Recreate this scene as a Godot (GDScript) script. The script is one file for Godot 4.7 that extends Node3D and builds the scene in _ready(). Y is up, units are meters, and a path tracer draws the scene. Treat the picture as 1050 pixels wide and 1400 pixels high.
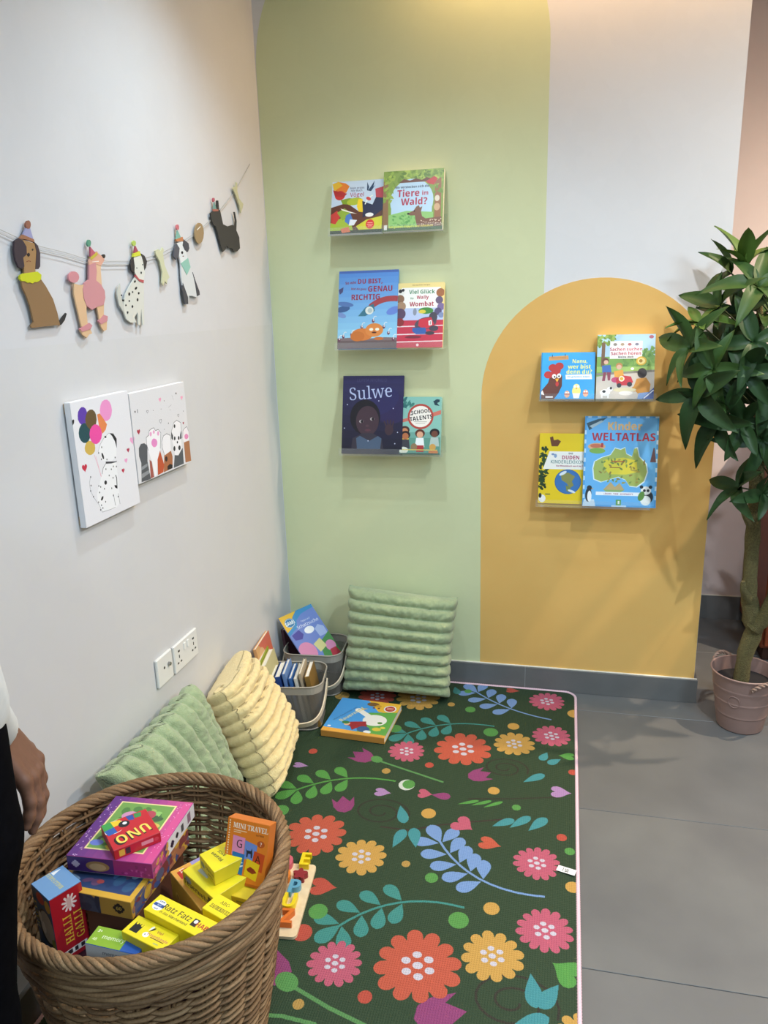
extends Node3D
# A children's reading corner: picture ledges with books on a painted wall, cushions, a flowered mat and a basket of games.

var used := {}
var text_cache := {}
var mats := {}
var fonts := {}
var rng := RandomNumberGenerator.new()

# ---------------------------------------------------------------- mesh buffer
class Buf:
	var v := PackedVector3Array()
	var n := PackedVector3Array()
	var t := PackedVector2Array()
	var ix := PackedInt32Array()
	func put(p: Vector3, nn: Vector3, uv := Vector2.ZERO) -> int:
		v.append(p); n.append(nn); t.append(uv)
		return v.size() - 1
	func face(a: int, b: int, c: int) -> void:
		var g := (v[b] - v[a]).cross(v[c] - v[a])
		if g.dot(n[a] + n[b] + n[c]) > 0.0:
			ix.append(a); ix.append(c); ix.append(b)
		else:
			ix.append(a); ix.append(b); ix.append(c)
	func quad(a: Vector3, b: Vector3, c: Vector3, d: Vector3, nn: Vector3, uv := [Vector2(0, 1), Vector2(1, 1), Vector2(1, 0), Vector2(0, 0)]) -> void:
		var i := put(a, nn, uv[0]); put(b, nn, uv[1]); put(c, nn, uv[2]); put(d, nn, uv[3])
		face(i, i + 1, i + 2); face(i, i + 2, i + 3)
	func tri(a: Vector3, b: Vector3, c: Vector3, out: Vector3) -> void:
		var g := (b - a).cross(c - a).normalized()
		if g.dot(out) < 0.0: g = -g
		var i := put(a, g); put(b, g); put(c, g)
		face(i, i + 1, i + 2)
	# chamfered box between two corners
	func box(lo: Vector3, hi: Vector3, bev := 0.0) -> void:
		var c := (lo + hi) * 0.5
		var h := (hi - lo) * 0.5
		var b: float = minf(bev, minf(h.x, minf(h.y, h.z)) * 0.95)
		for ax in 3:
			for s: float in [-1.0, 1.0]:
				var u: int = (ax + 1) % 3
				var w: int = (ax + 2) % 3
				var nn := Vector3.ZERO; nn[ax] = s
				var q: Array[Vector3] = []
				for k in [[-1.0, -1.0], [1.0, -1.0], [1.0, 1.0], [-1.0, 1.0]]:
					var p := c; p[ax] += s * h[ax]; p[u] += k[0] * (h[u] - b); p[w] += k[1] * (h[w] - b); q.append(p)
				quad(q[0], q[1], q[2], q[3], nn)
		if b <= 0.0: return
		for ax in 3:
			var u: int = (ax + 1) % 3
			var w: int = (ax + 2) % 3
			for su: float in [-1.0, 1.0]:
				for sw: float in [-1.0, 1.0]:
					var nn := Vector3.ZERO; nn[u] = su; nn[w] = sw; nn = nn.normalized()
					var q: Array[Vector3] = []
					for k in [[-1.0, 0], [1.0, 0], [1.0, 1], [-1.0, 1]]:
						var p := c; p[ax] += k[0] * (h[ax] - b)
						p[u] += su * (h[u] - (b if k[1] == 0 else 0.0)); p[w] += sw * (h[w] - (0.0 if k[1] == 0 else b)); q.append(p)
					quad(q[0], q[1], q[2], q[3], nn)
		for sx: float in [-1.0, 1.0]:
			for sy: float in [-1.0, 1.0]:
				for sz: float in [-1.0, 1.0]:
					var s := Vector3(sx, sy, sz)
					tri(c + s * (h - Vector3(0, b, b)), c + s * (h - Vector3(b, 0, b)), c + s * (h - Vector3(b, b, 0)), s)
	func tube(p: PackedVector3Array, r: Variant, sides := 6, closed := false, flat := 1.0) -> void:
		var m := p.size()
		if m < 2: return
		var dir := (p[1] - p[0]).normalized()
		var up := Vector3.UP if absf(dir.y) < 0.9 else Vector3.RIGHT
		var side := dir.cross(up).normalized()
		var rows := m + (1 if closed else 0)
		var base := v.size()
		for i in rows:
			var k := i % m
			var a := p[(k - 1 + m) % m] if (closed or k > 0) else p[k]
			var b := p[(k + 1) % m] if (closed or k < m - 1) else p[k]
			var d := (b - a).normalized()
			side = (side - d * side.dot(d)).normalized()
			var o := d.cross(side)
			var rad: float = r[k] if r is Array or r is PackedFloat32Array else r
			for j in sides:
				var an := TAU * j / sides
				var q := side * cos(an) + o * sin(an) * flat
				put(p[k] + q * rad, (side * cos(an) * flat + o * sin(an)).normalized(), Vector2(float(i) / rows, float(j) / sides))
		for i in rows - 1:
			for j in sides:
				var a := base + i * sides + j
				var b := base + i * sides + (j + 1) % sides
				face(a, b, b + sides); face(a, b + sides, a + sides)
		if not closed:
			for e in [0, m - 1]:
				var nn := (p[0] - p[1]).normalized() if e == 0 else (p[m - 1] - p[m - 2]).normalized()
				var cc := put(p[e], nn)
				var ring := []
				for j in sides: ring.append(put(v[base + e * sides + j], nn))
				for j in sides: face(cc, ring[j], ring[(j + 1) % sides])
	# profile of (radius, height) turned about y
	func lathe(prof: Array, segs := 32, at := Vector3.ZERO) -> void:
		for k in prof.size() - 1:
			var a: Vector2 = prof[k]
			var b: Vector2 = prof[k + 1]
			var d := b - a
			if d.length() < 1e-6: continue
			var nr := Vector2(d.y, -d.x).normalized()
			var base := v.size()
			for j in segs + 1:
				var an := TAU * j / segs
				var o := Vector3(cos(an), 0, sin(an))
				var nn := (o * nr.x + Vector3.UP * nr.y).normalized()
				put(at + o * a.x + Vector3.UP * a.y, nn, Vector2(float(j) / segs, 0)); put(at + o * b.x + Vector3.UP * b.y, nn, Vector2(float(j) / segs, 1))
			for j in segs:
				var i := base + j * 2
				face(i, i + 2, i + 3); face(i, i + 3, i + 1)
	# a flat outline in the plane of ux, uy, pushed out along uz
	func slab(pts: PackedVector2Array, xf: Transform3D, depth: float) -> void:
		var pp := pts
		if Geometry2D.is_polygon_clockwise(pp): pp.reverse()
		var tr := Geometry2D.triangulate_polygon(pp)
		var nz := xf.basis.z.normalized()
		for s in 2:
			var off := nz * (depth if s == 1 else 0.0)
			var nn := nz if s == 1 else -nz
			var base := v.size()
			for q in pp: put(xf * Vector3(q.x, q.y, 0) + off, nn, q)
			for k in range(0, tr.size(), 3): face(base + tr[k], base + tr[k + 1], base + tr[k + 2])
		for k in pp.size():
			var a := pp[k]
			var b := pp[(k + 1) % pp.size()]
			var e := (b - a)
			var nn := (xf.basis * Vector3(e.y, -e.x, 0)).normalized()
			var A := xf * Vector3(a.x, a.y, 0)
			var B := xf * Vector3(b.x, b.y, 0)
			quad(A, B, B + nz * depth, A + nz * depth, nn)
	func grid(nu: int, nv: int, fn: Callable, flip := false) -> void:
		var base := v.size()
		for i in nu + 1:
			for j in nv + 1:
				put(fn.call(float(i) / nu, float(j) / nv), Vector3.UP, Vector2(float(i) / nu, float(j) / nv))
		for i in nu + 1:
			for j in nv + 1:
				var a := v[base + maxi(i - 1, 0) * (nv + 1) + j]
				var b := v[base + mini(i + 1, nu) * (nv + 1) + j]
				var c := v[base + i * (nv + 1) + maxi(j - 1, 0)]
				var d := v[base + i * (nv + 1) + mini(j + 1, nv)]
				var nn := (b - a).cross(d - c).normalized()
				n[base + i * (nv + 1) + j] = -nn if flip else nn
		for i in nu:
			for j in nv:
				var a := base + i * (nv + 1) + j
				face(a, a + 1, a + nv + 2); face(a, a + nv + 2, a + nv + 1)
	func into(am: ArrayMesh, m: Material) -> ArrayMesh:
		if v.is_empty(): return am
		var arr := []
		arr.resize(Mesh.ARRAY_MAX)
		arr[Mesh.ARRAY_VERTEX] = v; arr[Mesh.ARRAY_NORMAL] = n; arr[Mesh.ARRAY_TEX_UV] = t; arr[Mesh.ARRAY_INDEX] = ix
		am.add_surface_from_arrays(Mesh.PRIMITIVE_TRIANGLES, arr)
		am.surface_set_material(am.get_surface_count() - 1, m)
		return am
	func mesh(m: Material) -> ArrayMesh:
		return into(ArrayMesh.new(), m)

# ---------------------------------------------------------------- print: flat drawings for covers, canvases, the mat
class Pic:
	var im: Image
	var x0 := 0.0
	var y0 := 0.0
	var kx := 1.0
	var ky := 1.0
	var ss := 1
	var host: Node3D
	func _init(h: Node3D, wpx: int, hpx: int, a: Vector2, b: Vector2, bg: String, over := 2) -> void:
		host = h; ss = over
		im = Image.create_empty(wpx * ss, hpx * ss, false, Image.FORMAT_RGBA8)
		im.fill(Color(bg))
		x0 = a.x; y0 = a.y; kx = wpx * ss / (b.x - a.x); ky = hpx * ss / (b.y - a.y)
	func at(p: Vector2) -> Vector2: return Vector2((p.x - x0) * kx, (p.y - y0) * ky)
	func fill(q: PackedVector2Array, col: Color) -> void:
		var lo := 1e9
		var hi := -1e9
		for p in q: lo = minf(lo, p.y); hi = maxf(hi, p.y)
		var m := q.size()
		for y in range(maxi(int(ceil(lo - 0.5)), 0), mini(int(ceil(hi - 0.5)), im.get_height())):
			var yc := y + 0.5
			var xs: Array[float] = []
			for k in m:
				var a := q[k]
				var b := q[(k + 1) % m]
				if (a.y <= yc) != (b.y <= yc): xs.append(a.x + (yc - a.y) / (b.y - a.y) * (b.x - a.x))
			xs.sort()
			for k in range(0, xs.size() - 1, 2):
				var xa := maxi(roundi(xs[k]), 0)
				var xb := mini(roundi(xs[k + 1]), im.get_width())
				if xb > xa: im.fill_rect(Rect2i(xa, y, xb - xa, 1), col)
	func poly(pts: Array, col: String) -> void:
		var q := PackedVector2Array()
		for k in range(0, pts.size() - 1, 2): q.append(at(Vector2(pts[k], pts[k + 1])))
		fill(q, Color(col))
	func rect(a: float, b: float, c: float, d: float, col: String) -> void: poly([a, b, c, b, c, d, a, d], col)
	func ell(cx: float, cy: float, rx: float, ry: float, col: String, rot := 0.0) -> void:
		var o := []
		for k in 26:
			var e := Vector2(cos(TAU * k / 26) * rx, sin(TAU * k / 26) * ry).rotated(deg_to_rad(rot))
			o.append(cx + e.x); o.append(cy + e.y)
		poly(o, col)
	func line(pts: Array, w: float, col: String) -> void:
		for k in range(0, pts.size() - 3, 2):
			var a := Vector2(pts[k], pts[k + 1])
			var b := Vector2(pts[k + 2], pts[k + 3])
			var o := (b - a).orthogonal().normalized() * w * 0.5
			poly([a.x + o.x, a.y + o.y, b.x + o.x, b.y + o.y, b.x - o.x, b.y - o.y, a.x - o.x, a.y - o.y], col)
			ell(b.x, b.y, w * 0.5, w * 0.5, col)
	func curve(a: Vector2, m: Vector2, b: Vector2, w: float, col: String) -> void:
		var o := []
		for k in 11:
			var p := a.lerp(m, k / 10.0).lerp(m.lerp(b, k / 10.0), k / 10.0)
			o.append(p.x); o.append(p.y)
		line(o, w, col)
	func heart(cx: float, cy: float, s: float, col: String, rot := 0.0, squash := 1.0) -> void:
		var o := []
		for k in 24:
			var a := TAU * k / 24
			var e := Vector2(16 * pow(sin(a), 3) * squash, -(13 * cos(a) - 5 * cos(2 * a) - 2 * cos(3 * a) - cos(4 * a))).rotated(deg_to_rad(rot)) * s / 16.0
			o.append(cx + e.x); o.append(cy + e.y)
		poly(o, col)
	func drop(cx: float, cy: float, l: float, w: float, col: String, rot := 0.0) -> void:
		var o := []
		for k in 21:
			var s := k / 20.0
			var e := Vector2(w * sin(PI * pow(s, 0.62)) * 0.5, l * (s - 0.5)).rotated(deg_to_rad(rot)); o.append(cx + e.x); o.append(cy + e.y)
		for k in range(19, 0, -1):
			var s := k / 20.0
			var e := Vector2(-w * sin(PI * pow(s, 0.62)) * 0.5, l * (s - 0.5)).rotated(deg_to_rad(rot)); o.append(cx + e.x); o.append(cy + e.y)
		poly(o, col)
	func text(s: String, cx: float, cy: float, h: float, col: String, rot := 0.0, font := "bold", wide := 0.0) -> void:
		var tv: PackedVector3Array = host.letters(s, font)
		if tv.is_empty(): return
		var lo := Vector2(1e9, 1e9)
		var hi := Vector2(-1e9, -1e9)
		for p in tv: lo = lo.min(Vector2(p.x, p.y)); hi = hi.max(Vector2(p.x, p.y))
		var c := (lo + hi) * 0.5
		var sy := h / (hi.y - lo.y)
		var sx := sy if wide <= 0.0 else wide / (hi.x - lo.x)
		var cc := Color(col)
		for k in range(0, tv.size(), 3):
			var q := PackedVector2Array()
			for j in 3:
				var p := Vector2((tv[k + j].x - c.x) * sx, -(tv[k + j].y - c.y) * sy).rotated(deg_to_rad(rot))
				q.append(at(Vector2(cx, cy) + p))
			fill(q, cc)
	func done() -> ImageTexture:
		if ss == 2: im.shrink_x2()
		return ImageTexture.create_from_image(im)

func letters(s: String, font: String) -> PackedVector3Array:
	var key := s + "|" + font
	if not text_cache.has(key):
		var tm := TextMesh.new()
		tm.font = font_of(font); tm.font_size = 48; tm.depth = 0.0; tm.pixel_size = 0.01; tm.text = s; tm.curve_step = 2.0
		var arr := tm.get_mesh_arrays()
		var o := PackedVector3Array()
		var vv: PackedVector3Array = arr[Mesh.ARRAY_VERTEX]
		if arr[Mesh.ARRAY_INDEX] != null and arr[Mesh.ARRAY_INDEX].size() > 0:
			for i in arr[Mesh.ARRAY_INDEX]: o.append(vv[i])
		else: o = vv
		text_cache[key] = o
	return text_cache[key]

func font_of(kind: String) -> SystemFont:
	if not fonts.has(kind):
		var f := SystemFont.new()
		f.font_names = PackedStringArray(["Droid Serif" if kind.begins_with("serif") else "Droid Sans"])
		f.font_weight = 400 if kind.ends_with("light") else 700
		fonts[kind] = f
	return fonts[kind]

# ---------------------------------------------------------------- materials
func mat(col: String, rough := 0.7, metal := 0.0) -> StandardMaterial3D:
	var key := "%s|%s|%s" % [col, rough, metal]
	if not mats.has(key):
		var m := StandardMaterial3D.new()
		m.albedo_color = Color(col); m.roughness = rough; m.metallic = metal
		mats[key] = m
	return mats[key]

func printed(p: Pic, rough := 0.42) -> StandardMaterial3D:
	var m := StandardMaterial3D.new()
	m.albedo_texture = p.done(); m.roughness = rough
	return m

func noise_tex(seed_: int, freq: float, size := 256, lo := Color.BLACK, hi := Color.WHITE, oct := 4) -> NoiseTexture2D:
	# computed at once so that the scene is complete when the script ends
	var f := FastNoiseLite.new()
	f.seed = seed_; f.frequency = freq; f.fractal_octaves = oct
	var t := NoiseTexture2D.new()
	t.width = size; t.height = size; t.seamless = true; t.noise = f
	var g := Gradient.new()
	g.set_color(0, lo); g.set_color(1, hi)
	t.color_ramp = g
	return t

# world-mapped surface with mottled colour and fine relief
func surface(lo: String, hi: String, rough: float, scale: float, relief: float, seed_: int, freq := 0.02) -> StandardMaterial3D:
	var m := StandardMaterial3D.new()
	m.albedo_texture = noise_tex(seed_, freq, 256, Color(lo), Color(hi))
	m.roughness = rough
	m.uv1_triplanar = true; m.uv1_world_triplanar = true
	m.uv1_scale = Vector3.ONE * scale
	if relief > 0.0:
		m.heightmap_enabled = true; m.heightmap_texture = noise_tex(seed_ + 1, 0.06, 256); m.heightmap_scale = relief
	return m

# ---------------------------------------------------------------- nodes
func numbered(called: String) -> String:
	used[called] = used.get(called, -1) + 1
	return called if used[called] == 0 else "%s_%03d" % [called, used[called]]

func tag(o: Node3D, label: String, category: String, group := "", kind := "") -> Node3D:
	o.set_meta("label", label); o.set_meta("category", category)
	if group: o.set_meta("group", group)
	if kind: o.set_meta("kind", kind)
	return o

func thing(called: String, label: String, category: String, at := Vector3.ZERO, group := "", basis_ := Basis.IDENTITY) -> Node3D:
	var o := Node3D.new()
	o.name = numbered(called); add_child(o)
	o.transform = Transform3D(basis_, at)
	return tag(o, label, category, group)

func part(called: String, m: Mesh, parent: Node3D, xf := Transform3D.IDENTITY) -> MeshInstance3D:
	var o := MeshInstance3D.new()
	o.name = called; o.mesh = m; o.transform = xf
	o.cast_shadow = GeometryInstance3D.SHADOW_CASTING_SETTING_ON
	parent.add_child(o, true)
	return o

func structure(called: String, m: Mesh, label: String, category: String, at := Vector3.ZERO) -> MeshInstance3D:
	var o := MeshInstance3D.new()
	o.name = called; o.mesh = m; o.position = at
	add_child(o)
	tag(o, label, category, "", "structure")
	return o

func bx(lo: Vector3, hi: Vector3, m: Material, bev := 0.0) -> ArrayMesh:
	var b := Buf.new()
	b.box(lo, hi, bev)
	return b.mesh(m)

func to2(a: Array) -> PackedVector2Array:
	var o := PackedVector2Array()
	for k in range(0, a.size() - 1, 2): o.append(Vector2(a[k], a[k + 1]))
	return o

func _ready() -> void:
	rng.seed = 7
	# --- camera
	var cam := Camera3D.new()
	cam.name = "camera"; add_child(cam)
	cam.transform = Transform3D(Basis(Vector3(0.9734, -0.028, -0.2272), Vector3(-0.0335, 0.9643, -0.2625), Vector3(0.2264, 0.2632, 0.9378)), Vector3(1.095, 1.4974, 2.8191))
	cam.keep_aspect = Camera3D.KEEP_HEIGHT; cam.fov = 67.299; cam.near = 0.05; cam.far = 50.0
	cam.current = true
	# --- environment
	var env := Environment.new()
	env.background_mode = Environment.BG_COLOR
	env.background_color = Color(0.05, 0.05, 0.055)
	env.tonemap_mode = Environment.TONE_MAPPER_LINEAR
	env.tonemap_exposure = 1.07
	env.sdfgi_enabled = true; env.ssao_enabled = true; env.ssil_enabled = true
	var we := WorldEnvironment.new()
	we.name = "environment"; we.environment = env; add_child(we)
	# --- lamps in the ceiling: first two read from the double shadows under the ledges, panels added as fill
	downlight(Vector3(0.54, CEIL, 0.83), 1.2, Color(0.87, 0.95, 1.0), 60.0, "round recessed downlight above the corner with the dog garland")
	downlight(Vector3(1.76, CEIL, 1.42), 2.5, Color(0.93, 0.96, 1.0), 80.0, "round recessed downlight above the open floor beside the mat")
	downlight(Vector3(2.85, CEIL, 0.3), 6.0, Color(1.0, 0.9, 0.78), 82.0, "round recessed downlight beyond the end of the arched wall")
	fill_panel(Vector3(2.7, CEIL, 2.3), 5.0, "added square fill light panel nearer the arched wall")
	fill_panel(Vector3(1.3, CEIL, 4.0), 4.2, "added square fill light panel at the far end from arches")
	led_strip()
	# --- place
	room()
	mat_on_floor()
	ledges_and_books()
	garland()
	canvases()
	sockets()
	cushions()
	storage_baskets()
	wicker_basket()
	games()
	letter_board()
	plant()
	cabinet()
	person()

const CEIL := 2.7

func downlight(at: Vector3, energy: float, col: Color, cone: float, label: String) -> void:
	var o := thing("ceiling_downlight", label, "light", at, "ceiling downlights")
	var b := Buf.new()
	b.lathe([Vector2(0.036, 0.0), Vector2(0.036, -0.004), Vector2(0.05, -0.006), Vector2(0.056, -0.002), Vector2(0.056, 0.0)], 28)
	part("trim_ring", b.mesh(mat("e8e8e6", 0.5)), o)
	var e := StandardMaterial3D.new()
	e.albedo_color = Color.WHITE; e.emission_enabled = true; e.emission = col; e.emission_energy_multiplier = 6.0
	var g := Buf.new()
	g.lathe([Vector2(0.0, -0.001), Vector2(0.036, -0.001)], 28)
	part("lamp_lens", g.mesh(e), o)
	var l := SpotLight3D.new()
	l.name = "lamp"; l.light_energy = energy; l.light_color = col; l.light_size = 0.022
	l.spot_angle = cone; l.spot_angle_attenuation = 0.9; l.spot_range = 8.0; l.spot_attenuation = 2.0
	l.shadow_enabled = true
	l.position = Vector3(0, -0.012, 0); l.rotation_degrees = Vector3(-90, 0, 0)
	o.add_child(l)

func fill_panel(at: Vector3, energy: float, label: String) -> void:  # unseen panel, added to fill the room with soft light
	var o := thing("added_fill_panel", label, "light", at, "added fill light panels")
	part("frame", bx(Vector3(-0.3, -0.01, -0.3), Vector3(0.3, 0.0, 0.3), mat("e8e8e6", 0.5), 0.002), o)
	var e := StandardMaterial3D.new()
	e.albedo_color = Color.WHITE; e.emission_enabled = true; e.emission = Color(0.81, 0.92, 1.0); e.emission_energy_multiplier = 3.0
	part("lamp_diffuser", bx(Vector3(-0.285, -0.0115, -0.285), Vector3(0.285, -0.0102, 0.285), e), o)
	var l := AreaLight3D.new()
	l.name = "lamp"; l.area_size = Vector2(0.57, 0.57); l.area_normalize_energy = true
	l.light_color = Color(0.81, 0.92, 1.0); l.light_energy = energy; l.shadow_enabled = true; l.area_range = 8.0
	l.position = Vector3(0, -0.014, 0); l.rotation_degrees = Vector3(-90, 0, 0)
	o.add_child(l)

func led_strip() -> void:
	# warm strip let into the ceiling above the painted wall
	var o := thing("led_strip", "warm white strip light let into the ceiling edge", "light", Vector3(1.28, CEIL, 0.05))
	part("profile", bx(Vector3(-0.68, -0.012, -0.02), Vector3(0.68, 0.0, 0.02), mat("dcdcd8", 0.5), 0.002), o)
	var e := StandardMaterial3D.new()
	e.albedo_color = Color.WHITE; e.emission_enabled = true; e.emission = Color(1.0, 0.72, 0.42); e.emission_energy_multiplier = 4.0
	part("lamp_diffuser", bx(Vector3(-0.67, -0.014, -0.012), Vector3(0.67, -0.0122, 0.012), e), o)
	var l := AreaLight3D.new()
	l.name = "lamp"; l.area_size = Vector2(1.34, 0.024); l.area_normalize_energy = true
	l.light_color = Color(1.0, 0.8, 0.58); l.light_energy = 1.3; l.shadow_enabled = true; l.area_range = 6.0
	l.position = Vector3(0, -0.016, 0); l.rotation_degrees = Vector3(-90, 0, 0)
	o.add_child(l)

func arch(xa: float, xb: float, spring: float, ya: float, yb := 99.0) -> PackedVector2Array:
	var o := PackedVector2Array([Vector2(xa, ya), Vector2(xb, ya)])
	var c := (xa + xb) * 0.5
	var r := (xb - xa) * 0.5
	for k in 41:
		var a := PI * k / 40.0
		o.append(Vector2(c + r * cos(a), minf(spring + r * sin(a), yb)))
	return o

func room() -> void:
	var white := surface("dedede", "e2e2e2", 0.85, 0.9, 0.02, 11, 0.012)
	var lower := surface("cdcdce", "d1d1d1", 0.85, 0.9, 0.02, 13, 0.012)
	# left wall: slightly greyer below 1.43 m
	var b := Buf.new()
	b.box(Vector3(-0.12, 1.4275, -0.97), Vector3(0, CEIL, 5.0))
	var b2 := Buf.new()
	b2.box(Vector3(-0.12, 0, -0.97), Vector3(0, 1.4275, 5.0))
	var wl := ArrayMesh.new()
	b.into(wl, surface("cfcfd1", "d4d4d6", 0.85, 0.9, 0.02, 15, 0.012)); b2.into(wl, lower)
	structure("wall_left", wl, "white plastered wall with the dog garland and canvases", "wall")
	var wb := structure("wall_back", bx(Vector3(0, 0, -0.12), Vector3(1.597, CEIL, 0), white), "white wall painted with a green and a yellow arch", "wall")
	var green := surface("d4d9ac", "d8ddb0", 0.8, 0.8, 0.02, 21, 0.012)
	var yellow := surface("e3b464", "e8ba6a", 0.8, 0.8, 0.02, 25, 0.012)
	var g := Buf.new()
	g.slab(arch(0.002, 1.006, 2.285, 0.0975), Transform3D.IDENTITY, 0.0006)
	part("painted_arch", g.mesh(green), wb).set_meta("label", "tall pale green painted arch")
	g = Buf.new()
	g.slab(arch(0.792, 1.5965, 1.155, 0.0975), Transform3D(Basis.IDENTITY, Vector3(0, 0, 0.0004)), 0.0006)
	part("painted_arch", g.mesh(yellow), wb).set_meta("label", "low ochre yellow painted arch")
	var pink := surface("e4d3cd", "e9d9d3", 0.85, 0.9, 0.02, 31, 0.012)
	structure("wall_far", bx(Vector3(0, 0, -0.97), Vector3(4.2, CEIL, -0.85), pink), "pale pink wall beyond the end of the arched wall", "wall")
	structure("wall_right", bx(Vector3(4.2, 0, -0.97), Vector3(4.32, CEIL, 5.0), mat("a6a5a2", 0.85)), "plain grey wall facing the white wall", "wall")
	structure("wall_front", bx(Vector3(-0.12, 0, 5.0), Vector3(4.32, CEIL, 5.12), mat("a6a5a2", 0.85)), "plain grey wall opposite the painted arches", "wall")
	structure("ceiling", bx(Vector3(-0.12, CEIL, -0.97), Vector3(4.32, CEIL + 0.15, 5.12), mat("dededc", 0.9)), "flat pale ceiling with downlights", "ceiling")
	# floor of large grey tiles, the joints recessed
	var fl := structure("floor", bx(Vector3(-0.12, -0.12, -0.97), Vector3(4.32, -0.003, 5.12), mat("55565a", 0.9)), "grey stone-look tiled floor", "floor")
	var tones := [surface("616262", "6e6f6d", 0.4, 0.8, 0.01, 41, 0.014), surface("5f6060", "6b6c6b", 0.42, 0.8, 0.01, 43, 0.014)]
	var tm := {}
	var xs := [0.0, 0.971, 2.171, 3.371, 4.2]
	var z := -1.05 + 0.005
	var row := 0
	while z < 5.0:
		var za: float = maxf(z, -0.85)
		var zb: float = minf(z + 0.592, 5.0)
		for k in 4:
			if zb - za > 0.02:
				var lo := Vector3(xs[k] + 0.0009, -0.003, za + 0.0009)
				var hi := Vector3(xs[k + 1] - 0.0009, 0.0, zb - 0.0009)
				part("tile", bx(lo, hi, tones[(row + k) % 2], 0.0008), fl)
		z += 0.592
		row += 1
	# grey tile skirting with a pale bead of filler along its top
	var sk := surface("686866", "727270", 0.5, 1.2, 0.0, 51, 0.02)
	var bead := mat("e3dfcf", 0.8)
	var bb := structure("baseboard_back", bx(Vector3(0.012, 0.0, 0.0), Vector3(0.9705, 0.095, 0.012), sk, 0.001), "grey tile skirting along the arched wall", "baseboard")
	part("skirting_tile", bx(Vector3(0.9717, 0.0, 0.0), Vector3(1.609, 0.095, 0.012), sk, 0.001), bb)
	part("joint", bx(Vector3(0.9705, 0.0, 0.0), Vector3(0.9717, 0.095, 0.0112), mat("b4b4b2", 0.9)), bb)
	part("filler_bead", bx(Vector3(0.0, 0.0945, 0.0), Vector3(1.607, 0.0985, 0.007), bead, 0.001), bb)
	part("skirting_return", bx(Vector3(1.597, 0.0, -0.12), Vector3(1.609, 0.095, 0.0), sk, 0.001), bb)
	structure("baseboard_left", bx(Vector3(0, 0, 0.012), Vector3(0.012, 0.095, 5.0), sk, 0.001), "grey tile skirting along the white wall", "baseboard")
	var bf := structure("baseboard_far", bx(Vector3(0.0, 0, -0.85), Vector3(4.2, 0.115, -0.838), sk, 0.001), "grey tile skirting along the far pink wall", "baseboard")
	part("filler_bead", bx(Vector3(0.0, 0.1145, -0.85), Vector3(4.2, 0.118, -0.843), bead, 0.001), bf)

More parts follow.
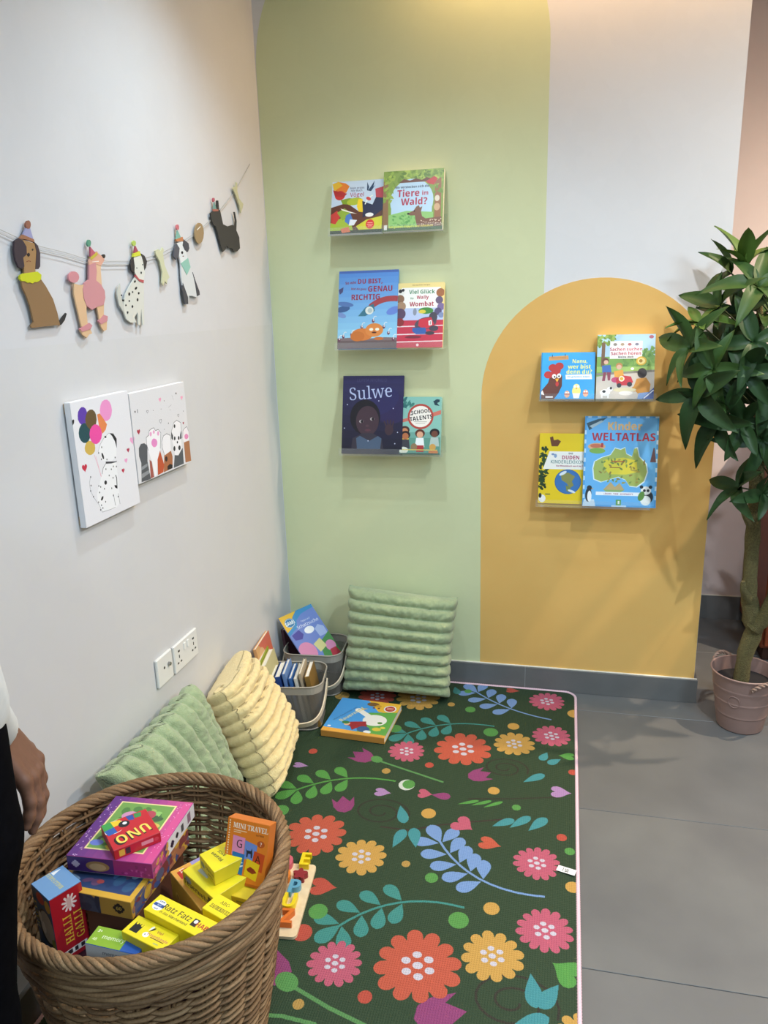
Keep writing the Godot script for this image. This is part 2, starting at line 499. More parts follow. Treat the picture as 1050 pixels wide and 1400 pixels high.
# ---------------------------------------------------------------- printed mat
func mat_on_floor() -> void:
	var x0 := 0.02
	var x1 := 1.166
	var z0 := 0.022
	var z1 := 1.86
	var p := Pic.new(self, 1146, 1838, Vector2(x0, z0), Vector2(x1, z1), "21381f", 1)
	# faint brown scrolls
	for s in [[Vector2(0.5868, 0.8744), 0.07], [Vector2(0.9366, 0.5767), 0.06], [Vector2(1.0222, 1.4545), 0.08]]:
		var o := []
		for k in 40:
			var a := k * 0.33
			var r: float = s[1] * (0.15 + k / 46.0)
			o.append(s[0].x + cos(a) * r * 1.3); o.append(s[0].y + sin(a) * r)
		p.line(o, 0.006, "262419")
	p.line([0.6024, 0.9400, 0.6902, 0.9394, 0.7702, 0.9005, 0.8528, 0.8710, 0.9573, 0.8371], 0.006, "31211c")
	p.line([0.8390, 0.7606, 0.9716, 0.7351, 1.103, 0.7024], 0.006, "262419")
	# sprigs: stem from, bend, tip, colour, leaf pairs
	for s in [[Vector2(0.88, 0.3253), Vector2(0.7005, 0.3016), Vector2(0.5712, 0.437), "357f77", 4], [Vector2(1.0797, 0.2425), Vector2(0.9076, 0.2104), Vector2(0.7828, 0.079), "6c8cbb", 4], [Vector2(0.5996, 0.7144), Vector2(0.4202, 0.6955), Vector2(0.2927, 0.8241), "4b8b3c", 4],
			[Vector2(1.083, 1.1263), Vector2(0.887, 1.1447), Vector2(0.7804, 0.9636), "6c8cbb", 5], [Vector2(0.8851, 1.2041), Vector2(0.6979, 1.1746), Vector2(0.5837, 1.3304), "357f77", 4]]:
		sprig(p, s[0], s[1], s[2], s[3], s[4])
	# stems of the tulips
	p.line([0.5111, 0.6101, 0.6326, 0.6511, 0.7480, 0.6900], 0.008, "508248")
	p.line([0.5303, 1.512, 0.6323, 1.550, 0.7304, 1.578], 0.010, "508248")
	p.line([0.4805, 1.598, 0.5366, 1.590, 0.6129, 1.594], 0.010, "508248")
	for t in [[Vector2(0.4594, 0.5978), 0.075, -62.0], [Vector2(0.8587, 0.6328), 0.07, 58.0], [Vector2(0.4679, 0.8616), 0.07, -20.0], [Vector2(0.8704, 1.5189), 0.1, 70.0], [Vector2(0.4759, 1.4804), 0.085, -60.0]]:
		tulip(p, t[0], t[1], "833565", t[2])
	for e in [[Vector2(0.5101, 0.6059), 0.022], [Vector2(0.5171, 1.5045), 0.03]]: p.ell(e[0].x, e[0].y, e[1], e[1] * 0.8, "4e8643", 30)
	# blossoms
	var fl := [[Vector2(1.0603, 0.1106), 0.0675, "ae5065", 14], [Vector2(1.0822, 0.3519), 0.0673, "ae5065", 14], [Vector2(0.6001, 0.5399), 0.0631, "ae5065", 14], [Vector2(1.0578, 1.0057), 0.0643, "ae5065", 14],
		[Vector2(1.0863, 1.2378), 0.07, "ae5065", 14], [Vector2(0.6109, 1.4339), 0.0654, "ae5065", 14], [Vector2(0.7878, 0.4911), 0.0986, "b24e37", 12], [Vector2(0.4255, 1.0075), 0.09, "b24e37", 12],
		[Vector2(0.8015, 1.4012), 0.1026, "b24e37", 12], [Vector2(0.9574, 0.4272), 0.0714, "b98e42", 12], [Vector2(0.5798, 1.0739), 0.0718, "b98e42", 12], [Vector2(0.9682, 1.3397), 0.0743, "b98e42", 12],
		[Vector2(0.5724, 0.1758), 0.0857, "b98e42", 12], [Vector2(0.4113, 0.1873), 0.0749, "a84736", 12], [Vector2(1.1766, 1.511), 0.0612, "b98e42", 12]]
	for f in fl: blossom(p, f[0], f[1], f[2], f[3])
	# dots
	for d in [[Vector2(1.1631, 0.1852), 0.0272, "b98e42"], [Vector2(0.9471, 0.3129), 0.0212, "b98e42"], [Vector2(0.8709, 0.3668), 0.0262, "4d893f"], [Vector2(0.9127, 0.7052), 0.0185, "b98e42"], [Vector2(0.7314, 0.8534), 0.0222, "b98e42"],
			[Vector2(0.7854, 1.1164), 0.0177, "4d893f"], [Vector2(0.9524, 1.193), 0.0205, "b98e42"], [Vector2(0.8761, 1.2474), 0.0256, "4d893f"], [Vector2(0.6906, 0.6064), 0.0147, "ab4433"], [Vector2(1.1228, 0.8869), 0.0147, "ab4433"],
			[Vector2(0.5231, 1.2894), 0.0243, "4d893f"], [Vector2(0.5052, 1.3626), 0.0253, "ab4433"], [Vector2(0.7024, 1.5073), 0.0164, "ab4433"], [Vector2(0.563, 1.555), 0.013, "a78441"], [Vector2(0.2736, 0.2062), 0.029, "a78441"],
			[Vector2(0.2822, 0.5995), 0.0152, "ab4433"], [Vector2(0.5568, 0.6654), 0.0145, "a78441"], [Vector2(0.7044, 0.1976), 0.014, "a78441"], [Vector2(0.7802, 0.2227), 0.0194, "4d893f"], [Vector2(0.5294, 0.4051), 0.024, "4d893f"],
			[Vector2(0.9876, 0.7755), 0.0134, "4d893f"], [Vector2(1.1527, 1.0783), 0.0192, "b98e42"], [Vector2(0.7076, 1.078), 0.0121, "a78441"], [Vector2(0.2863, 0.9255), 0.0247, "4d893f"], [Vector2(1.1542, 0.5603), 0.0143, "ab4433"],
			[Vector2(1.1452, 0.9412), 0.0143, "4d893f"], [Vector2(0.7546, 0.084), 0.0145, "4d893f"]]:
		p.ell(d[0].x, d[0].y, d[1], d[1] * 1.05, d[2])
	var cr: Vector2 = Vector2(0.6382, 0.7268)
	p.ell(cr.x, cr.y, 0.026, 0.028, "c0c5bc"); p.ell(cr.x + 0.006, cr.y - 0.004, 0.02, 0.023, "4d893f")
	# hearts
	for h in [[Vector2(0.5688, 0.7788), 0.03, "9f7aa7", -90.0, 0.7], [Vector2(1.1139, 0.6741), 0.036, "9f7aa7", -90.0, 0.8], [Vector2(0.9211, 0.9517), 0.036, "b24e37", -80.0, 0.75], [Vector2(0.506, 1.2049), 0.04, "ab4433", -95.0, 0.8], [Vector2(0.8372, 0.8841), 0.036, "ae5065", -60.0, 1.0],
			[Vector2(0.7013, 0.7609), 0.026, "ae5065", -90.0, 0.9], [Vector2(1.1377, 0.4702), 0.03, "4b8b3c", 90.0, 0.7], [Vector2(1.1422, 1.3519), 0.04, "4b8b3c", 120.0, 1.0], [Vector2(0.2647, 0.6869), 0.03, "9f7aa7", -90.0, 0.5], [Vector2(0.9232, 0.0478), 0.03, "a84736", -90.0, 0.6]]:
		p.heart(h[0].x, h[0].y, h[1], h[2], h[3], h[4])
	# teal, green and magenta drops: middle, length, width, turn
	for d in [[Vector2(1.0611, 0.4846), 0.055, 0.03, "398388", 200.0], [Vector2(1.0952, 0.5086), 0.055, 0.03, "398388", 230.0], [Vector2(1.0329, 0.6157), 0.085, 0.032, "398388", 50.0], [Vector2(0.6542, 0.8718), 0.085, 0.034, "398388", 160.0], [Vector2(0.666, 0.9797), 0.085, 0.034, "398388", 12.0],
			[Vector2(0.7108, 0.9677), 0.085, 0.036, "398388", -15.0], [Vector2(0.9544, 0.8546), 0.075, 0.03, "398388", 55.0], [Vector2(1.0025, 0.8418), 0.085, 0.03, "398388", 42.0], [Vector2(1.0533, 0.842), 0.085, 0.034, "398388", 36.0], [Vector2(1.0662, 1.415), 0.09, 0.04, "398388", 170.0],
			[Vector2(1.1015, 1.423), 0.08, 0.04, "398388", 210.0], [Vector2(1.0593, 1.5011), 0.1, 0.04, "398388", 60.0], [Vector2(0.7085, 0.0863), 0.06, 0.03, "357772", 160.0], [Vector2(0.8413, 0.7786), 0.07, 0.014, "4b8b3c", 65.0], [Vector2(0.8812, 0.7745), 0.07, 0.014, "4b8b3c", 60.0],
			[Vector2(0.9169, 0.7748), 0.07, 0.014, "4b8b3c", 55.0], [Vector2(0.7547, 0.762), 0.06, 0.035, "833565", 90.0], [Vector2(0.1681, 0.5507), 0.08, 0.035, "398388", 60.0]]:
		p.drop(d[0].x, d[0].y, d[1], d[2], d[3], d[4])
	# colours at the near end, past the frame
	for k in 14:
		var q := Vector2(rng.randf_range(0.08, 1.1), rng.randf_range(1.66, 1.82))
		p.ell(q.x, q.y, 0.02, 0.02, ["4d893f", "ab4433", "b98e42", "398388"][k % 4])
	var m := printed(p, 0.75)
	# woven relief
	var h := Image.create_empty(1146, 1838, false, Image.FORMAT_RGBA8)
	h.fill(Color(0.65, 0.65, 0.65))
	for k in range(0, 1838, 6): h.fill_rect(Rect2i(0, k, 1146, 2), Color(0.1, 0.1, 0.1))
	for k in range(0, 1146, 6): h.fill_rect(Rect2i(k, 0, 2, 1838), Color(0.1, 0.1, 0.1))
	m.heightmap_enabled = true; m.heightmap_texture = ImageTexture.create_from_image(h); m.heightmap_scale = 0.14
	var o := thing("flowered_mat", "dark green play mat printed with bright flowers and leaves", "rug", Vector3(0, 0, 0))
	var out := PackedVector2Array()
	var r := 0.045
	for c in [[x1 - r, z1 - r, 0.0], [x0 + r, z1 - r, 90.0], [x0 + r, z0 + r, 180.0], [x1 - r, z0 + r, 270.0]]:
		for k in 9:
			var a := deg_to_rad(c[2] + k * 11.25)
			out.append(Vector2(c[0] + r * cos(a), c[1] + r * sin(a)))
	var b := Buf.new()
	var top := 0.008
	var tr := Geometry2D.triangulate_polygon(out)
	for q in out: b.put(Vector3(q.x, top, q.y), Vector3.UP, Vector2((q.x - x0) / (x1 - x0), (q.y - z0) / (z1 - z0)))
	for k in range(0, tr.size(), 3): b.face(tr[k], tr[k + 1], tr[k + 2])
	part("printed_top", b.mesh(m), o)
	b = Buf.new()
	for k in out.size():
		var a := out[k]
		var c := out[(k + 1) % out.size()]
		var nn := Vector3(c.y - a.y, 0, a.x - c.x).normalized()
		b.quad(Vector3(a.x, 0.0005, a.y), Vector3(c.x, 0.0005, c.y), Vector3(c.x, top, c.y), Vector3(a.x, top, a.y), nn)
	part("foam_edge", b.mesh(mat("d8b6b8", 0.9)), o)
	# overlocked pink edge: a cord with stitches
	b = Buf.new()
	var path := PackedVector3Array()
	for k in out.size():
		var a := out[k]
		var c := out[(k + 1) % out.size()]
		var nseg := maxi(1, int(a.distance_to(c) / 0.004))
		for j in nseg:
			var q := a.lerp(c, float(j) / nseg)
			path.append(Vector3(q.x, 0.0062 + 0.0006 * (path.size() % 2), q.y))
	var rr := []
	for k in path.size(): rr.append(0.0052 if k % 2 == 0 else 0.0062)
	b.tube(path, rr, 6, true)
	part("overlock_stitching", b.mesh(surface("dcb2bd", "ecd0d6", 0.95, 30.0, 0.0, 61, 0.03)), o)
	# care label sewn to the edge
	var lp := Pic.new(self, 128, 64, Vector2(0, 0), Vector2(100, 50), "eceae4")
	lp.text("RE", 52, 24, 20, "303030", 90); lp.rect(30, 8, 34, 42, "707070")
	var tg := Buf.new()
	var pa: Vector2 = Vector2(1.1125, 1.0149)
	var pb: Vector2 = Vector2(1.1604, 1.0306)
	var dir := Vector3(pb.x - pa.x, 0, pb.y - pa.y).normalized()
	var ac := Vector3.UP.cross(dir) * 0.011
	var A := Vector3(pa.x, 0.0105, pa.y)
	var B := Vector3(pb.x, 0.0135, pb.y)
	tg.quad(A + ac, B + ac, B - ac, A - ac, Vector3.UP)
	tg.quad(A + ac - Vector3.UP * 0.0006, B + ac - Vector3.UP * 0.0006, B - ac - Vector3.UP * 0.0006, A - ac - Vector3.UP * 0.0006, Vector3.DOWN)
	part("care_label", tg.mesh(printed(lp, 0.8)), o)

func sprig(p: Pic, a: Vector2, m: Vector2, b: Vector2, col: String, pairs: int) -> void:
	p.curve(a, m, b, 0.007, col)
	var l := a.distance_to(b)
	for k in pairs:
		var s := 0.46 + 0.5 * float(k) / (pairs - 1)
		var c := a.lerp(m, s).lerp(m.lerp(b, s), s)
		var d := (m.lerp(b, s) - a.lerp(m, s)).normalized()
		for side: float in [-1.0, 1.0]:
			var e := d.rotated(side * 1.05)
			var q := c + e * l * 0.125
			p.drop(q.x, q.y, l * 0.215, l * 0.115, col, rad_to_deg(e.angle()) + 90.0)
	var d2 := (b - m).normalized()
	p.drop(b.x + d2.x * l * 0.08, b.y + d2.y * l * 0.08, l * 0.24, l * 0.13, col, rad_to_deg(d2.angle()) + 90.0)

func tulip(p: Pic, c: Vector2, s: float, col: String, rot: float) -> void:
	var o := []
	for q in [[-0.5, -0.5], [-0.28, -0.2], [0.0, -0.62], [0.28, -0.2], [0.5, -0.5], [0.46, 0.1], [0.3, 0.42], [0.0, 0.55], [-0.3, 0.42], [-0.46, 0.1]]:
		var e := Vector2(q[0], q[1]).rotated(deg_to_rad(rot)) * s
		o.append(c.x + e.x); o.append(c.y + e.y)
	p.poly(o, col)

func blossom(p: Pic, c: Vector2, r: float, col: String, petals: int) -> void:
	var o := []
	for k in petals * 10:
		var a := TAU * k / (petals * 10)
		var w := absf(sin(a * petals * 0.5))
		var q := r * (0.72 + 0.28 * pow(w, 0.5) + 0.03 * sin(a * 3.0 + c.x * 40.0))
		o.append(c.x + cos(a) * q); o.append(c.y + sin(a) * q)
	p.poly(o, col)
	p.ell(c.x, c.y, r * 0.12, r * 0.1, "bcb6c0")
	for k in 6:
		var a := TAU * k / 6 + 0.3
		p.ell(c.x + cos(a) * r * 0.3, c.y + sin(a) * r * 0.3, r * 0.11, r * 0.095, "bcb6c0")

# ---------------------------------------------------------------- ledges and books
func pbox(w: float, h: float, d: float, faces: Dictionary, plain: Material, bev := 0.0008) -> ArrayMesh:
	# box standing on y = 0; faces: name -> material with a print, u to the viewer's right and v down
	var am := ArrayMesh.new()
	var x := w * 0.5
	var z := d * 0.5
	var e := bev
	var q := {
		"front": [Vector3(-x + e, e, z), Vector3(x - e, e, z), Vector3(x - e, h - e, z), Vector3(-x + e, h - e, z), Vector3(0, 0, 1)],
		"back": [Vector3(x - e, e, -z), Vector3(-x + e, e, -z), Vector3(-x + e, h - e, -z), Vector3(x - e, h - e, -z), Vector3(0, 0, -1)],
		"right": [Vector3(x, e, z - e), Vector3(x, e, -z + e), Vector3(x, h - e, -z + e), Vector3(x, h - e, z - e), Vector3(1, 0, 0)],
		"left": [Vector3(-x, e, -z + e), Vector3(-x, e, z - e), Vector3(-x, h - e, z - e), Vector3(-x, h - e, -z + e), Vector3(-1, 0, 0)],
		"top": [Vector3(-x + e, h, z - e), Vector3(x - e, h, z - e), Vector3(x - e, h, -z + e), Vector3(-x + e, h, -z + e), Vector3(0, 1, 0)]}
	for k in faces:
		var b := Buf.new()
		b.quad(q[k][0], q[k][1], q[k][2], q[k][3], q[k][4])
		b.into(am, faces[k])
	# the rest, chamfers included, just under the printed faces
	var c := Buf.new()
	var t := 0.00015
	c.box(Vector3(-x + t, 0, -z + t), Vector3(x - t, h - t, z - t), e)
	c.into(am, plain)
	return am

func book_mesh(o: Node3D, w: float, h: float, t: float, front: Material, cover: Material, spine: Material = null, board := false) -> void:
	# lying in its own axes: x across, y up the cover, z out of the front cover; the spine is on the left
	var c := 0.0022
	var am := ArrayMesh.new()
	var b := Buf.new()
	b.quad(Vector3(-w / 2, 0, t / 2), Vector3(w / 2, 0, t / 2), Vector3(w / 2, h, t / 2), Vector3(-w / 2, h, t / 2), Vector3(0, 0, 1))
	b.into(am, front)
	b = Buf.new()
	b.box(Vector3(-w / 2, 0, t / 2 - c), Vector3(w / 2, h, t / 2 - 0.0001), 0.0005)
	b.into(am, cover)
	part("front_cover", am, o)
	part("back_cover", bx(Vector3(-w / 2, 0, -t / 2), Vector3(w / 2, h, -t / 2 + c), cover, 0.0005), o)
	part("spine", bx(Vector3(-w / 2 - 0.0004, 0.0003, -t / 2 + c), Vector3(-w / 2 + 0.002, h - 0.0003, t / 2 - c), spine if spine else cover, 0.0005), o)
	var i := 0.0006 if board else 0.003
	part("pages", bx(Vector3(-w / 2 + 0.002, i, -t / 2 + c), Vector3(w / 2 - i, h - i, t / 2 - c), mat("e9e4d8", 0.9)), o)

func ledge(x0: float, x1: float, y: float, label: String) -> void:
	var m := StandardMaterial3D.new()
	m.albedo_color = Color(0.93, 0.96, 0.95, 0.03); m.transparency = BaseMaterial3D.TRANSPARENCY_ALPHA; m.roughness = 0.06
	var o := thing("acrylic_ledge", label, "shelf", Vector3((x0 + x1) / 2, y, 0.0), "clear book ledges")
	var w := (x1 - x0) / 2
	part("tray", bx(Vector3(-w, -0.003, 0.0035), Vector3(w, 0.0, 0.097), m, 0.0006), o)
	part("front_lip", bx(Vector3(-w, -0.003, 0.0972), Vector3(w, 0.024, 0.1), m, 0.0006), o)
	part("back_plate", bx(Vector3(-w, -0.003, 0.0007), Vector3(w, 0.06, 0.0033), m, 0.0006), o)
	for s: float in [-0.7, 0.7]:
		var b := Buf.new()
		b.lathe([Vector2(0.0, 0.0022), Vector2(0.003, 0.0016), Vector2(0.0036, 0.0)], 12)
		part("screw", b.mesh(mat("b8b8b8", 0.3, 0.9)), o, Transform3D(Basis(Vector3.RIGHT, PI / 2), Vector3(w * s, 0.045, 0.0034)))

func shelf_book(art: Callable, label: String, w: float, h: float, t: float, bl: Vector3, cover: String, called := "picture_book", zf := 0.086) -> void:
	var pw := 288
	var p := Pic.new(self, pw, int(pw * h / w), Vector2.ZERO, Vector2(100, 100 * h / w), cover)
	art.call(p, 100 * h / w)
	var lean := asin(clampf((zf - 0.006 - t) / h, 0.0, 0.6))
	var base := Vector3(bl.x + w / 2, bl.y, zf) - Basis(Vector3.RIGHT, -lean) * Vector3(0, 0, t / 2)
	base.y += 0.0008 + sin(lean) * t / 2
	var o := thing(called, label, "book", base, "books on the ledges", Basis(Vector3.RIGHT, -lean))
	book_mesh(o, w, h, t, printed(p, 0.38), mat(cover, 0.45), null, called == "board_book")

func ledges_and_books() -> void:
	ledge(0.266, 0.672, 1.727, "clear acrylic ledge holding the two animal books, topmost on green arch")
	ledge(0.272, 0.670, 1.336, "clear acrylic ledge holding the sky blue and red track books")
	ledge(0.270, 0.662, 0.951, "clear acrylic ledge holding the night blue and teal books")
	ledge(1.000, 1.386, 1.154, "clear acrylic ledge holding the rooster and street scene books")
	ledge(0.998, 1.390, 0.776, "clear acrylic ledge holding the yellow and light blue atlas books")
	shelf_book(art_birds, "square book with colourful birds and a toucan on the cover", 0.186, 0.188, 0.018, Vector3(0.269, 1.727, 0), "b9cfe0", "board_book")
	shelf_book(art_forest, "square book with a deer under leafy trees on its cover", 0.209, 0.205, 0.026, Vector3(0.457, 1.727, 0), "7d9c4e", "board_book")
	shelf_book(art_sky, "tall sky blue book with an orange furry animal on cover", 0.22, 0.279, 0.011, Vector3(0.278, 1.336, 0), "5f9fd6")
	shelf_book(art_track, "book with red running track cover and pale yellow top", 0.166, 0.23, 0.016, Vector3(0.497, 1.336, 0), "e8d48c")
	shelf_book(art_night, "dark night blue picture book with a child's face", 0.232, 0.29, 0.011, Vector3(0.277, 0.951, 0), "2b2748")
	shelf_book(art_school, "small teal book with round white title badge and children", 0.151, 0.211, 0.024, Vector3(0.499, 0.951, 0), "7fb6ac")
	shelf_book(art_rooster, "bright blue board book with a brown rooster and eggs", 0.182, 0.166, 0.016, Vector3(1.004, 1.154, 0), "2f9fe4", "board_book")
	shelf_book(art_street, "board book with street scene, red toy car and dog", 0.188, 0.219, 0.022, Vector3(1.191, 1.154, 0), "8fb27a", "board_book")
	shelf_book(art_lexicon, "yellow book with a globe and squirrel, tucked behind the atlas", 0.178, 0.252, 0.016, Vector3(1.005, 0.776, 0), "e8c516", "picture_book", 0.062)
	shelf_book(art_atlas, "large light blue atlas book with a yellow green map", 0.248, 0.318, 0.013, Vector3(1.161, 0.776, 0), "4f9fdc")

func leaves_band(p: Pic, x0: float, y0: float, x1: float, y1: float, n: int, cols: Array, size: float, seed_: int) -> void:
	var r := RandomNumberGenerator.new()
	r.seed = seed_
	for k in n: p.drop(r.randf_range(x0, x1), r.randf_range(y0, y1), size * r.randf_range(0.7, 1.4), size * 0.5, cols[k % cols.size()], r.randf_range(0, 360))

func art_birds(p: Pic, h: float) -> void:
	p.rect(0, 0, 100, h, "bcd0e2")
	p.poly([0, 50, 30, 42, 55, 60, 75, 58, 100, 40, 100, h, 0, h], "5c3424")
	p.poly([50, 88, 70, 76, 100, 70, 100, 95, 60, 100], "c8c832")
	p.poly([0, 80, 22, 70, 40, 78, 46, 100, 0, 101], "9fb83a")
	p.poly([10, 0, 26, 4, 34, 10, 28, 22, 14, 26, 6, 16], "d87a28"); p.poly([0, 4, 12, 0, 20, 8, 4, 18], "d8b030")
	p.ell(16, 27, 10, 9, "c0302c"); p.poly([2, 16, 30, 24, 24, 30, 6, 28], "a82c2a")
	p.poly([0, 64, 12, 56, 20, 66, 10, 82, 2, 80], "c23c34"); p.poly([12, 60, 26, 52, 40, 62, 24, 76], "8aa838")
	p.poly([18, 36, 34, 33, 54, 36, 60, 46, 40, 46, 22, 44], "7c9a24"); p.ell(45, 40, 15, 7, "a8b830", -8)
	p.poly([52, 36, 60, 36, 64, 48, 64, 62, 54, 60, 50, 50], "e8c81c")
	p.poly([60, 40, 80, 48, 86, 34, 96, 24, 100, 30, 100, 58, 84, 70, 68, 70, 62, 58], "1c2444")
	p.ell(75, 67, 8, 4, "e8e8e4"); p.poly([62, 58, 68, 70, 62, 72], "1c2444")
	p.poly([18, 52, 40, 60, 52, 64, 40, 62, 22, 56], "f0ece4")
	p.poly([30, 66, 38, 62, 44, 76, 36, 84, 28, 78], "4a78c0"); p.poly([38, 74, 52, 76, 46, 86, 36, 86], "d8e0e8")
	p.poly([68, 4, 72, 14, 70, 20, 76, 12, 82, 2, 80, 14, 84, 10, 76, 22, 68, 20], "223c5c")
	p.poly([84, 18, 100, 14, 100, 36, 86, 34], "b83c48"); p.curve(Vector2(80, 30), Vector2(70, 34), Vector2(66, 46), 2.0, "e8ece0"); p.ell(72, 36, 5, 3, "c23c34", 30)
	p.rect(0, h - 6, 100, h, "2c3a28"); p.poly([20, 92, 36, 88, 40, 98, 24, 100], "d0704a")
	p.text("Mein erstes", 49, 14, 4, "3c3c58", 0, "light"); p.text("Hör-Buch", 48, 19, 4, "3c3c58", 0, "light")
	p.text("Vögel", 49, 28, 11, "9c2848", 0, "light")
	p.ell(77, 85, 8, 9, "d0342c"); p.rect(72, 82, 82, 83, "f0c0b8"); p.rect(71, 85, 83, 86, "f0c0b8"); p.rect(73, 88, 81, 89, "f0c0b8")

func art_forest(p: Pic, h: float) -> void:
	p.rect(0, 0, 100, h, "7f9a44")
	leaves_band(p, 0, 0, 100, 22, 70, ["6c8c34", "8fae48", "a6bc54", "5c7c30"], 9, 3)
	p.ell(48, 50, 36, 36, "b4d2e8"); p.rect(14, 40, 82, 72, "b4d2e8")
	p.poly([10, 72, 40, 66, 84, 70, 84, h, 10, h], "8cc070"); leaves_band(p, 12, 70, 60, 94, 30, ["5c9a50", "74b060"], 6, 5)
	p.poly([0, 12, 8, 14, 10, h, 0, h], "8a6a48"); p.poly([86, 20, 96, 14, 97, h, 86, h], "946440")
	leaves_band(p, 0, 10, 16, 50, 24, ["7c9a3c", "94ac48"], 9, 8); leaves_band(p, 84, 8, 100, 40, 12, ["8aa444", "6c8c34"], 8, 9)
	p.poly([26, 20, 34, 14, 44, 17, 54, 14, 64, 17, 72, 13, 80, 16, 80, 20, 54, 20], "6a4030")
	p.poly([70, 20, 84, 12, 90, 16, 84, 26, 76, 24], "b83c38")
	p.ell(90, 48, 4, 5, "d8d0bc"); p.ell(90, 62, 5, 6, "c8a47c")
	p.poly([42, 71, 52, 66, 56, 60, 60, 58, 62, 62, 66, 60, 64, 68, 66, 76, 72, 80, 98, 78, 99, h, 60, h, 56, 84, 54, 74, 46, 74], "7a5440")
	p.ell(43, 71, 2, 1.6, "241c1c"); p.ell(53, 67, 1.2, 1.2, "1c1414")
	var r := RandomNumberGenerator.new()
	r.seed = 4
	for k in 46: p.ell(r.randf_range(62, 98), r.randf_range(81, 92), 0.8, 0.7, "dccab0")
	p.rect(0, h - 5, 100, h, "48603a")
	p.poly([3, 88, 8, 88, 8, 96, 3, 96], "e4e4dc")
	p.text("Wo verstecken sich die", 48, 27, 4, "33405a"); p.text("Tiere", 42, 37, 12, "a82440"); p.text("im", 70, 38, 7, "a82440"); p.text("Wald?", 52, 51, 12, "a82440")
	p.text("Mit großen Klappen und Schiebern", 48, 92, 4.5, "e8e03c")

func art_sky(p: Pic, h: float) -> void:
	for k in 12: p.rect(0, h * k / 12.0, 100, h * (k + 1) / 12.0, Color("5a8fd4").lerp(Color("9fd8ec"), k / 11.0).to_html(false))
	p.rect(0, h - 16, 100, h, "6c5c5c"); p.poly([0, h - 17, 20, h - 18, 50, h - 16, 80, h - 18, 100, h - 17, 100, h - 13, 0, h - 13], "837070")
	p.rect(0, 0, 100, 4, "4c6ab0")
	p.ell(8, 62, 12, 5, "3f5f90", -10); p.ell(12, 54, 14, 4, "5a7ab0", 8); p.ell(6, 72, 8, 4, "7a94c8", 20); p.ell(93, 66, 12, 6, "6a86d0", -20)
	p.poly([0, 30, 8, 26, 7, 34, 2, 38], "4a4a74")
	p.curve(Vector2(100, 47), Vector2(74, 44), Vector2(56, 58), 9, "a8454a"); p.poly([46, 60, 60, 54, 62, 66, 46, 74, 34, 74], "3c7488"); p.ell(53, 65, 7, 6.5, "e6e6da"); p.ell(54, 65, 4, 4, "b8c4c0")
	# small long-legged birds round the animal
	for q in [[10, h - 20], [24, 104], [41, 92], [60, 82], [78, 92], [86, 102], [94, 112], [3, 112]]:
		p.ell(q[0], q[1], 2.2, 3, "6a3850"); p.curve(Vector2(q[0], q[1] - 2), Vector2(q[0] + 1, q[1] - 9), Vector2(q[0] + 5, q[1] - 7), 1.0, "f0e8e4")
		p.ell(q[0] + 0.5, q[1] - 1, 1, 1.4, "f0e8e4")
	p.ell(42, h - 23, 18, 10, "d87f3c"); p.ell(62, h - 30, 15, 11, "e08a44"); p.ell(34, h - 20, 12, 8, "cc7434"); p.ell(70, h - 16, 8, 2.6, "c87034")
	p.ell(57, h - 31, 3.4, 2.4, "f6f0dc"); p.ell(67, h - 31, 3.4, 2.4, "f6f0dc"); p.ell(62, h - 26, 4, 1.4, "5c2c1c")
	p.text("So wie", 20, 19, 4.6, "8c3448", -4); p.text("DU BIST,", 53, 18, 9, "9c2438"); p.text("bist du ganz", 34, 30, 4.6, "8c3448", 3); p.text("GENAU", 70, 30, 9, "9c2438"); p.text("RICHTIG", 46, 43, 9, "9c2438")

func art_track(p: Pic, h: float) -> void:
	p.rect(0, 0, 100, h, "ecd890"); p.rect(8, 10, 92, 62, "f2f0ea")
	p.rect(0, 54, 100, 82, "b8c8e8"); p.rect(0, 80, 100, h, "c43c50")
	for y in [91, 108, 124]: p.poly([0, y + 1, 100, y, 100, y + 2, 0, y + 3.4], "ecdcdc")
	# a crowd at both sides
	for q in [[6, 20, 8, "e8e8e0"], [5, 34, 9, "8c6a50"], [8, 50, 10, "a8886a"], [6, 66, 12, "5c4860"], [6, 84, 9, "8c3438"], [92, 22, 9, "a46a44"], [90, 38, 8, "6a5c78"], [94, 52, 8, "7c6c9c"], [88, 62, 8, "5a5478"], [95, 70, 6, "8090b8"]]:
		p.ell(q[0], q[1], q[2], q[2], q[3])
	p.ell(5, 17, 4, 4, "2c2c2c"); p.ell(11, 15, 3, 3, "2c2c2c")
	p.ell(62, 60, 16, 7, "4a8c40"); p.ell(54, 62, 8, 4, "d8c84c"); p.ell(38, 62, 4, 8, "8c94a4")
	p.ell(62, 87, 24, 13, "55505c", -12); p.ell(78, 74, 9, 11, "4c4854"); p.poly([48, 78, 74, 74, 82, 92, 60, 100, 46, 92], "c83848"); p.poly([34, 96, 62, 96, 66, 110, 42, 110, 34, 104], "3c62a8")
	p.ell(80, 98, 10, 6, "4c4854"); p.ell(72, 108, 10, 4, "46424c"); p.poly([68, 82, 75, 80, 76, 91, 69, 92], "f2f2f0"); p.rect(71.5, 83, 73, 90, "303030")
	p.ell(36, 116, 18, 3, "7c3440"); p.ell(46, 133, 3, 3, "e8d4d4")
	p.text("Viel Glück", 52, 19, 9, "3c7c54"); p.text("für", 31, 33, 4, "3c7c54"); p.text("Wally", 54, 32, 10, "a82440"); p.text("Wombat", 52, 45, 10, "a82440"); p.text("Eine Geschichte vom Sport", 50, 5, 3, "8a6c34")

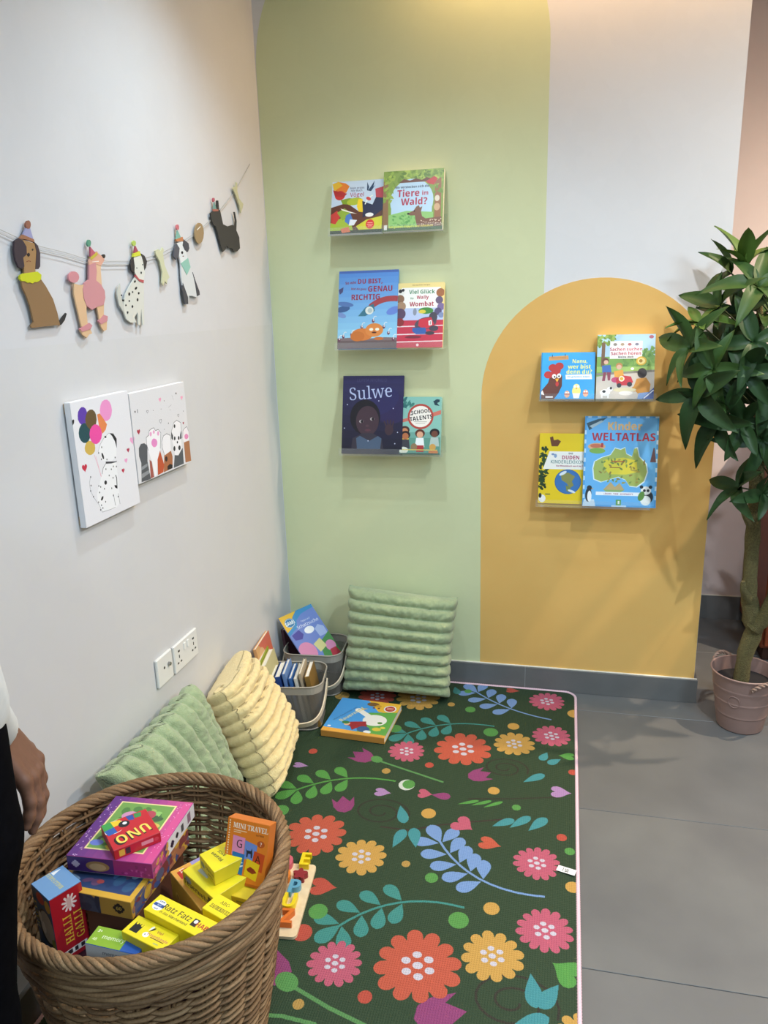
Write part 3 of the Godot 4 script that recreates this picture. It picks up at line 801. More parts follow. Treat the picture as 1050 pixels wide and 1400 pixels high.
func art_night(p: Pic, h: float) -> void:
	for k in 10: p.rect(0, h * k / 10.0, 100, h * (k + 1) / 10.0, Color("322f5c").lerp(Color("17172a"), k / 9.0).to_html(false))
	p.ell(78, 50, 30, 26, "2c2450", 20); p.ell(60, 40, 34, 22, "2b2858", -20)
	# a plain child's head and shoulders
	p.ell(38, 66, 25, 28, "15131d"); p.ell(42, 72, 19, 24, "43303a"); p.poly([18, 100, 34, 92, 52, 92, 66, 100, 70, h - 6, 16, h - 6], "35303c")
	p.poly([24, 100, 30, 96, 46, 104, 60, 96, 66, 100, 64, h - 6, 26, h - 6], "4a5c74")
	p.ell(32, 73, 3.6, 2.6, "b8b0ac"); p.ell(50, 69, 3.6, 2.6, "b8b0ac"); p.ell(33, 73, 2.2, 2.4, "18141a"); p.ell(51, 69, 2.2, 2.4, "18141a"); p.ell(42, 80, 3, 2, "523a42"); p.ell(43, 87, 5, 1.8, "5c3640")
	p.ell(78, 86, 7, 9, "3e2c36"); 
	for k in 4: p.line([74 + k * 3, 82, 70 + k * 5, 70 + absf(k - 1.5) * 2], 2.4, "3e2c36")
	for q in [[8, 46], [4, 84], [84, 52], [60, 40], [88, 108], [92, 90], [44, 104], [70, 24]]: p.ell(q[0], q[1], 0.9, 0.9, "d8dcf0")
	p.rect(0, h - 8, 100, h, "2b2a38")
	p.text("LUPITA NYONG'O", 48, 7, 4.5, "4a4a72", 0, "light")
	# brush-like title
	p.text("Sulwe", 46, 26, 21, "b9c4e4", -5, "seriflight", 70)

func art_school(p: Pic, h: float) -> void:
	p.rect(0, 0, 100, h, "84bcb0")
	p.poly([0, 56, 40, 46, 40, 54, 0, 64], "c87060"); p.poly([62, 44, 100, 32, 100, 42, 62, 54], "c87060")
	p.ell(50, 48, 32, 31, "b0453c"); p.ell(50, 48, 27, 26, "f0ebe2")
	leaves_band(p, 4, 4, 30, 30, 8, ["2f6a6a", "3c7c74"], 14, 2); p.poly([80, 10, 96, 6, 90, 16, 96, 22, 84, 20], "203c48"); p.ell(90, 10, 6, 4, "203c48")
	p.text("SCHOOL", 50, 36, 9, "1c1c1c", -8); p.text("OF", 28, 44, 4, "1c1c1c", -8); p.text("TALENTS", 51, 51, 10, "1c1c1c", -8)
	p.rect(34, 60, 66, 61.4, "a8a49c"); p.rect(38, 64, 62, 65.2, "a8a49c")
	p.poly([0, 100, 30, 96, 100, 98, 100, h, 0, h], "5c9484"); p.rect(24, 86, 84, 100, "6ca498")
	for q in [[12, 84, "c8865c", "4a2c24", "e0c048"], [14, 96, "b06c44", "241c1c", "3c3c44"], [50, 92, "d8a484", "5a2c1c", "e4ecec"], [86, 90, "6a4030", "181418", "b0c4bc"]]:
		p.ell(q[0], q[1] - 3, 12, 10, q[3]); p.ell(q[0], q[1], 8, 8, q[2]); p.poly([q[0] - 9, q[1] + 8, q[0] + 9, q[1] + 8, q[0] + 12, q[1] + 30, q[0] - 12, q[1] + 30], q[4])
	p.poly([42, 118, 60, 118, 60, 134, 42, 134], "a83434"); p.ell(36, 122, 8, 9, "8c7454"); p.ell(82, 122, 8, 8, "d0a050"); p.ell(10, 130, 12, 8, "d8dccc"); p.ell(84, 134, 12, 5, "c87a44")
	p.rect(6, 128, 94, 130, "d8c85c"); p.rect(0, h - 3, 100, h, "3c5c54")

func art_rooster(p: Pic, h: float) -> void:
	p.rect(0, 0, 100, h, "2f9fe4")
	p.poly([14, 8, 50, 6, 51, 14, 14, 16], "b88c58"); p.rect(20, 4, 21, 9, "3c3c3c"); p.rect(44, 3, 45, 8, "3c3c3c"); p.rect(18, 10, 46, 11, "8a6238")
	p.poly([0, 78, 14, 60, 18, 44, 28, 38, 40, 46, 40, 66, 34, 80, 26, h, 0, h], "5a2c20")
	for q in [[14, 44, 8], [22, 30, 8], [34, 27, 8], [28, 36, 9]]: p.ell(q[0], q[1], q[2], q[2] * 0.9, "b02c2c")
	p.ell(25, 47, 4, 4.6, "f4f4f0"); p.ell(34, 46, 4, 4.6, "f4f4f0"); p.ell(26, 48, 1.5, 2, "1c1c1c"); p.ell(34, 47, 1.5, 2, "1c1c1c"); p.poly([27, 52, 34, 51, 31, 60], "e8a82c"); p.ell(31, 62, 3, 5, "b02c2c")
	p.poly([0, 82, 4, 74, 8, 84], "f0ece8"); p.rect(10, 86, 24, 89, "e8e8e8")
	for q in [[50, 82, "e0a888"], [84, 80, "e0a888"]]: p.ell(q[0], q[1], 5, 7, q[2]); p.rect(q[0] - 5, q[1] - 1, q[0] + 5, q[1] + 1, "b05c4c"); p.ell(q[0] - 2, q[1] - 3, 1.4, 1.6, "f4f4f4"); p.ell(q[0] + 2, q[1] - 3, 1.4, 1.6, "f4f4f4")
	p.ell(67, 76, 8, 10, "e8e07c"); p.ell(67, 68, 6, 6, "ece48c"); p.ell(64, 67, 2, 2.4, "f6f6f2"); p.ell(70, 67, 2, 2.4, "f6f6f2"); p.poly([60, 80, 74, 80, 72, 90, 62, 90], "f0f0e8"); p.poly([65, 70, 69, 70, 67, 73], "e08a2c")
	p.text("Nanu,", 72, 18, 8.5, "f2ec78"); p.text("wer bist", 71, 28, 8.5, "f2ec78"); p.text("denn du?", 71, 38, 8.5, "f2ec78")
	p.poly([46, 44, 94, 43, 95, 53, 47, 53], "f0f4f6"); p.text("Die geheimen Küken", 70, 48.4, 4.2, "3c8cc4")
	p.rect(0, 0, 2, h, "2480bc")

func art_street(p: Pic, h: float) -> void:
	p.rect(0, 0, 100, h, "aed2ea"); p.rect(0, 40, 100, 80, "7aa84c"); p.poly([0, 76, 30, 72, 100, 66, 100, h, 0, h], "c9c2b6")
	leaves_band(p, 46, 24, 100, 60, 90, ["5c8a3c", "6f9c48", "84ac54"], 10, 12); leaves_band(p, 0, 0, 34, 20, 34, ["7c9c34", "94b04c", "6a8a30"], 9, 13)
	p.poly([8, 14, 14, 14, 13, 60, 7, 60], "7a5a3c"); p.rect(0, 58, 100, 68, "9cc060"); p.poly([0, 70, 100, 64, 100, 68, 0, 74], "8a8478")
	p.poly([22, 12, 78, 12, 78, 44, 22, 44], "f6f4ee")
	for k in 4: p.ell(31 + k * 12.5, 18, 3.4, 2.6, ["8c8478", "a89478", "b06868", "7c7c8c"][k])
	p.text("Sachen suchen", 50, 26.5, 6.2, "b0344c"); p.text("Sachen hören", 50, 34, 6.2, "b0344c"); p.text("Meine Welt", 50, 40.5, 3.8, "3c3c3c")
	p.ell(77, 48, 9, 8, "d8b02c"); p.ell(77, 48, 6.5, 5.8, "f0dc8c"); p.ell(76, 48, 3, 3, "a07c1c")
	p.ell(15, 48, 6, 6, "6a3c28"); p.ell(16, 50, 4, 4, "e4b89c"); p.poly([9, 56, 24, 55, 26, 68, 10, 69], "3c6cb4"); p.poly([12, 68, 17, 68, 15, 84, 10, 84], "8c3c50"); p.poly([18, 68, 25, 68, 24, 83, 20, 83], "8c3c50")
	p.ell(39, 57, 6, 6, "c88c4c"); p.ell(39, 59, 4.4, 4.4, "e4b89c"); p.poly([30, 66, 46, 64, 48, 78, 32, 80], "e0a038"); p.ell(34, 82, 8, 5, "c04470")
	p.poly([34, 80, 46, 74, 60, 76, 64, 86, 58, 92, 36, 92], "c02c34"); p.ell(44, 80, 5, 5, "f0e4c8"); p.ell(44, 80, 3, 3, "d8a82c"); p.ell(40, 92, 4, 4, "2c2c34"); p.ell(58, 90, 4.4, 4.4, "2c2c34")
	p.ell(79, 70, 8, 9, "35261f"); p.poly([70, 80, 86, 78, 94, 90, 92, 106, 74, 108, 64, 98], "c88a2c"); p.poly([62, 96, 74, 88, 78, 94, 66, 104], "d09434"); p.poly([74, 106, 92, 104, 94, h, 72, h], "7a9cd0")
	p.ell(50, 100, 20, 4, "d8d0a8"); p.ell(52, 106, 12, 4, "e8e4dc")
	p.ell(16, 105, 9, 6, "f0f0ec"); p.ell(24, 99, 5, 4.4, "f0f0ec"); p.ell(14, 103, 3, 2.4, "2c2c2c"); p.ell(26, 97, 2, 2.4, "2c2c2c"); p.rect(9, 108, 12, 115, "f0f0ec"); p.rect(20, 108, 23, 115, "f0f0ec")
	p.poly([80, h, 100, 96, 100, h], "2c4c9c"); p.line([83, h - 1, 99, 101], 2.0, "e8ecf4"); p.ell(62, 62, 3, 2.4, "f0f0ec"); p.ell(93, 5, 4, 3, "a85c6c")

func art_lexicon(p: Pic, h: float) -> void:
	p.rect(0, 0, 100, h, "e8c91a")
	leaves_band(p, 0, 30, 16, 112, 60, ["26401c", "2f4a20", "1f3418"], 10, 21)
	p.poly([20, 8, 26, 6, 28, 14, 36, 12, 42, 16, 36, 26, 24, 26, 22, 18], "6a3c20")
	p.poly([20, 36, 100, 36, 100, 72, 8, 72], "f2efe6")
	p.ell(27, 42, 3, 2, "7c94b8"); p.ell(32, 45, 3, 4, "8ca4c4")
	p.text("DAS", 62, 40, 3.4, "3c3c3c"); p.text("DUDEN", 62, 48, 7.5, "a83058"); p.text("KINDERLEXIKON", 56, 57, 6.4, "2f6a6a", 0, "light"); p.text("Das Wissensbuch von A bis Z", 60, 65, 3, "8c3048")
	p.ell(58, 97, 26, 25, "2c5c9c"); p.ell(58, 97, 25, 24, "3a74b4"); p.poly([44, 84, 58, 78, 72, 86, 66, 96, 70, 104, 62, 110, 56, 100, 46, 94], "8a8c50"); p.poly([54, 104, 64, 108, 62, 118, 56, 116], "7c8848"); p.ell(48, 80, 8, 3, "e0e8ec", -30); p.ell(66, 116, 8, 2.4, "dce4e8", 20)
	p.ell(8, 132, 7, 8, "ecece6"); p.ell(4, 126, 3, 5, "2c2c2c"); p.rect(14, 122, 24, 124, "6a6a40"); p.rect(92, 120, 100, 138, "8c4040")

func art_atlas(p: Pic, h: float) -> void:
	p.rect(0, 0, 100, h, "4d9fdc"); p.rect(2.5, 2.5, 97.5, h - 2.5, "67b2e8")
	for k in 8: p.rect(4 + k * 13, 0, 9 + k * 13, 2.5, "bcd8ec"); p.rect(0, 20 + k * 13, 2.5, 26 + k * 13, "bcd8ec"); p.rect(97.5, 20 + k * 13, 100, 26 + k * 13, "bcd8ec")
	p.poly([2, 10, 18, 4, 30, 2, 20, 10, 6, 20], "2c4c5c"); p.poly([6, 14, 22, 6, 26, 7, 10, 17], "a8bcc4")
	p.text("Kinder", 55, 14, 11.5, "cfa468"); p.text("Kinder", 54.4, 13.4, 11.5, "dcb47c"); p.text("WELTATLAS", 53, 29, 11, "b02434", 0, "bold", 86)
	p.ell(17, 43, 12, 5, "d8a878"); p.ell(16, 42, 8, 3, "c46c4c"); p.ell(18, 49, 11, 4, "7cac4c"); p.rect(23, 38, 26, 44, "b03434")
	p.poly([90, 64, 94, 44, 95.5, 44, 98, 64], "6a4a4c")
	# a generic island continent
	var c := [12, 74, 14, 64, 24, 58, 36, 54, 42, 44, 50, 46, 56, 43, 58, 52, 66, 56, 69, 44, 73, 43, 76, 56, 86, 66, 88, 78, 84, 92, 74, 100, 64, 99, 58, 90, 48, 86, 36, 90, 24, 94, 14, 90]
	p.poly(c.map(func(v): return v), "dceef4")
	var s := []
	for k in range(0, c.size(), 2): s.append(50 + (c[k] - 50) * 0.96); s.append(71 + (c[k + 1] - 71) * 0.95)
	p.poly(s, "a2b45c"); p.poly([27, 62, 54, 58, 72, 62, 74, 78, 58, 82, 36, 82, 28, 74], "d6cc3c")
	leaves_band(p, 18, 60, 84, 94, 46, ["7c9448", "8c7c3c", "a89c44", "6a8440"], 5, 31); p.rect(38, 63, 56, 64.4, "b0502c"); p.rect(36, 72, 50, 73, "8c4c2c")
	p.poly([28, 104, 38, 93, 44, 100, 50, 94, 57, 104], "c0a874"); p.poly([28, 104, 57, 104, 52, 107, 32, 107], "8cb06c")
	p.rect(18, 107, 80, 112, "eef2f4"); p.text("LÄNDER · TIERE · KONTINENTE", 49, 109.6, 2.6, "8c3c5c", 0, "light")
	p.poly([46, 118, 53, 118, 53, 126, 46, 126], "5c9c3c"); p.rect(48.5, 119.5, 51, 124, "e8ece0"); p.rect(40, h - 2.5, 60, h, "bcd8ec")
	p.poly([2, h - 10, 16, h - 10, 18, h, 0, h], "c8dce8"); p.ell(8, 112, 4.4, 10, "242c34"); p.ell(9.4, 114, 3, 8, "eef0f0"); p.ell(9, 102, 3.4, 3.6, "242c34"); p.poly([12, 102, 15, 103, 12, 104], "d88c2c")
	p.ell(88, 113, 8, 9, "20242a"); p.ell(86, 118, 7, 7, "eceee8"); p.ell(86, 104, 7, 6, "f0f0ea"); p.ell(80, 99, 2.4, 2.4, "20242a"); p.ell(92, 99, 2.4, 2.4, "20242a"); p.ell(84, 104, 1.8, 2, "20242a"); p.ell(89, 104, 1.8, 2, "20242a"); p.ell(80, 112, 4, 7, "5c8c3c", 20)

# ---------------------------------------------------------------- garland of card dogs on the left wall
func card(o: Node3D, called: String, pts: Array, x: float, thick: float, col: String, base: Vector3) -> MeshInstance3D:
	# pts: (z, y) pairs on the wall; the card faces +x
	var b := Buf.new()
	b.slab(to2(pts), Transform3D(Basis(Vector3(0, 0, 1), Vector3(0, 1, 0), Vector3(1, 0, 0)), Vector3(x, 0, 0) - base), thick)
	return part(called, b.mesh(mat(col, 0.75)), o)

func dog(label: String, called: String, category: String, at: Vector3, layers: Array) -> void:
	var o := thing(called, label, category, at, "cut-outs on the garland" if category == "cut-out" else "")
	var under := {"eye": "head", "nose": "head", "mouth": "head", "ear": "head", "hat_brim": "hat", "pompom": "hat", "spot": "body", "leg_patch": "body"}
	var made := {}
	for l in layers:
		if not under.has(l[0]):
			var c := card(o, l[0], l[1], l[2], l[3], l[4], at)
			if not made.has(l[0]): made[l[0]] = c
	for l in layers:
		if under.has(l[0]): card(made.get(under[l[0]], o), l[0], l[1], l[2], l[3], l[4], at)

func garland() -> void:
	var X := 0.007
	var T := 0.0035
	for s in 2:
		var pts := PackedVector3Array()
		for q in [Vector3(0.008, 1.6761, 1.5474), Vector3(0.008, 1.6559, 1.4378), Vector3(0.008, 1.6411, 1.3772), Vector3(0.008, 1.6305, 1.3174), Vector3(0.008, 1.6229, 1.2365), Vector3(0.008, 1.6112, 1.151), Vector3(0.008, 1.6115, 1.0665), Vector3(0.008, 1.6164, 0.9488), Vector3(0.008, 1.6432, 0.8039), Vector3(0.008, 1.6696, 0.711), Vector3(0.008, 1.7199, 0.5634), Vector3(0.008, 1.7749, 0.4357), Vector3(0.008, 1.8626, 0.2729), Vector3(0.004, 1.9694, 0.126)]:
			var sag := 0.008 * s * clampf((q.z - 0.3) / 0.5, 0.0, 1.0)
			pts.append(Vector3(0.0055 + 0.0005 * s, q.y - sag, q.z))
		var b := Buf.new()
		b.tube(pts, 0.0007, 5)
		var o := thing("garland_string", ["upper of two thin grey strings carrying the dog cut-outs", "lower of two thin grey strings carrying the dog cut-outs"][s], "string", pts[0], "strings of the garland")
		part("cord", b.mesh(mat("b4b0a8", 0.9)), o, Transform3D(Basis.IDENTITY, -pts[0]))
	dog("brown long-eared dog cut-out with dark ears and yellow ruff", "dog_cutout", "cut-out", Vector3(0.007, 1.4667, 1.3457), [
		["tail", [1.298, 1.473, 1.281, 1.486, 1.268, 1.494, 1.265, 1.492, 1.275, 1.479, 1.288, 1.470, 1.297, 1.468], X, T * 0.9, "2c2a2a"],
		["body", [1.400, 1.559, 1.389, 1.574, 1.364, 1.575, 1.351, 1.576, 1.339, 1.565, 1.325, 1.550, 1.307, 1.524, 1.298, 1.494, 1.295, 1.469, 1.340, 1.468, 1.390, 1.466, 1.391, 1.471, 1.381, 1.478, 1.385, 1.510, 1.392, 1.532, 1.400, 1.547], X, T, "8b6c48"],
		["head", [1.386, 1.641, 1.344, 1.635, 1.339, 1.627, 1.347, 1.601, 1.353, 1.583, 1.353, 1.575, 1.389, 1.574, 1.386, 1.592, 1.387, 1.603, 1.386, 1.615, 1.392, 1.626], X, T + 0.0004, "a07c50"],
		["ear", [1.391, 1.642, 1.380, 1.639, 1.371, 1.627, 1.373, 1.612, 1.386, 1.605, 1.386, 1.588, 1.394, 1.583, 1.404, 1.586, 1.410, 1.599, 1.410, 1.619, 1.405, 1.635], X, T + 0.001, "3a2e36"],
		["ear", [1.344, 1.638, 1.334, 1.631, 1.330, 1.616, 1.336, 1.590, 1.343, 1.584, 1.352, 1.584, 1.347, 1.601, 1.341, 1.619], X, T + 0.001, "40333a"],
		["ruff", [1.403, 1.570, 1.392, 1.574, 1.347, 1.579, 1.336, 1.573, 1.339, 1.564, 1.347, 1.560, 1.354, 1.558, 1.362, 1.558, 1.368, 1.555, 1.376, 1.557, 1.384, 1.556, 1.391, 1.559, 1.400, 1.559, 1.405, 1.563], X, T + 0.0012, "c6ca1c"],
		["hat", [1.363, 1.663, 1.350, 1.664, 1.344, 1.642, 1.379, 1.645], X, T, "9a9abf"],
		["hat_brim", [1.389, 1.641, 1.377, 1.650, 1.344, 1.643, 1.343, 1.637, 1.368, 1.641], X, T + 0.0008, "9a6a4c"],
		["pompom", [1.347, 1.671, 1.349, 1.667, 1.351, 1.664, 1.355, 1.663, 1.358, 1.662, 1.361, 1.664, 1.363, 1.666, 1.363, 1.670, 1.361, 1.673, 1.358, 1.676, 1.355, 1.678, 1.351, 1.679, 1.348, 1.677, 1.347, 1.675], X, T + 0.0006, "94604c"],
		["eye", [1.350, 1.622, 1.351, 1.621, 1.351, 1.621, 1.353, 1.620, 1.354, 1.620, 1.355, 1.621, 1.355, 1.621, 1.355, 1.622, 1.355, 1.623, 1.354, 1.623, 1.353, 1.624, 1.352, 1.624, 1.351, 1.624, 1.350, 1.623], X, T + 0.0008, "241c1c"], ["nose", [1.364, 1.612, 1.365, 1.610, 1.366, 1.609, 1.368, 1.608, 1.370, 1.608, 1.371, 1.609, 1.372, 1.610, 1.372, 1.611, 1.372, 1.613, 1.370, 1.614, 1.368, 1.615, 1.366, 1.615, 1.365, 1.614, 1.364, 1.613], X, T + 0.0014, "241818"],
		["mouth", [1.377, 1.598, 1.370, 1.600, 1.363, 1.599, 1.364, 1.598, 1.370, 1.599, 1.377, 1.597], X, T + 0.0008, "7a3024"]])
	dog("pink poodle cut-out with a party hat and fluffy cuffs", "dog_cutout", "cut-out", Vector3(0.007, 1.4357, 1.1793), [
		["body", [1.225, 1.557, 1.205, 1.554, 1.186, 1.555, 1.182, 1.534, 1.191, 1.495, 1.192, 1.467, 1.217, 1.462, 1.224, 1.501, 1.230, 1.534], X, T, "d9b48c"],
		["front_leg", [1.147, 1.508, 1.116, 1.512, 1.124, 1.483, 1.143, 1.475], X, T, "d9b48c"],
		["neck", [1.129, 1.606, 1.105, 1.607, 1.113, 1.591, 1.116, 1.554, 1.140, 1.566], X, T, "dcb894"],
		["chest", [1.168, 1.566, 1.143, 1.568, 1.120, 1.556, 1.108, 1.542, 1.109, 1.526, 1.119, 1.510, 1.146, 1.506, 1.169, 1.499, 1.188, 1.508, 1.196, 1.526, 1.195, 1.546, 1.185, 1.559], X, T + 0.001, "c98c90"],
		["mane", [1.159, 1.599, 1.131, 1.606, 1.131, 1.586, 1.138, 1.565, 1.167, 1.563], X, T + 0.0008, "c98c90"],
		["head", [1.157, 1.607, 1.150, 1.615, 1.120, 1.631, 1.116, 1.627, 1.102, 1.621, 1.092, 1.618, 1.095, 1.611, 1.111, 1.599, 1.128, 1.602, 1.158, 1.599], X, T + 0.0005, "d8a38c"],
		["nose", [1.088, 1.622, 1.089, 1.620, 1.091, 1.618, 1.094, 1.617, 1.096, 1.617, 1.099, 1.618, 1.100, 1.619, 1.101, 1.621, 1.099, 1.623, 1.097, 1.624, 1.095, 1.625, 1.092, 1.626, 1.089, 1.625, 1.088, 1.623], X, T + 0.001, "24201c"], ["pompom_tail", [1.203, 1.571, 1.206, 1.566, 1.213, 1.561, 1.221, 1.559, 1.230, 1.559, 1.237, 1.561, 1.242, 1.565, 1.243, 1.570, 1.240, 1.576, 1.233, 1.580, 1.225, 1.583, 1.216, 1.583, 1.209, 1.581, 1.204, 1.577], X, T + 0.0006, "cc8a90"],
		["cuff", [1.149, 1.473, 1.124, 1.487, 1.108, 1.483, 1.112, 1.472, 1.140, 1.465], X, T + 0.001, "cc8a90"], ["cuff", [1.226, 1.458, 1.212, 1.463, 1.186, 1.470, 1.176, 1.464, 1.184, 1.456, 1.218, 1.451], X, T + 0.001, "cc8a90"],
		["paw", [1.143, 1.467, 1.112, 1.472, 1.118, 1.452, 1.129, 1.449, 1.138, 1.457], X, T, "d9b48c"], ["paw", [1.225, 1.455, 1.185, 1.457, 1.179, 1.446, 1.192, 1.444, 1.202, 1.437, 1.216, 1.444], X, T, "d9b48c"],
		["hat", [1.145, 1.640, 1.125, 1.626, 1.149, 1.615], X, T + 0.0004, "b85c6c"], ["hat_brim", [1.151, 1.616, 1.123, 1.629, 1.119, 1.624, 1.148, 1.610], X, T + 0.0012, "bcae3e"], ["pompom", [1.140, 1.648, 1.142, 1.645, 1.144, 1.642, 1.148, 1.640, 1.151, 1.640, 1.153, 1.641, 1.155, 1.644, 1.155, 1.647, 1.153, 1.650, 1.151, 1.653, 1.148, 1.655, 1.144, 1.655, 1.142, 1.654, 1.140, 1.651], X, T + 0.0006, "5b9478"],
		["eye", [1.145, 1.607, 1.118, 1.610, 1.118, 1.608, 1.145, 1.606], X, T + 0.0009, "f0e8e0"]])
	dog("spotted white dalmatian cut-out sitting with a red collar", "dog_cutout", "cut-out", Vector3(0.007, 1.4655, 0.9505), [
		["tail", [1.035, 1.560, 1.048, 1.551, 1.054, 1.534, 1.050, 1.509, 1.035, 1.492, 1.030, 1.505, 1.035, 1.520, 1.037, 1.543], X, T * 0.9, "c4c4bb"],
		["body", [0.9630, 1.576, 0.9233, 1.568, 0.9300, 1.526, 0.9420, 1.458, 0.9522, 1.457, 0.9490, 1.499, 0.9637, 1.457, 0.9719, 1.459, 0.9683, 1.490, 0.9862, 1.478, 0.9793, 1.465, 1.006, 1.465, 1.025, 1.474, 1.033, 1.492, 1.031, 1.513, 1.016, 1.534, 0.9957, 1.552], X, T, "d4d4ca"],
		["head", [0.9593, 1.624, 0.9230, 1.632, 0.9111, 1.615, 0.9123, 1.588, 0.9228, 1.570, 0.9486, 1.573, 0.9624, 1.589, 0.9651, 1.606], X, T + 0.0004, "dadad0"],
		["ear", [0.9612, 1.625, 0.9600, 1.604, 0.9652, 1.586, 0.9785, 1.593, 0.9795, 1.608, 0.9709, 1.619], X, T + 0.001, "34302f"], ["ear", [0.9220, 1.636, 0.9056, 1.631, 0.8962, 1.618, 0.9049, 1.602, 0.9140, 1.595, 0.9156, 1.615], X, T + 0.001, "3a3634"],
		["collar", [0.9595, 1.583, 0.9444, 1.572, 0.9228, 1.570, 0.9252, 1.563, 0.9456, 1.567, 0.9628, 1.577], X, T + 0.0012, "b45458"],
		["hat", [0.9444, 1.654, 0.9334, 1.641, 0.9544, 1.636], X, T, "a84a58"], ["hat_brim", [0.9591, 1.634, 0.9275, 1.642, 0.9240, 1.631, 0.9630, 1.626], X, T + 0.0012, "cdd23a"], ["pompom", [0.9413, 1.660, 0.9427, 1.657, 0.9454, 1.655, 0.9490, 1.653, 0.9526, 1.653, 0.9557, 1.654, 0.9574, 1.656, 0.9576, 1.659, 0.9562, 1.662, 0.9535, 1.664, 0.9499, 1.666, 0.9463, 1.666, 0.9433, 1.665, 0.9415, 1.663], X, T + 0.0006, "b2c65c"],
		["spot", [0.9626, 1.565, 0.9645, 1.564, 0.9667, 1.563, 0.9688, 1.563, 0.9703, 1.563, 0.9710, 1.564, 0.9708, 1.566, 0.9696, 1.567, 0.9677, 1.568, 0.9655, 1.569, 0.9634, 1.569, 0.9618, 1.568, 0.9611, 1.567, 0.9614, 1.566], X, T + 0.0004, "1c1a1a"], ["spot", [0.9606, 1.548, 0.9631, 1.547, 0.9658, 1.546, 0.9683, 1.546, 0.9700, 1.546, 0.9706, 1.547, 0.9700, 1.549, 0.9683, 1.551, 0.9658, 1.552, 0.9630, 1.553, 0.9605, 1.553, 0.9588, 1.553, 0.9582, 1.552, 0.9588, 1.550], X, T + 0.0004, "1c1a1a"], ["spot", [0.9951, 1.535, 0.9960, 1.533, 0.9976, 1.532, 0.9996, 1.531, 1.002, 1.531, 1.003, 1.532, 1.004, 1.533, 1.004, 1.535, 1.003, 1.537, 1.002, 1.538, 0.9998, 1.539, 0.9978, 1.539, 0.9961, 1.538, 0.9952, 1.537], X, T + 0.0004, "1c1a1a"],
		["spot", [0.9497, 1.537, 0.9503, 1.536, 0.9517, 1.535, 0.9534, 1.534, 0.9551, 1.534, 0.9566, 1.535, 0.9574, 1.536, 0.9575, 1.537, 0.9568, 1.539, 0.9555, 1.540, 0.9538, 1.540, 0.9521, 1.540, 0.9506, 1.540, 0.9498, 1.539], X, T + 0.0004, "1c1a1a"], ["spot", [0.9588, 1.521, 0.9595, 1.519, 0.9609, 1.518, 0.9626, 1.517, 0.9644, 1.517, 0.9658, 1.518, 0.9666, 1.519, 0.9666, 1.521, 0.9659, 1.523, 0.9645, 1.524, 0.9628, 1.525, 0.9611, 1.525, 0.9597, 1.524, 0.9589, 1.523], X, T + 0.0004, "1c1a1a"], ["spot", [0.9873, 1.504, 0.9880, 1.503, 0.9893, 1.502, 0.9910, 1.501, 0.9927, 1.501, 0.9941, 1.502, 0.9949, 1.503, 0.9949, 1.505, 0.9942, 1.506, 0.9929, 1.507, 0.9912, 1.508, 0.9895, 1.508, 0.9881, 1.507, 0.9873, 1.506], X, T + 0.0004, "1c1a1a"],
		["spot", [1.013, 1.490, 1.014, 1.489, 1.015, 1.488, 1.017, 1.487, 1.018, 1.487, 1.020, 1.488, 1.020, 1.489, 1.020, 1.490, 1.020, 1.492, 1.019, 1.493, 1.017, 1.493, 1.015, 1.493, 1.014, 1.493, 1.013, 1.492], X, T + 0.0004, "1c1a1a"], ["spot", [0.9995, 1.518, 1.000, 1.517, 1.001, 1.517, 1.003, 1.516, 1.004, 1.516, 1.005, 1.517, 1.006, 1.517, 1.006, 1.518, 1.006, 1.519, 1.005, 1.520, 1.003, 1.520, 1.002, 1.520, 1.000, 1.520, 0.9997, 1.519], X, T + 0.0004, "1c1a1a"], ["spot", [0.9797, 1.540, 0.9802, 1.539, 0.9812, 1.538, 0.9825, 1.538, 0.9838, 1.538, 0.9849, 1.538, 0.9855, 1.539, 0.9856, 1.540, 0.9851, 1.541, 0.9842, 1.542, 0.9829, 1.542, 0.9816, 1.542, 0.9805, 1.542, 0.9798, 1.541], X, T + 0.0004, "1c1a1a"],
		["spot", [1.018, 1.508, 1.018, 1.507, 1.019, 1.506, 1.021, 1.506, 1.022, 1.506, 1.023, 1.506, 1.024, 1.507, 1.024, 1.508, 1.023, 1.509, 1.022, 1.510, 1.021, 1.510, 1.020, 1.510, 1.019, 1.510, 1.018, 1.509], X, T + 0.0004, "1c1a1a"], ["spot", [1.026, 1.520, 1.026, 1.519, 1.027, 1.519, 1.028, 1.518, 1.029, 1.518, 1.031, 1.519, 1.031, 1.519, 1.031, 1.520, 1.031, 1.521, 1.030, 1.522, 1.029, 1.522, 1.027, 1.522, 1.026, 1.522, 1.026, 1.521], X, T + 0.0004, "1c1a1a"], ["spot", [1.033, 1.532, 1.034, 1.531, 1.035, 1.530, 1.036, 1.530, 1.037, 1.530, 1.038, 1.530, 1.038, 1.531, 1.038, 1.532, 1.038, 1.533, 1.037, 1.533, 1.036, 1.534, 1.035, 1.534, 1.034, 1.534, 1.033, 1.533], X, T + 0.0004, "1c1a1a"],
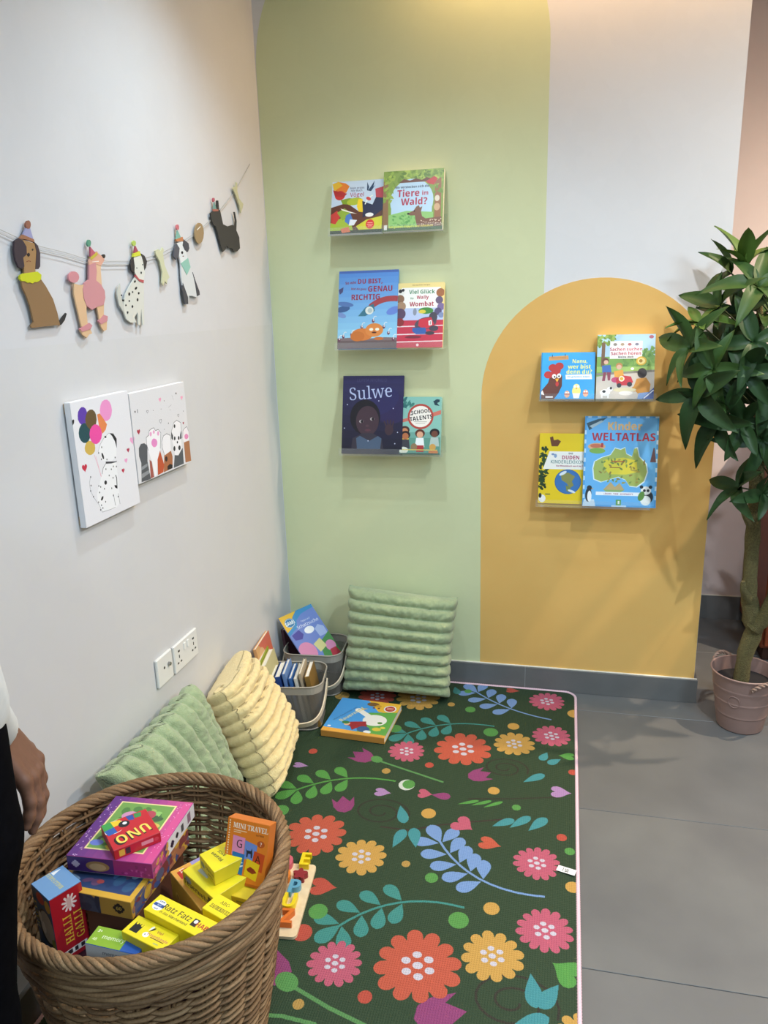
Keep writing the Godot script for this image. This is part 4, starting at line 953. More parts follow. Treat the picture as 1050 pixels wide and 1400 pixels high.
		["eye", [0.9482, 1.599, 0.9486, 1.599, 0.9493, 1.598, 0.9502, 1.598, 0.9512, 1.598, 0.9520, 1.598, 0.9525, 1.598, 0.9525, 1.599, 0.9522, 1.600, 0.9514, 1.601, 0.9505, 1.601, 0.9495, 1.601, 0.9487, 1.601, 0.9482, 1.600], X, T + 0.0008, "1c1a1a"], ["eye", [0.9178, 1.608, 0.9182, 1.608, 0.9189, 1.607, 0.9199, 1.607, 0.9209, 1.607, 0.9217, 1.607, 0.9222, 1.608, 0.9223, 1.608, 0.9219, 1.609, 0.9211, 1.610, 0.9202, 1.610, 0.9192, 1.610, 0.9184, 1.610, 0.9179, 1.609], X, T + 0.0008, "1c1a1a"], ["nose", [0.9283, 1.588, 0.9289, 1.587, 0.9300, 1.586, 0.9313, 1.585, 0.9327, 1.585, 0.9338, 1.586, 0.9344, 1.587, 0.9345, 1.588, 0.9339, 1.590, 0.9328, 1.591, 0.9314, 1.591, 0.9300, 1.591, 0.9289, 1.591, 0.9283, 1.590], X, T + 0.0008, "1c1a1a"]])
	dog("pale card bone hanging between the spotted and bandana dogs", "bone_cutout", "cut-out", Vector3(0.007, 1.5551, 0.8124), [
		["card_bone", [0.8454, 1.647, 0.8282, 1.652, 0.8183, 1.647, 0.8050, 1.658, 0.7979, 1.652, 0.8055, 1.642, 0.8031, 1.614, 0.7818, 1.580, 0.7944, 1.574, 0.7995, 1.563, 0.8095, 1.570, 0.8204, 1.558, 0.8271, 1.565, 0.8188, 1.592, 0.8266, 1.620, 0.8443, 1.639], X, T, "cbcba8"]])
	dog("grey and white dog cut-out with a teal bandana", "dog_cutout", "cut-out", Vector3(0.007, 1.5154, 0.6551), [
		["body", [0.7080, 1.623, 0.6650, 1.637, 0.6413, 1.597, 0.6233, 1.557, 0.6074, 1.537, 0.6294, 1.527, 0.6547, 1.531, 0.6739, 1.531, 0.6844, 1.511, 0.7012, 1.506, 0.7081, 1.548, 0.7129, 1.584], X, T, "d2d5d5"],
		["leg_patch", [0.7071, 1.567, 0.6840, 1.528, 0.6862, 1.508, 0.7069, 1.508, 0.7142, 1.548], X, T + 0.0008, "4a4a4e"], ["leg_patch", [0.6397, 1.598, 0.6264, 1.574, 0.6062, 1.543, 0.6067, 1.534, 0.6255, 1.530, 0.6300, 1.563], X, T + 0.0008, "44444a"],
		["head", [0.7185, 1.674, 0.6838, 1.681, 0.6702, 1.657, 0.6640, 1.636, 0.7087, 1.619, 0.7138, 1.639], X, T + 0.0004, "dcdfdf"],
		["ear", [0.7245, 1.673, 0.7080, 1.661, 0.7162, 1.641, 0.7337, 1.629, 0.7467, 1.637, 0.7393, 1.659], X, T + 0.001, "55555c"], ["ear", [0.6795, 1.687, 0.6503, 1.678, 0.6481, 1.664, 0.6584, 1.654, 0.6765, 1.657, 0.6879, 1.670], X, T + 0.001, "48484e"],
		["bandana", [0.7086, 1.620, 0.6618, 1.637, 0.6510, 1.612, 0.6779, 1.589], X, T + 0.001, "8fbfb0"], ["nose", [0.6883, 1.650, 0.6893, 1.649, 0.6912, 1.647, 0.6939, 1.646, 0.6966, 1.646, 0.6989, 1.647, 0.7004, 1.648, 0.7006, 1.650, 0.6997, 1.651, 0.6977, 1.653, 0.6951, 1.654, 0.6923, 1.654, 0.6900, 1.653, 0.6886, 1.652], X, T + 0.0008, "18181a"], ["mouth", [0.6860, 1.641, 0.6865, 1.640, 0.6878, 1.640, 0.6896, 1.639, 0.6915, 1.639, 0.6932, 1.639, 0.6943, 1.640, 0.6947, 1.640, 0.6941, 1.641, 0.6929, 1.641, 0.6911, 1.641, 0.6892, 1.642, 0.6875, 1.641, 0.6863, 1.641], X, T + 0.0008, "7c4440"],
		["hat", [0.7076, 1.709, 0.6911, 1.690, 0.7212, 1.684], X, T, "7fb0a0"], ["hat_brim", [0.7236, 1.684, 0.6833, 1.693, 0.6806, 1.682, 0.7224, 1.678], X, T + 0.0012, "bc7c50"], ["pompom", [0.6987, 1.718, 0.7002, 1.714, 0.7029, 1.711, 0.7064, 1.710, 0.7099, 1.710, 0.7128, 1.711, 0.7144, 1.713, 0.7145, 1.716, 0.7130, 1.720, 0.7103, 1.723, 0.7069, 1.724, 0.7033, 1.725, 0.7005, 1.723, 0.6988, 1.721], X, T + 0.0006, "c46c74"]])
	dog("round brown card ball on the garland by the black dog", "ball_cutout", "cut-out", Vector3(0.007, 1.6991, 0.5655), [["card_disc", [0.5414, 1.714, 0.5471, 1.700, 0.5579, 1.689, 0.5714, 1.682, 0.5850, 1.681, 0.5959, 1.686, 0.6020, 1.696, 0.6024, 1.709, 0.5968, 1.722, 0.5864, 1.733, 0.5731, 1.740, 0.5595, 1.741, 0.5483, 1.737, 0.5418, 1.727], X, T, "9c8460"], ["string_slot", [0.5870, 1.720, 0.5627, 1.732, 0.5611, 1.730, 0.5855, 1.718], X, T + 0.0005, "e4e0d8"]])
	dog("black terrier cut-out with a raised tail and party hat", "dog_cutout", "cut-out", Vector3(0.007, 1.6731, 0.3483), [
		["tail", [0.3031, 1.797, 0.2941, 1.797, 0.2862, 1.770, 0.2946, 1.740, 0.3091, 1.745, 0.2956, 1.772], X, T * 0.9, "3a3836"],
		["body", [0.4836, 1.776, 0.4603, 1.786, 0.4113, 1.792, 0.3967, 1.751, 0.3630, 1.747, 0.3218, 1.755, 0.2976, 1.753, 0.2959, 1.741, 0.2750, 1.720, 0.2759, 1.685, 0.3006, 1.674, 0.3300, 1.670, 0.3400, 1.681, 0.3678, 1.681, 0.3822, 1.688, 0.3924, 1.675, 0.4158, 1.666, 0.4254, 1.683, 0.4434, 1.724, 0.4547, 1.741, 0.4689, 1.743, 0.4799, 1.759], X, T, "3c3a37"],
		["ear", [0.4300, 1.818, 0.4208, 1.819, 0.4185, 1.790, 0.4397, 1.787], X, T + 0.0008, "343231"],
		["hat", [0.4480, 1.811, 0.4364, 1.789, 0.4618, 1.785], X, T + 0.0004, "789c90"], ["hat_brim", [0.4610, 1.790, 0.4255, 1.792, 0.4280, 1.787, 0.4623, 1.783], X, T + 0.0012, "b06c5c"], ["pompom", [0.4459, 1.818, 0.4471, 1.815, 0.4494, 1.813, 0.4523, 1.812, 0.4552, 1.811, 0.4576, 1.812, 0.4590, 1.814, 0.4592, 1.817, 0.4580, 1.819, 0.4558, 1.822, 0.4529, 1.823, 0.4499, 1.823, 0.4475, 1.823, 0.4461, 1.821], X, T + 0.0006, "b85c68"]])
	dog("pale card bone at the corner end of the garland", "bone_cutout", "cut-out", Vector3(0.007, 1.824, 0.2542), [
		["card_bone", [0.2684, 1.892, 0.2587, 1.891, 0.2635, 1.866, 0.2515, 1.843, 0.2200, 1.830, 0.2286, 1.817, 0.2473, 1.799, 0.2521, 1.817, 0.2684, 1.841, 0.2857, 1.858, 0.2981, 1.868, 0.2902, 1.876, 0.2763, 1.873], X, T, "c2c09c"]])

# ---------------------------------------------------------------- two painted canvases
func canvas(label: String, z0: float, z1: float, y0: float, y1: float, p: Pic, tilt := 0.0) -> void:
	# z0 is the end nearer the door, drawn on the viewer's left
	var o := thing("painted_canvas", label, "painting", Vector3(0.0, y0, (z0 + z1) / 2))
	var w := (z0 - z1) / 2
	var h := y1 - y0
	var am := ArrayMesh.new()
	var b := Buf.new()
	b.quad(Vector3(0.0202, 0.001, w), Vector3(0.0202, 0.001, -w), Vector3(0.0202, h - 0.001, -w), Vector3(0.0202, h - 0.001, w), Vector3(1, 0, 0))
	var m := printed(p, 0.85)
	m.heightmap_enabled = true; m.heightmap_texture = noise_tex(71, 0.2, 256); m.heightmap_scale = 0.02
	b.into(am, m)
	b = Buf.new()
	b.box(Vector3(0.004, 0, -w), Vector3(0.02, h, w), 0.0015)
	b.into(am, mat("e4e4e6", 0.85))
	part("stretched_canvas", am, o)
	for k in 2:
		part("stretcher_bar", bx(Vector3(0.0003, 0.004 + k * (h - 0.03), -w + 0.004), Vector3(0.004, 0.026 + k * (h - 0.03), w - 0.004), mat("c4a678", 0.8)), o)

func canvases() -> void:
	var z0 := 1.3119
	var z1 := 1.0748
	var p := Pic.new(self, 400, 492, Vector2(z0, 1.3015), Vector2(z1, 1.01), "e3e3e7")
	# balloons
	p.poly([1.152, 1.263, 1.157, 1.252, 1.166, 1.244, 1.178, 1.241, 1.189, 1.243, 1.197, 1.249, 1.202, 1.259, 1.202, 1.270, 1.197, 1.281, 1.189, 1.289, 1.178, 1.292, 1.167, 1.291, 1.158, 1.285, 1.153, 1.275], "e894c8"); p.poly([1.215, 1.262, 1.204, 1.263, 1.191, 1.248, 1.180, 1.233, 1.188, 1.221, 1.203, 1.214, 1.213, 1.233], "e0844c"); p.poly([1.253, 1.264, 1.256, 1.256, 1.263, 1.250, 1.271, 1.247, 1.280, 1.248, 1.286, 1.253, 1.290, 1.261, 1.289, 1.270, 1.286, 1.278, 1.279, 1.284, 1.271, 1.287, 1.263, 1.286, 1.256, 1.281, 1.253, 1.273], "5c3aa4")
	p.poly([1.249, 1.224, 1.253, 1.214, 1.261, 1.207, 1.271, 1.204, 1.281, 1.206, 1.289, 1.212, 1.294, 1.221, 1.294, 1.231, 1.290, 1.240, 1.282, 1.247, 1.272, 1.250, 1.262, 1.249, 1.253, 1.243, 1.249, 1.234], "1f4a50"); p.poly([1.219, 1.251, 1.223, 1.242, 1.231, 1.235, 1.241, 1.232, 1.251, 1.233, 1.258, 1.239, 1.263, 1.248, 1.263, 1.258, 1.258, 1.267, 1.251, 1.274, 1.241, 1.277, 1.231, 1.276, 1.223, 1.270, 1.219, 1.262], "64502e"); p.poly([1.239, 1.186, 1.242, 1.179, 1.249, 1.175, 1.258, 1.173, 1.267, 1.175, 1.274, 1.180, 1.279, 1.186, 1.279, 1.194, 1.275, 1.200, 1.269, 1.205, 1.260, 1.207, 1.251, 1.205, 1.244, 1.201, 1.239, 1.194], "cfae50"); p.poly([1.205, 1.214, 1.210, 1.204, 1.219, 1.197, 1.230, 1.194, 1.240, 1.196, 1.249, 1.202, 1.254, 1.212, 1.254, 1.222, 1.250, 1.231, 1.241, 1.238, 1.231, 1.241, 1.220, 1.239, 1.211, 1.233, 1.206, 1.224], "e84ca0")
	p.line([1.246, 1.171, 1.237, 1.142, 1.228, 1.111, 1.216, 1.092, 1.181, 1.063], 0.0014, "e0a0b4"); p.line([1.240, 1.167, 1.231, 1.117, 1.224, 1.106], 0.001, "e0a0b4")
	# dalmatian, mostly its spots and a light outline
	p.poly([1.227, 1.177, 1.206, 1.200, 1.180, 1.212, 1.157, 1.208, 1.148, 1.184, 1.158, 1.148, 1.186, 1.141, 1.217, 1.152], "ecedef")
	p.poly([1.207, 1.144, 1.161, 1.136, 1.160, 1.093, 1.166, 1.033, 1.187, 1.024, 1.243, 1.030, 1.256, 1.053, 1.255, 1.077, 1.236, 1.105], "ecedef")
	p.line([1.229, 1.175, 1.220, 1.189, 1.201, 1.202, 1.178, 1.211, 1.157, 1.207], 0.001, "9a9a9e"); p.poly([1.173, 1.210, 1.158, 1.206, 1.147, 1.192, 1.151, 1.169, 1.155, 1.186, 1.164, 1.201], "1e1e20")
	p.poly([1.204, 1.146, 1.163, 1.138, 1.158, 1.139, 1.159, 1.136, 1.182, 1.137, 1.205, 1.141], "3c3c40"); p.line([1.204, 1.142, 1.218, 1.133, 1.224, 1.120], 0.0012, "3a3a3e"); p.line([1.271, 1.124, 1.279, 1.110, 1.278, 1.091, 1.270, 1.074, 1.252, 1.050, 1.243, 1.030, 1.206, 1.027, 1.187, 1.027], 0.001, "8c8c92")
	p.line([1.170, 1.105, 1.167, 1.097, 1.170, 1.072], 0.0026, "1c1c1e"); p.poly([1.180, 1.082, 1.168, 1.078, 1.171, 1.071, 1.179, 1.076], "1c1c1e"); p.line([1.189, 1.061, 1.186, 1.032], 0.0012, "5a5a5e"); p.line([1.168, 1.058, 1.166, 1.030], 0.0012, "7a7a7e")
	p.poly([1.210, 1.095, 1.211, 1.093, 1.213, 1.092, 1.215, 1.091, 1.217, 1.092, 1.219, 1.093, 1.220, 1.095, 1.220, 1.098, 1.219, 1.100, 1.217, 1.101, 1.215, 1.102, 1.213, 1.101, 1.211, 1.100, 1.210, 1.098], "161618"); p.poly([1.233, 1.061, 1.236, 1.059, 1.238, 1.058, 1.240, 1.058, 1.242, 1.059, 1.243, 1.060, 1.242, 1.062, 1.240, 1.064, 1.238, 1.066, 1.236, 1.067, 1.233, 1.067, 1.232, 1.067, 1.231, 1.065, 1.232, 1.063], "1c1c1e"); p.poly([1.209, 1.161, 1.209, 1.158, 1.209, 1.155, 1.210, 1.154, 1.212, 1.154, 1.214, 1.155, 1.215, 1.158, 1.217, 1.162, 1.217, 1.165, 1.217, 1.168, 1.216, 1.169, 1.214, 1.169, 1.212, 1.168, 1.211, 1.165], "1c1c1e"); p.poly([1.189, 1.204, 1.189, 1.203, 1.190, 1.202, 1.192, 1.202, 1.194, 1.202, 1.195, 1.203, 1.196, 1.204, 1.197, 1.205, 1.196, 1.206, 1.195, 1.207, 1.193, 1.207, 1.191, 1.206, 1.190, 1.206, 1.189, 1.205], "222224")
	for s in [[1.228, 1.172], [1.220, 1.155], [1.198, 1.150], [1.163, 1.148], [1.213, 1.183], [1.175, 1.128], [1.162, 1.125], [1.185, 1.123], [1.207, 1.128], [1.197, 1.110], [1.182, 1.101],
			[1.244, 1.095], [1.237, 1.091], [1.223, 1.083], [1.244, 1.079], [1.225, 1.051], [1.253, 1.057], [1.239, 1.039], [1.249, 1.037], [1.243, 1.047], [1.278, 1.091], [1.270, 1.075], [1.274, 1.103], [1.190, 1.058], [1.170, 1.050], [1.271, 1.123], [1.193, 1.077]]:
		p.ell(s[0], s[1], 0.0017, 0.0021, "202022")
	p.poly([1.306, 1.256, 1.308, 1.254, 1.311, 1.252, 1.314, 1.251, 1.316, 1.252, 1.317, 1.254, 1.316, 1.256, 1.315, 1.259, 1.313, 1.262, 1.310, 1.263, 1.307, 1.264, 1.305, 1.263, 1.304, 1.261, 1.305, 1.259], "1c1c1e")
	for h in [[[1.289, 1.149], 0.0165, "c02c44"], [[1.135, 1.109], 0.0105, "b02c44"], [[1.102, 1.155], 0.0105, "b03850"], [[1.117, 1.131], 0.0115, "e8a0c8"], [[1.078, 1.176], 0.018, "e8a4cc"]]:
		hearty(p, h[0][0], h[0][1], h[1], h[2])
	canvas("white canvas painted with a spotted dog and balloons", z0, z1, 1.01, 1.3015, p)
	z0 = 1.0702; z1 = 0.7765
	p = Pic.new(self, 480, 384, Vector2(z0, 1.2929), Vector2(z1, 1.0577), "dcdcdf")
	# raised paws along the lower edge
	p.poly([1.052, 1.150, 1.055, 1.129, 1.048, 1.110, 1.057, 1.060, 1.010, 1.058, 1.017, 1.108, 1.009, 1.149, 1.023, 1.158, 1.040, 1.159], "55585c")
	for k in [[1.051, 1.099, 1.018, 1.103, 1.020, 1.095, 1.051, 1.090], [1.052, 1.081, 1.013, 1.084, 1.013, 1.075, 1.055, 1.069]]: p.poly(k, "8c9094")
	p.poly([1.006, 1.110, 1.010, 1.059, 0.9922, 1.060, 0.9963, 1.103], "a0584c"); p.poly([0.9656, 1.102, 0.9474, 1.124, 0.9333, 1.081, 0.9419, 1.062, 0.9720, 1.060], "bc5430")
	p.poly([1.010, 1.171, 0.9963, 1.176, 0.9920, 1.186, 0.9669, 1.191, 0.9580, 1.180, 0.9443, 1.182, 0.9333, 1.169, 0.9474, 1.124, 0.9656, 1.102, 0.9790, 1.059, 0.9877, 1.060, 0.9931, 1.098, 1.007, 1.135, 1.012, 1.154], "f0eff2")
	p.line([1.007, 1.135, 1.012, 1.154, 1.010, 1.171, 0.9964, 1.175, 0.9920, 1.186, 0.9781, 1.190, 0.9670, 1.190, 0.9602, 1.181, 0.9453, 1.182, 0.9338, 1.171, 0.9451, 1.130], 0.0014, "54585c")
	p.poly([0.9570, 1.147, 0.9595, 1.142, 0.9647, 1.139, 0.9713, 1.138, 0.9782, 1.139, 0.9838, 1.143, 0.9872, 1.148, 0.9877, 1.153, 0.9852, 1.157, 0.9801, 1.161, 0.9735, 1.162, 0.9667, 1.160, 0.9609, 1.157, 0.9575, 1.152], "e08cc4"); p.poly([0.9808, 1.175, 0.9819, 1.173, 0.9838, 1.171, 0.9863, 1.170, 0.9887, 1.170, 0.9906, 1.172, 0.9917, 1.174, 0.9917, 1.177, 0.9906, 1.180, 0.9886, 1.181, 0.9862, 1.182, 0.9838, 1.182, 0.9818, 1.180, 0.9808, 1.178], "e4a4cc"); p.poly([0.9643, 1.178, 0.9653, 1.176, 0.9670, 1.175, 0.9693, 1.174, 0.9716, 1.174, 0.9734, 1.176, 0.9745, 1.178, 0.9745, 1.180, 0.9736, 1.182, 0.9718, 1.183, 0.9696, 1.184, 0.9673, 1.183, 0.9655, 1.182, 0.9644, 1.180], "e4a4cc"); p.poly([0.9421, 1.170, 0.9433, 1.168, 0.9453, 1.166, 0.9478, 1.165, 0.9503, 1.166, 0.9524, 1.167, 0.9535, 1.170, 0.9535, 1.172, 0.9523, 1.175, 0.9503, 1.177, 0.9478, 1.178, 0.9453, 1.177, 0.9433, 1.176, 0.9421, 1.173], "e4a4cc")
	p.poly([0.9281, 1.106, 0.8889, 1.112, 0.8829, 1.094, 0.8896, 1.062, 0.9397, 1.061], "a86a44"); p.poly([0.9115, 1.093, 0.9129, 1.090, 0.9154, 1.088, 0.9186, 1.087, 0.9218, 1.088, 0.9244, 1.090, 0.9259, 1.093, 0.9259, 1.096, 0.9246, 1.099, 0.9221, 1.101, 0.9189, 1.102, 0.9157, 1.101, 0.9130, 1.099, 0.9116, 1.096], "3a2820"); p.poly([0.9162, 1.073, 0.9011, 1.077, 0.8877, 1.071, 0.8896, 1.062, 0.9183, 1.062], "2a2420")
	p.poly([0.9335, 1.146, 0.9213, 1.160, 0.9021, 1.163, 0.8847, 1.155, 0.8889, 1.112, 0.9256, 1.106, 0.9333, 1.125], "eeedf0"); p.line([0.9256, 1.106, 0.9337, 1.128, 0.9335, 1.146, 0.9214, 1.160, 0.9022, 1.163, 0.8840, 1.155, 0.8818, 1.142], 0.0013, "4c5054")
	p.poly([0.8705, 1.096, 0.8206, 1.107, 0.8222, 1.061, 0.8826, 1.061], "54585c"); p.poly([0.8757, 1.164, 0.8564, 1.187, 0.8409, 1.191, 0.8180, 1.181, 0.8184, 1.155, 0.8256, 1.132, 0.8231, 1.107, 0.8491, 1.091, 0.8681, 1.095, 0.8716, 1.126, 0.8794, 1.146], "efeef1")
	p.line([0.8785, 1.151, 0.8757, 1.164, 0.8564, 1.187, 0.8394, 1.191, 0.8181, 1.181, 0.8179, 1.155, 0.8242, 1.134], 0.0013, "4c5054"); p.poly([0.8757, 1.164, 0.8687, 1.151, 0.8715, 1.138, 0.8794, 1.146], "3a3c40"); p.poly([0.8193, 1.158, 0.8207, 1.136, 0.8310, 1.135, 0.8276, 1.147], "3a3c40")
	for s in [[0.8500, 1.176, 0.8509, 1.174, 0.8526, 1.172, 0.8547, 1.171, 0.8568, 1.172, 0.8585, 1.173, 0.8595, 1.175, 0.8595, 1.177, 0.8585, 1.179, 0.8569, 1.181, 0.8548, 1.182, 0.8527, 1.181, 0.8510, 1.180, 0.8500, 1.178], [0.8560, 1.142, 0.8570, 1.139, 0.8587, 1.138, 0.8609, 1.137, 0.8630, 1.137, 0.8646, 1.139, 0.8655, 1.141, 0.8655, 1.143, 0.8645, 1.146, 0.8628, 1.147, 0.8607, 1.148, 0.8586, 1.148, 0.8569, 1.146, 0.8560, 1.144], [0.8328, 1.139, 0.8338, 1.136, 0.8356, 1.134, 0.8377, 1.134, 0.8399, 1.134, 0.8416, 1.136, 0.8425, 1.138, 0.8425, 1.140, 0.8415, 1.143, 0.8398, 1.144, 0.8376, 1.145, 0.8355, 1.145, 0.8338, 1.143, 0.8328, 1.141], [0.8435, 1.128, 0.8442, 1.127, 0.8455, 1.126, 0.8472, 1.125, 0.8489, 1.126, 0.8503, 1.126, 0.8511, 1.128, 0.8512, 1.129, 0.8505, 1.131, 0.8492, 1.132, 0.8476, 1.132, 0.8459, 1.132, 0.8445, 1.131, 0.8436, 1.129], [0.8321, 1.110, 0.8334, 1.107, 0.8358, 1.105, 0.8387, 1.105, 0.8418, 1.105, 0.8442, 1.107, 0.8456, 1.110, 0.8457, 1.113, 0.8444, 1.115, 0.8421, 1.117, 0.8391, 1.118, 0.8361, 1.117, 0.8337, 1.116, 0.8322, 1.113], [0.8624, 1.113, 0.8636, 1.110, 0.8657, 1.108, 0.8682, 1.107, 0.8707, 1.108, 0.8727, 1.110, 0.8738, 1.112, 0.8737, 1.115, 0.8725, 1.118, 0.8705, 1.120, 0.8679, 1.121, 0.8654, 1.121, 0.8634, 1.119, 0.8623, 1.116]]: p.poly(s, "2c2e30")
	p.poly([0.8099, 1.122, 0.7719, 1.121, 0.7726, 1.060, 0.8118, 1.062], "a8724e"); p.poly([0.8148, 1.135, 0.8076, 1.158, 0.7831, 1.164, 0.7765, 1.150, 0.7732, 1.123, 0.8074, 1.121], "efeaee"); p.line([0.8148, 1.135, 0.8080, 1.156, 0.7982, 1.161, 0.7831, 1.164, 0.7765, 1.150], 0.0012, "54585c"); p.poly([0.7794, 1.134, 0.7812, 1.131, 0.7852, 1.129, 0.7903, 1.128, 0.7957, 1.129, 0.8002, 1.131, 0.8030, 1.134, 0.8035, 1.138, 0.8016, 1.141, 0.7978, 1.143, 0.7927, 1.144, 0.7873, 1.143, 0.7827, 1.140, 0.7799, 1.137], "e08cb8")
	for h in [[[1.044, 1.192], 0.0125, "a82c40"], [[0.8021, 1.177], 0.007, "9c2c40"], [[0.9198, 1.260], 0.011, "e8a0bc"], [[0.7978, 1.250], 0.0115, "e8a0bc"], [[1.077, 1.176], 0.018, "e8a4cc"]]:
		hearty(p, h[0][0], h[0][1], h[1], h[2])
	for h in [[[0.9283, 1.202], 0.011], [[0.8270, 1.203], 0.0085], [[0.9907, 1.237], 0.008]]: hearty(p, h[0][0], h[0][1], h[1], "4a4a50"); hearty(p, h[0][0], h[0][1], h[1] - 0.0022, "dcdcdf")
	for s in [[[1.050, 1.245], 0.0026], [[0.8279, 1.266], 0.0028], [[0.8870, 1.190], 0.0018], [[0.8973, 1.254], 0.0014], [[0.7951, 1.211], 0.0014], [[0.9132, 1.177], 0.0012], [[0.9605, 1.236], 0.0011], [[0.9189, 1.234], 0.0011], [[0.8704, 1.225], 0.001]]:
		p.ell(s[0][0], s[0][1], s[1], s[1], "303236")
	p.line([1.038, 1.250, 1.038, 1.241], 0.0024, "4c4e54"); p.line([0.8782, 1.233, 0.8603, 1.238, 0.8680, 1.236], 0.0007, "8a8a90"); p.line([0.8526, 1.264, 0.8460, 1.250], 0.0007, "8a8a90")
	canvas("white canvas painted with five raised animal paws", z0, z1, 1.0577, 1.2929, p)

func hearty(p: Pic, z: float, y: float, s: float, col: String) -> void:
	# a heart on the wall, where y runs up
	var o := []
	for k in 24:
		var a := TAU * k / 24
		o.append(z - 16 * pow(sin(a), 3) * s / 32.0 * 1.2); o.append(y + (13 * cos(a) - 5 * cos(2 * a) - 2 * cos(3 * a) - cos(4 * a)) * s / 26.0)
	p.poly(o, col)

# ---------------------------------------------------------------- sockets
func sockets() -> void:
	var white := mat("e4e4e0", 0.35)
	var dark := mat("18181a", 0.6)
	var o := thing("double_socket", "white double power socket with two switches on wall", "socket", Vector3(0, 0.4628, 0.8977))
	part("face_plate", bx(Vector3(0.0002, 0, -0.073), Vector3(0.0095, 0.086, 0.073), white, 0.0025), o)
	for s: float in [-1.0, 1.0]:
		part("switch_rocker", bx(Vector3(0.0094, 0.052, s * 0.0105 - 0.006), Vector3(0.0118, 0.074, s * 0.0105 + 0.006), mat("efefeb", 0.3), 0.0012), o)
		var c := s * 0.045
		for q in [[c, 0.062, 0.005, 0.003], [c, 0.045, 0.0022, 0.005], [c - 0.009, 0.027, 0.0042, 0.0026], [c + 0.009, 0.027, 0.0042, 0.0026]]:
			part("pin_hole", bx(Vector3(0.0090, q[1] - q[3], q[0] - q[2]), Vector3(0.0097, q[1] + q[3], q[0] + q[2]), dark), o)
	o = thing("aerial_socket", "white square aerial socket beside the double power socket", "socket", Vector3(0, 0.4664, 1.0244))
	part("face_plate", bx(Vector3(0.0002, 0, -0.043), Vector3(0.0095, 0.086, 0.043), white, 0.0025), o)
	var b := Buf.new()
	b.lathe([Vector2(0.0055, 0.0), Vector2(0.0055, 0.007), Vector2(0.004, 0.008), Vector2(0.0, 0.008)], 16)
	part("coax_plug", b.mesh(mat("9a9a98", 0.25, 0.8)), o, Transform3D(Basis(Vector3(0, 0, 1), -PI / 2), Vector3(0.0095, 0.05, -0.018)))
	b = Buf.new()
	b.lathe([Vector2(0.004, 0.0), Vector2(0.004, 0.0004), Vector2(0.0, 0.0004)], 16)
	part("coax_hole", b.mesh(dark), o, Transform3D(Basis(Vector3(0, 0, 1), -PI / 2), Vector3(0.0095, 0.048, 0.006)))

# ---------------------------------------------------------------- ribbed plush cushions
func plush(lo: String, hi: String, seed_: int) -> StandardMaterial3D:
	var m := surface(lo, hi, 1.0, 9.0, 0.0, seed_, 0.03)
	m.uv1_world_triplanar = false
	m.heightmap_enabled = true; m.heightmap_texture = noise_tex(seed_ + 3, 0.12, 256); m.heightmap_scale = 0.25
	m.rim_enabled = true; m.rim = 0.6; m.rim_tint = 0.6
	return m

func cushion(label: String, c: Array, thick: float, rolls: int, along_v: bool, m: Material, seed_: int, puff: Vector3) -> void:
	# c: four corners (u0v0, u1v0, u1v1, u0v1) of the middle surface; puff: the way the front bulges
	var ctr: Vector3 = (c[0] + c[1] + c[2] + c[3]) / 4
	var nrm: Vector3 = (c[1] - c[0]).cross(c[3] - c[0]).normalized()
	if nrm.dot(puff) < 0: nrm = -nrm
	var base := Vector3(ctr.x, minf(minf(c[0].y, c[1].y), minf(c[2].y, c[3].y)), ctr.z)
	var o := thing("cushion", label, "cushion", base, "ribbed plush cushions")
	var nz := FastNoiseLite.new()
	nz.seed = seed_; nz.frequency = 30.0; nz.fractal_octaves = 2
	var big := FastNoiseLite.new()
	big.seed = seed_ + 5; big.frequency = 4.0
	for side: float in [1.0, -1.0]:
		var b := Buf.new()
		var fn := func(a: float, d: float) -> Vector3:
			var u := a * 2 - 1
			var w := d * 2 - 1
			# edges drawn in between the corners
			var uu := u * (1.0 - 0.05 * (1 - w * w))
			var ww := w * (1.0 - 0.05 * (1 - u * u))
			var s := (uu + 1) / 2
			var q := (ww + 1) / 2
			var p: Vector3 = c[0] * (1 - s) * (1 - q) + c[1] * s * (1 - q) + c[2] * s * q + c[3] * (1 - s) * q
			var e := pow(maxf(0.0, 1 - pow(absf(u), 3.2)), 0.55) * pow(maxf(0.0, 1 - pow(absf(w), 3.2)), 0.55)
			var t := d if along_v else a
			var roll := pow(absf(sin(PI * rolls * (t + 0.012 * sin(4.0 * (a if along_v else d) + seed_)))), 0.55)
			var rim := clampf(e * 5.0, 0.0, 1.0)
			var hgt := thick * 0.5 * pow(e, 0.8) + roll * 0.02 * pow(e, 0.28)
			p += nrm * side * hgt
			p += nrm * side * (nz.get_noise_3dv(p) * 0.005 + big.get_noise_3dv(p) * 0.010) * rim
			# the ends of the rolls swell past the seam
			var outw := (p - ctr).normalized()
			p += outw * (roll * 0.010 - 0.004)
			return p - base
		b.grid(110, 110, fn)
		# outward normals
		for k in b.n.size():
			if b.n[k].dot(nrm * side) < -0.2: b.n[k] = -b.n[k]
		b.ix.clear()
		for i in 110:
			for j in 110:
				var a := i * 111 + j
				b.face(a, a + 1, a + 112); b.face(a, a + 112, a + 111)
		part("front_panel" if side > 0 else "back_panel", b.mesh(m), o)

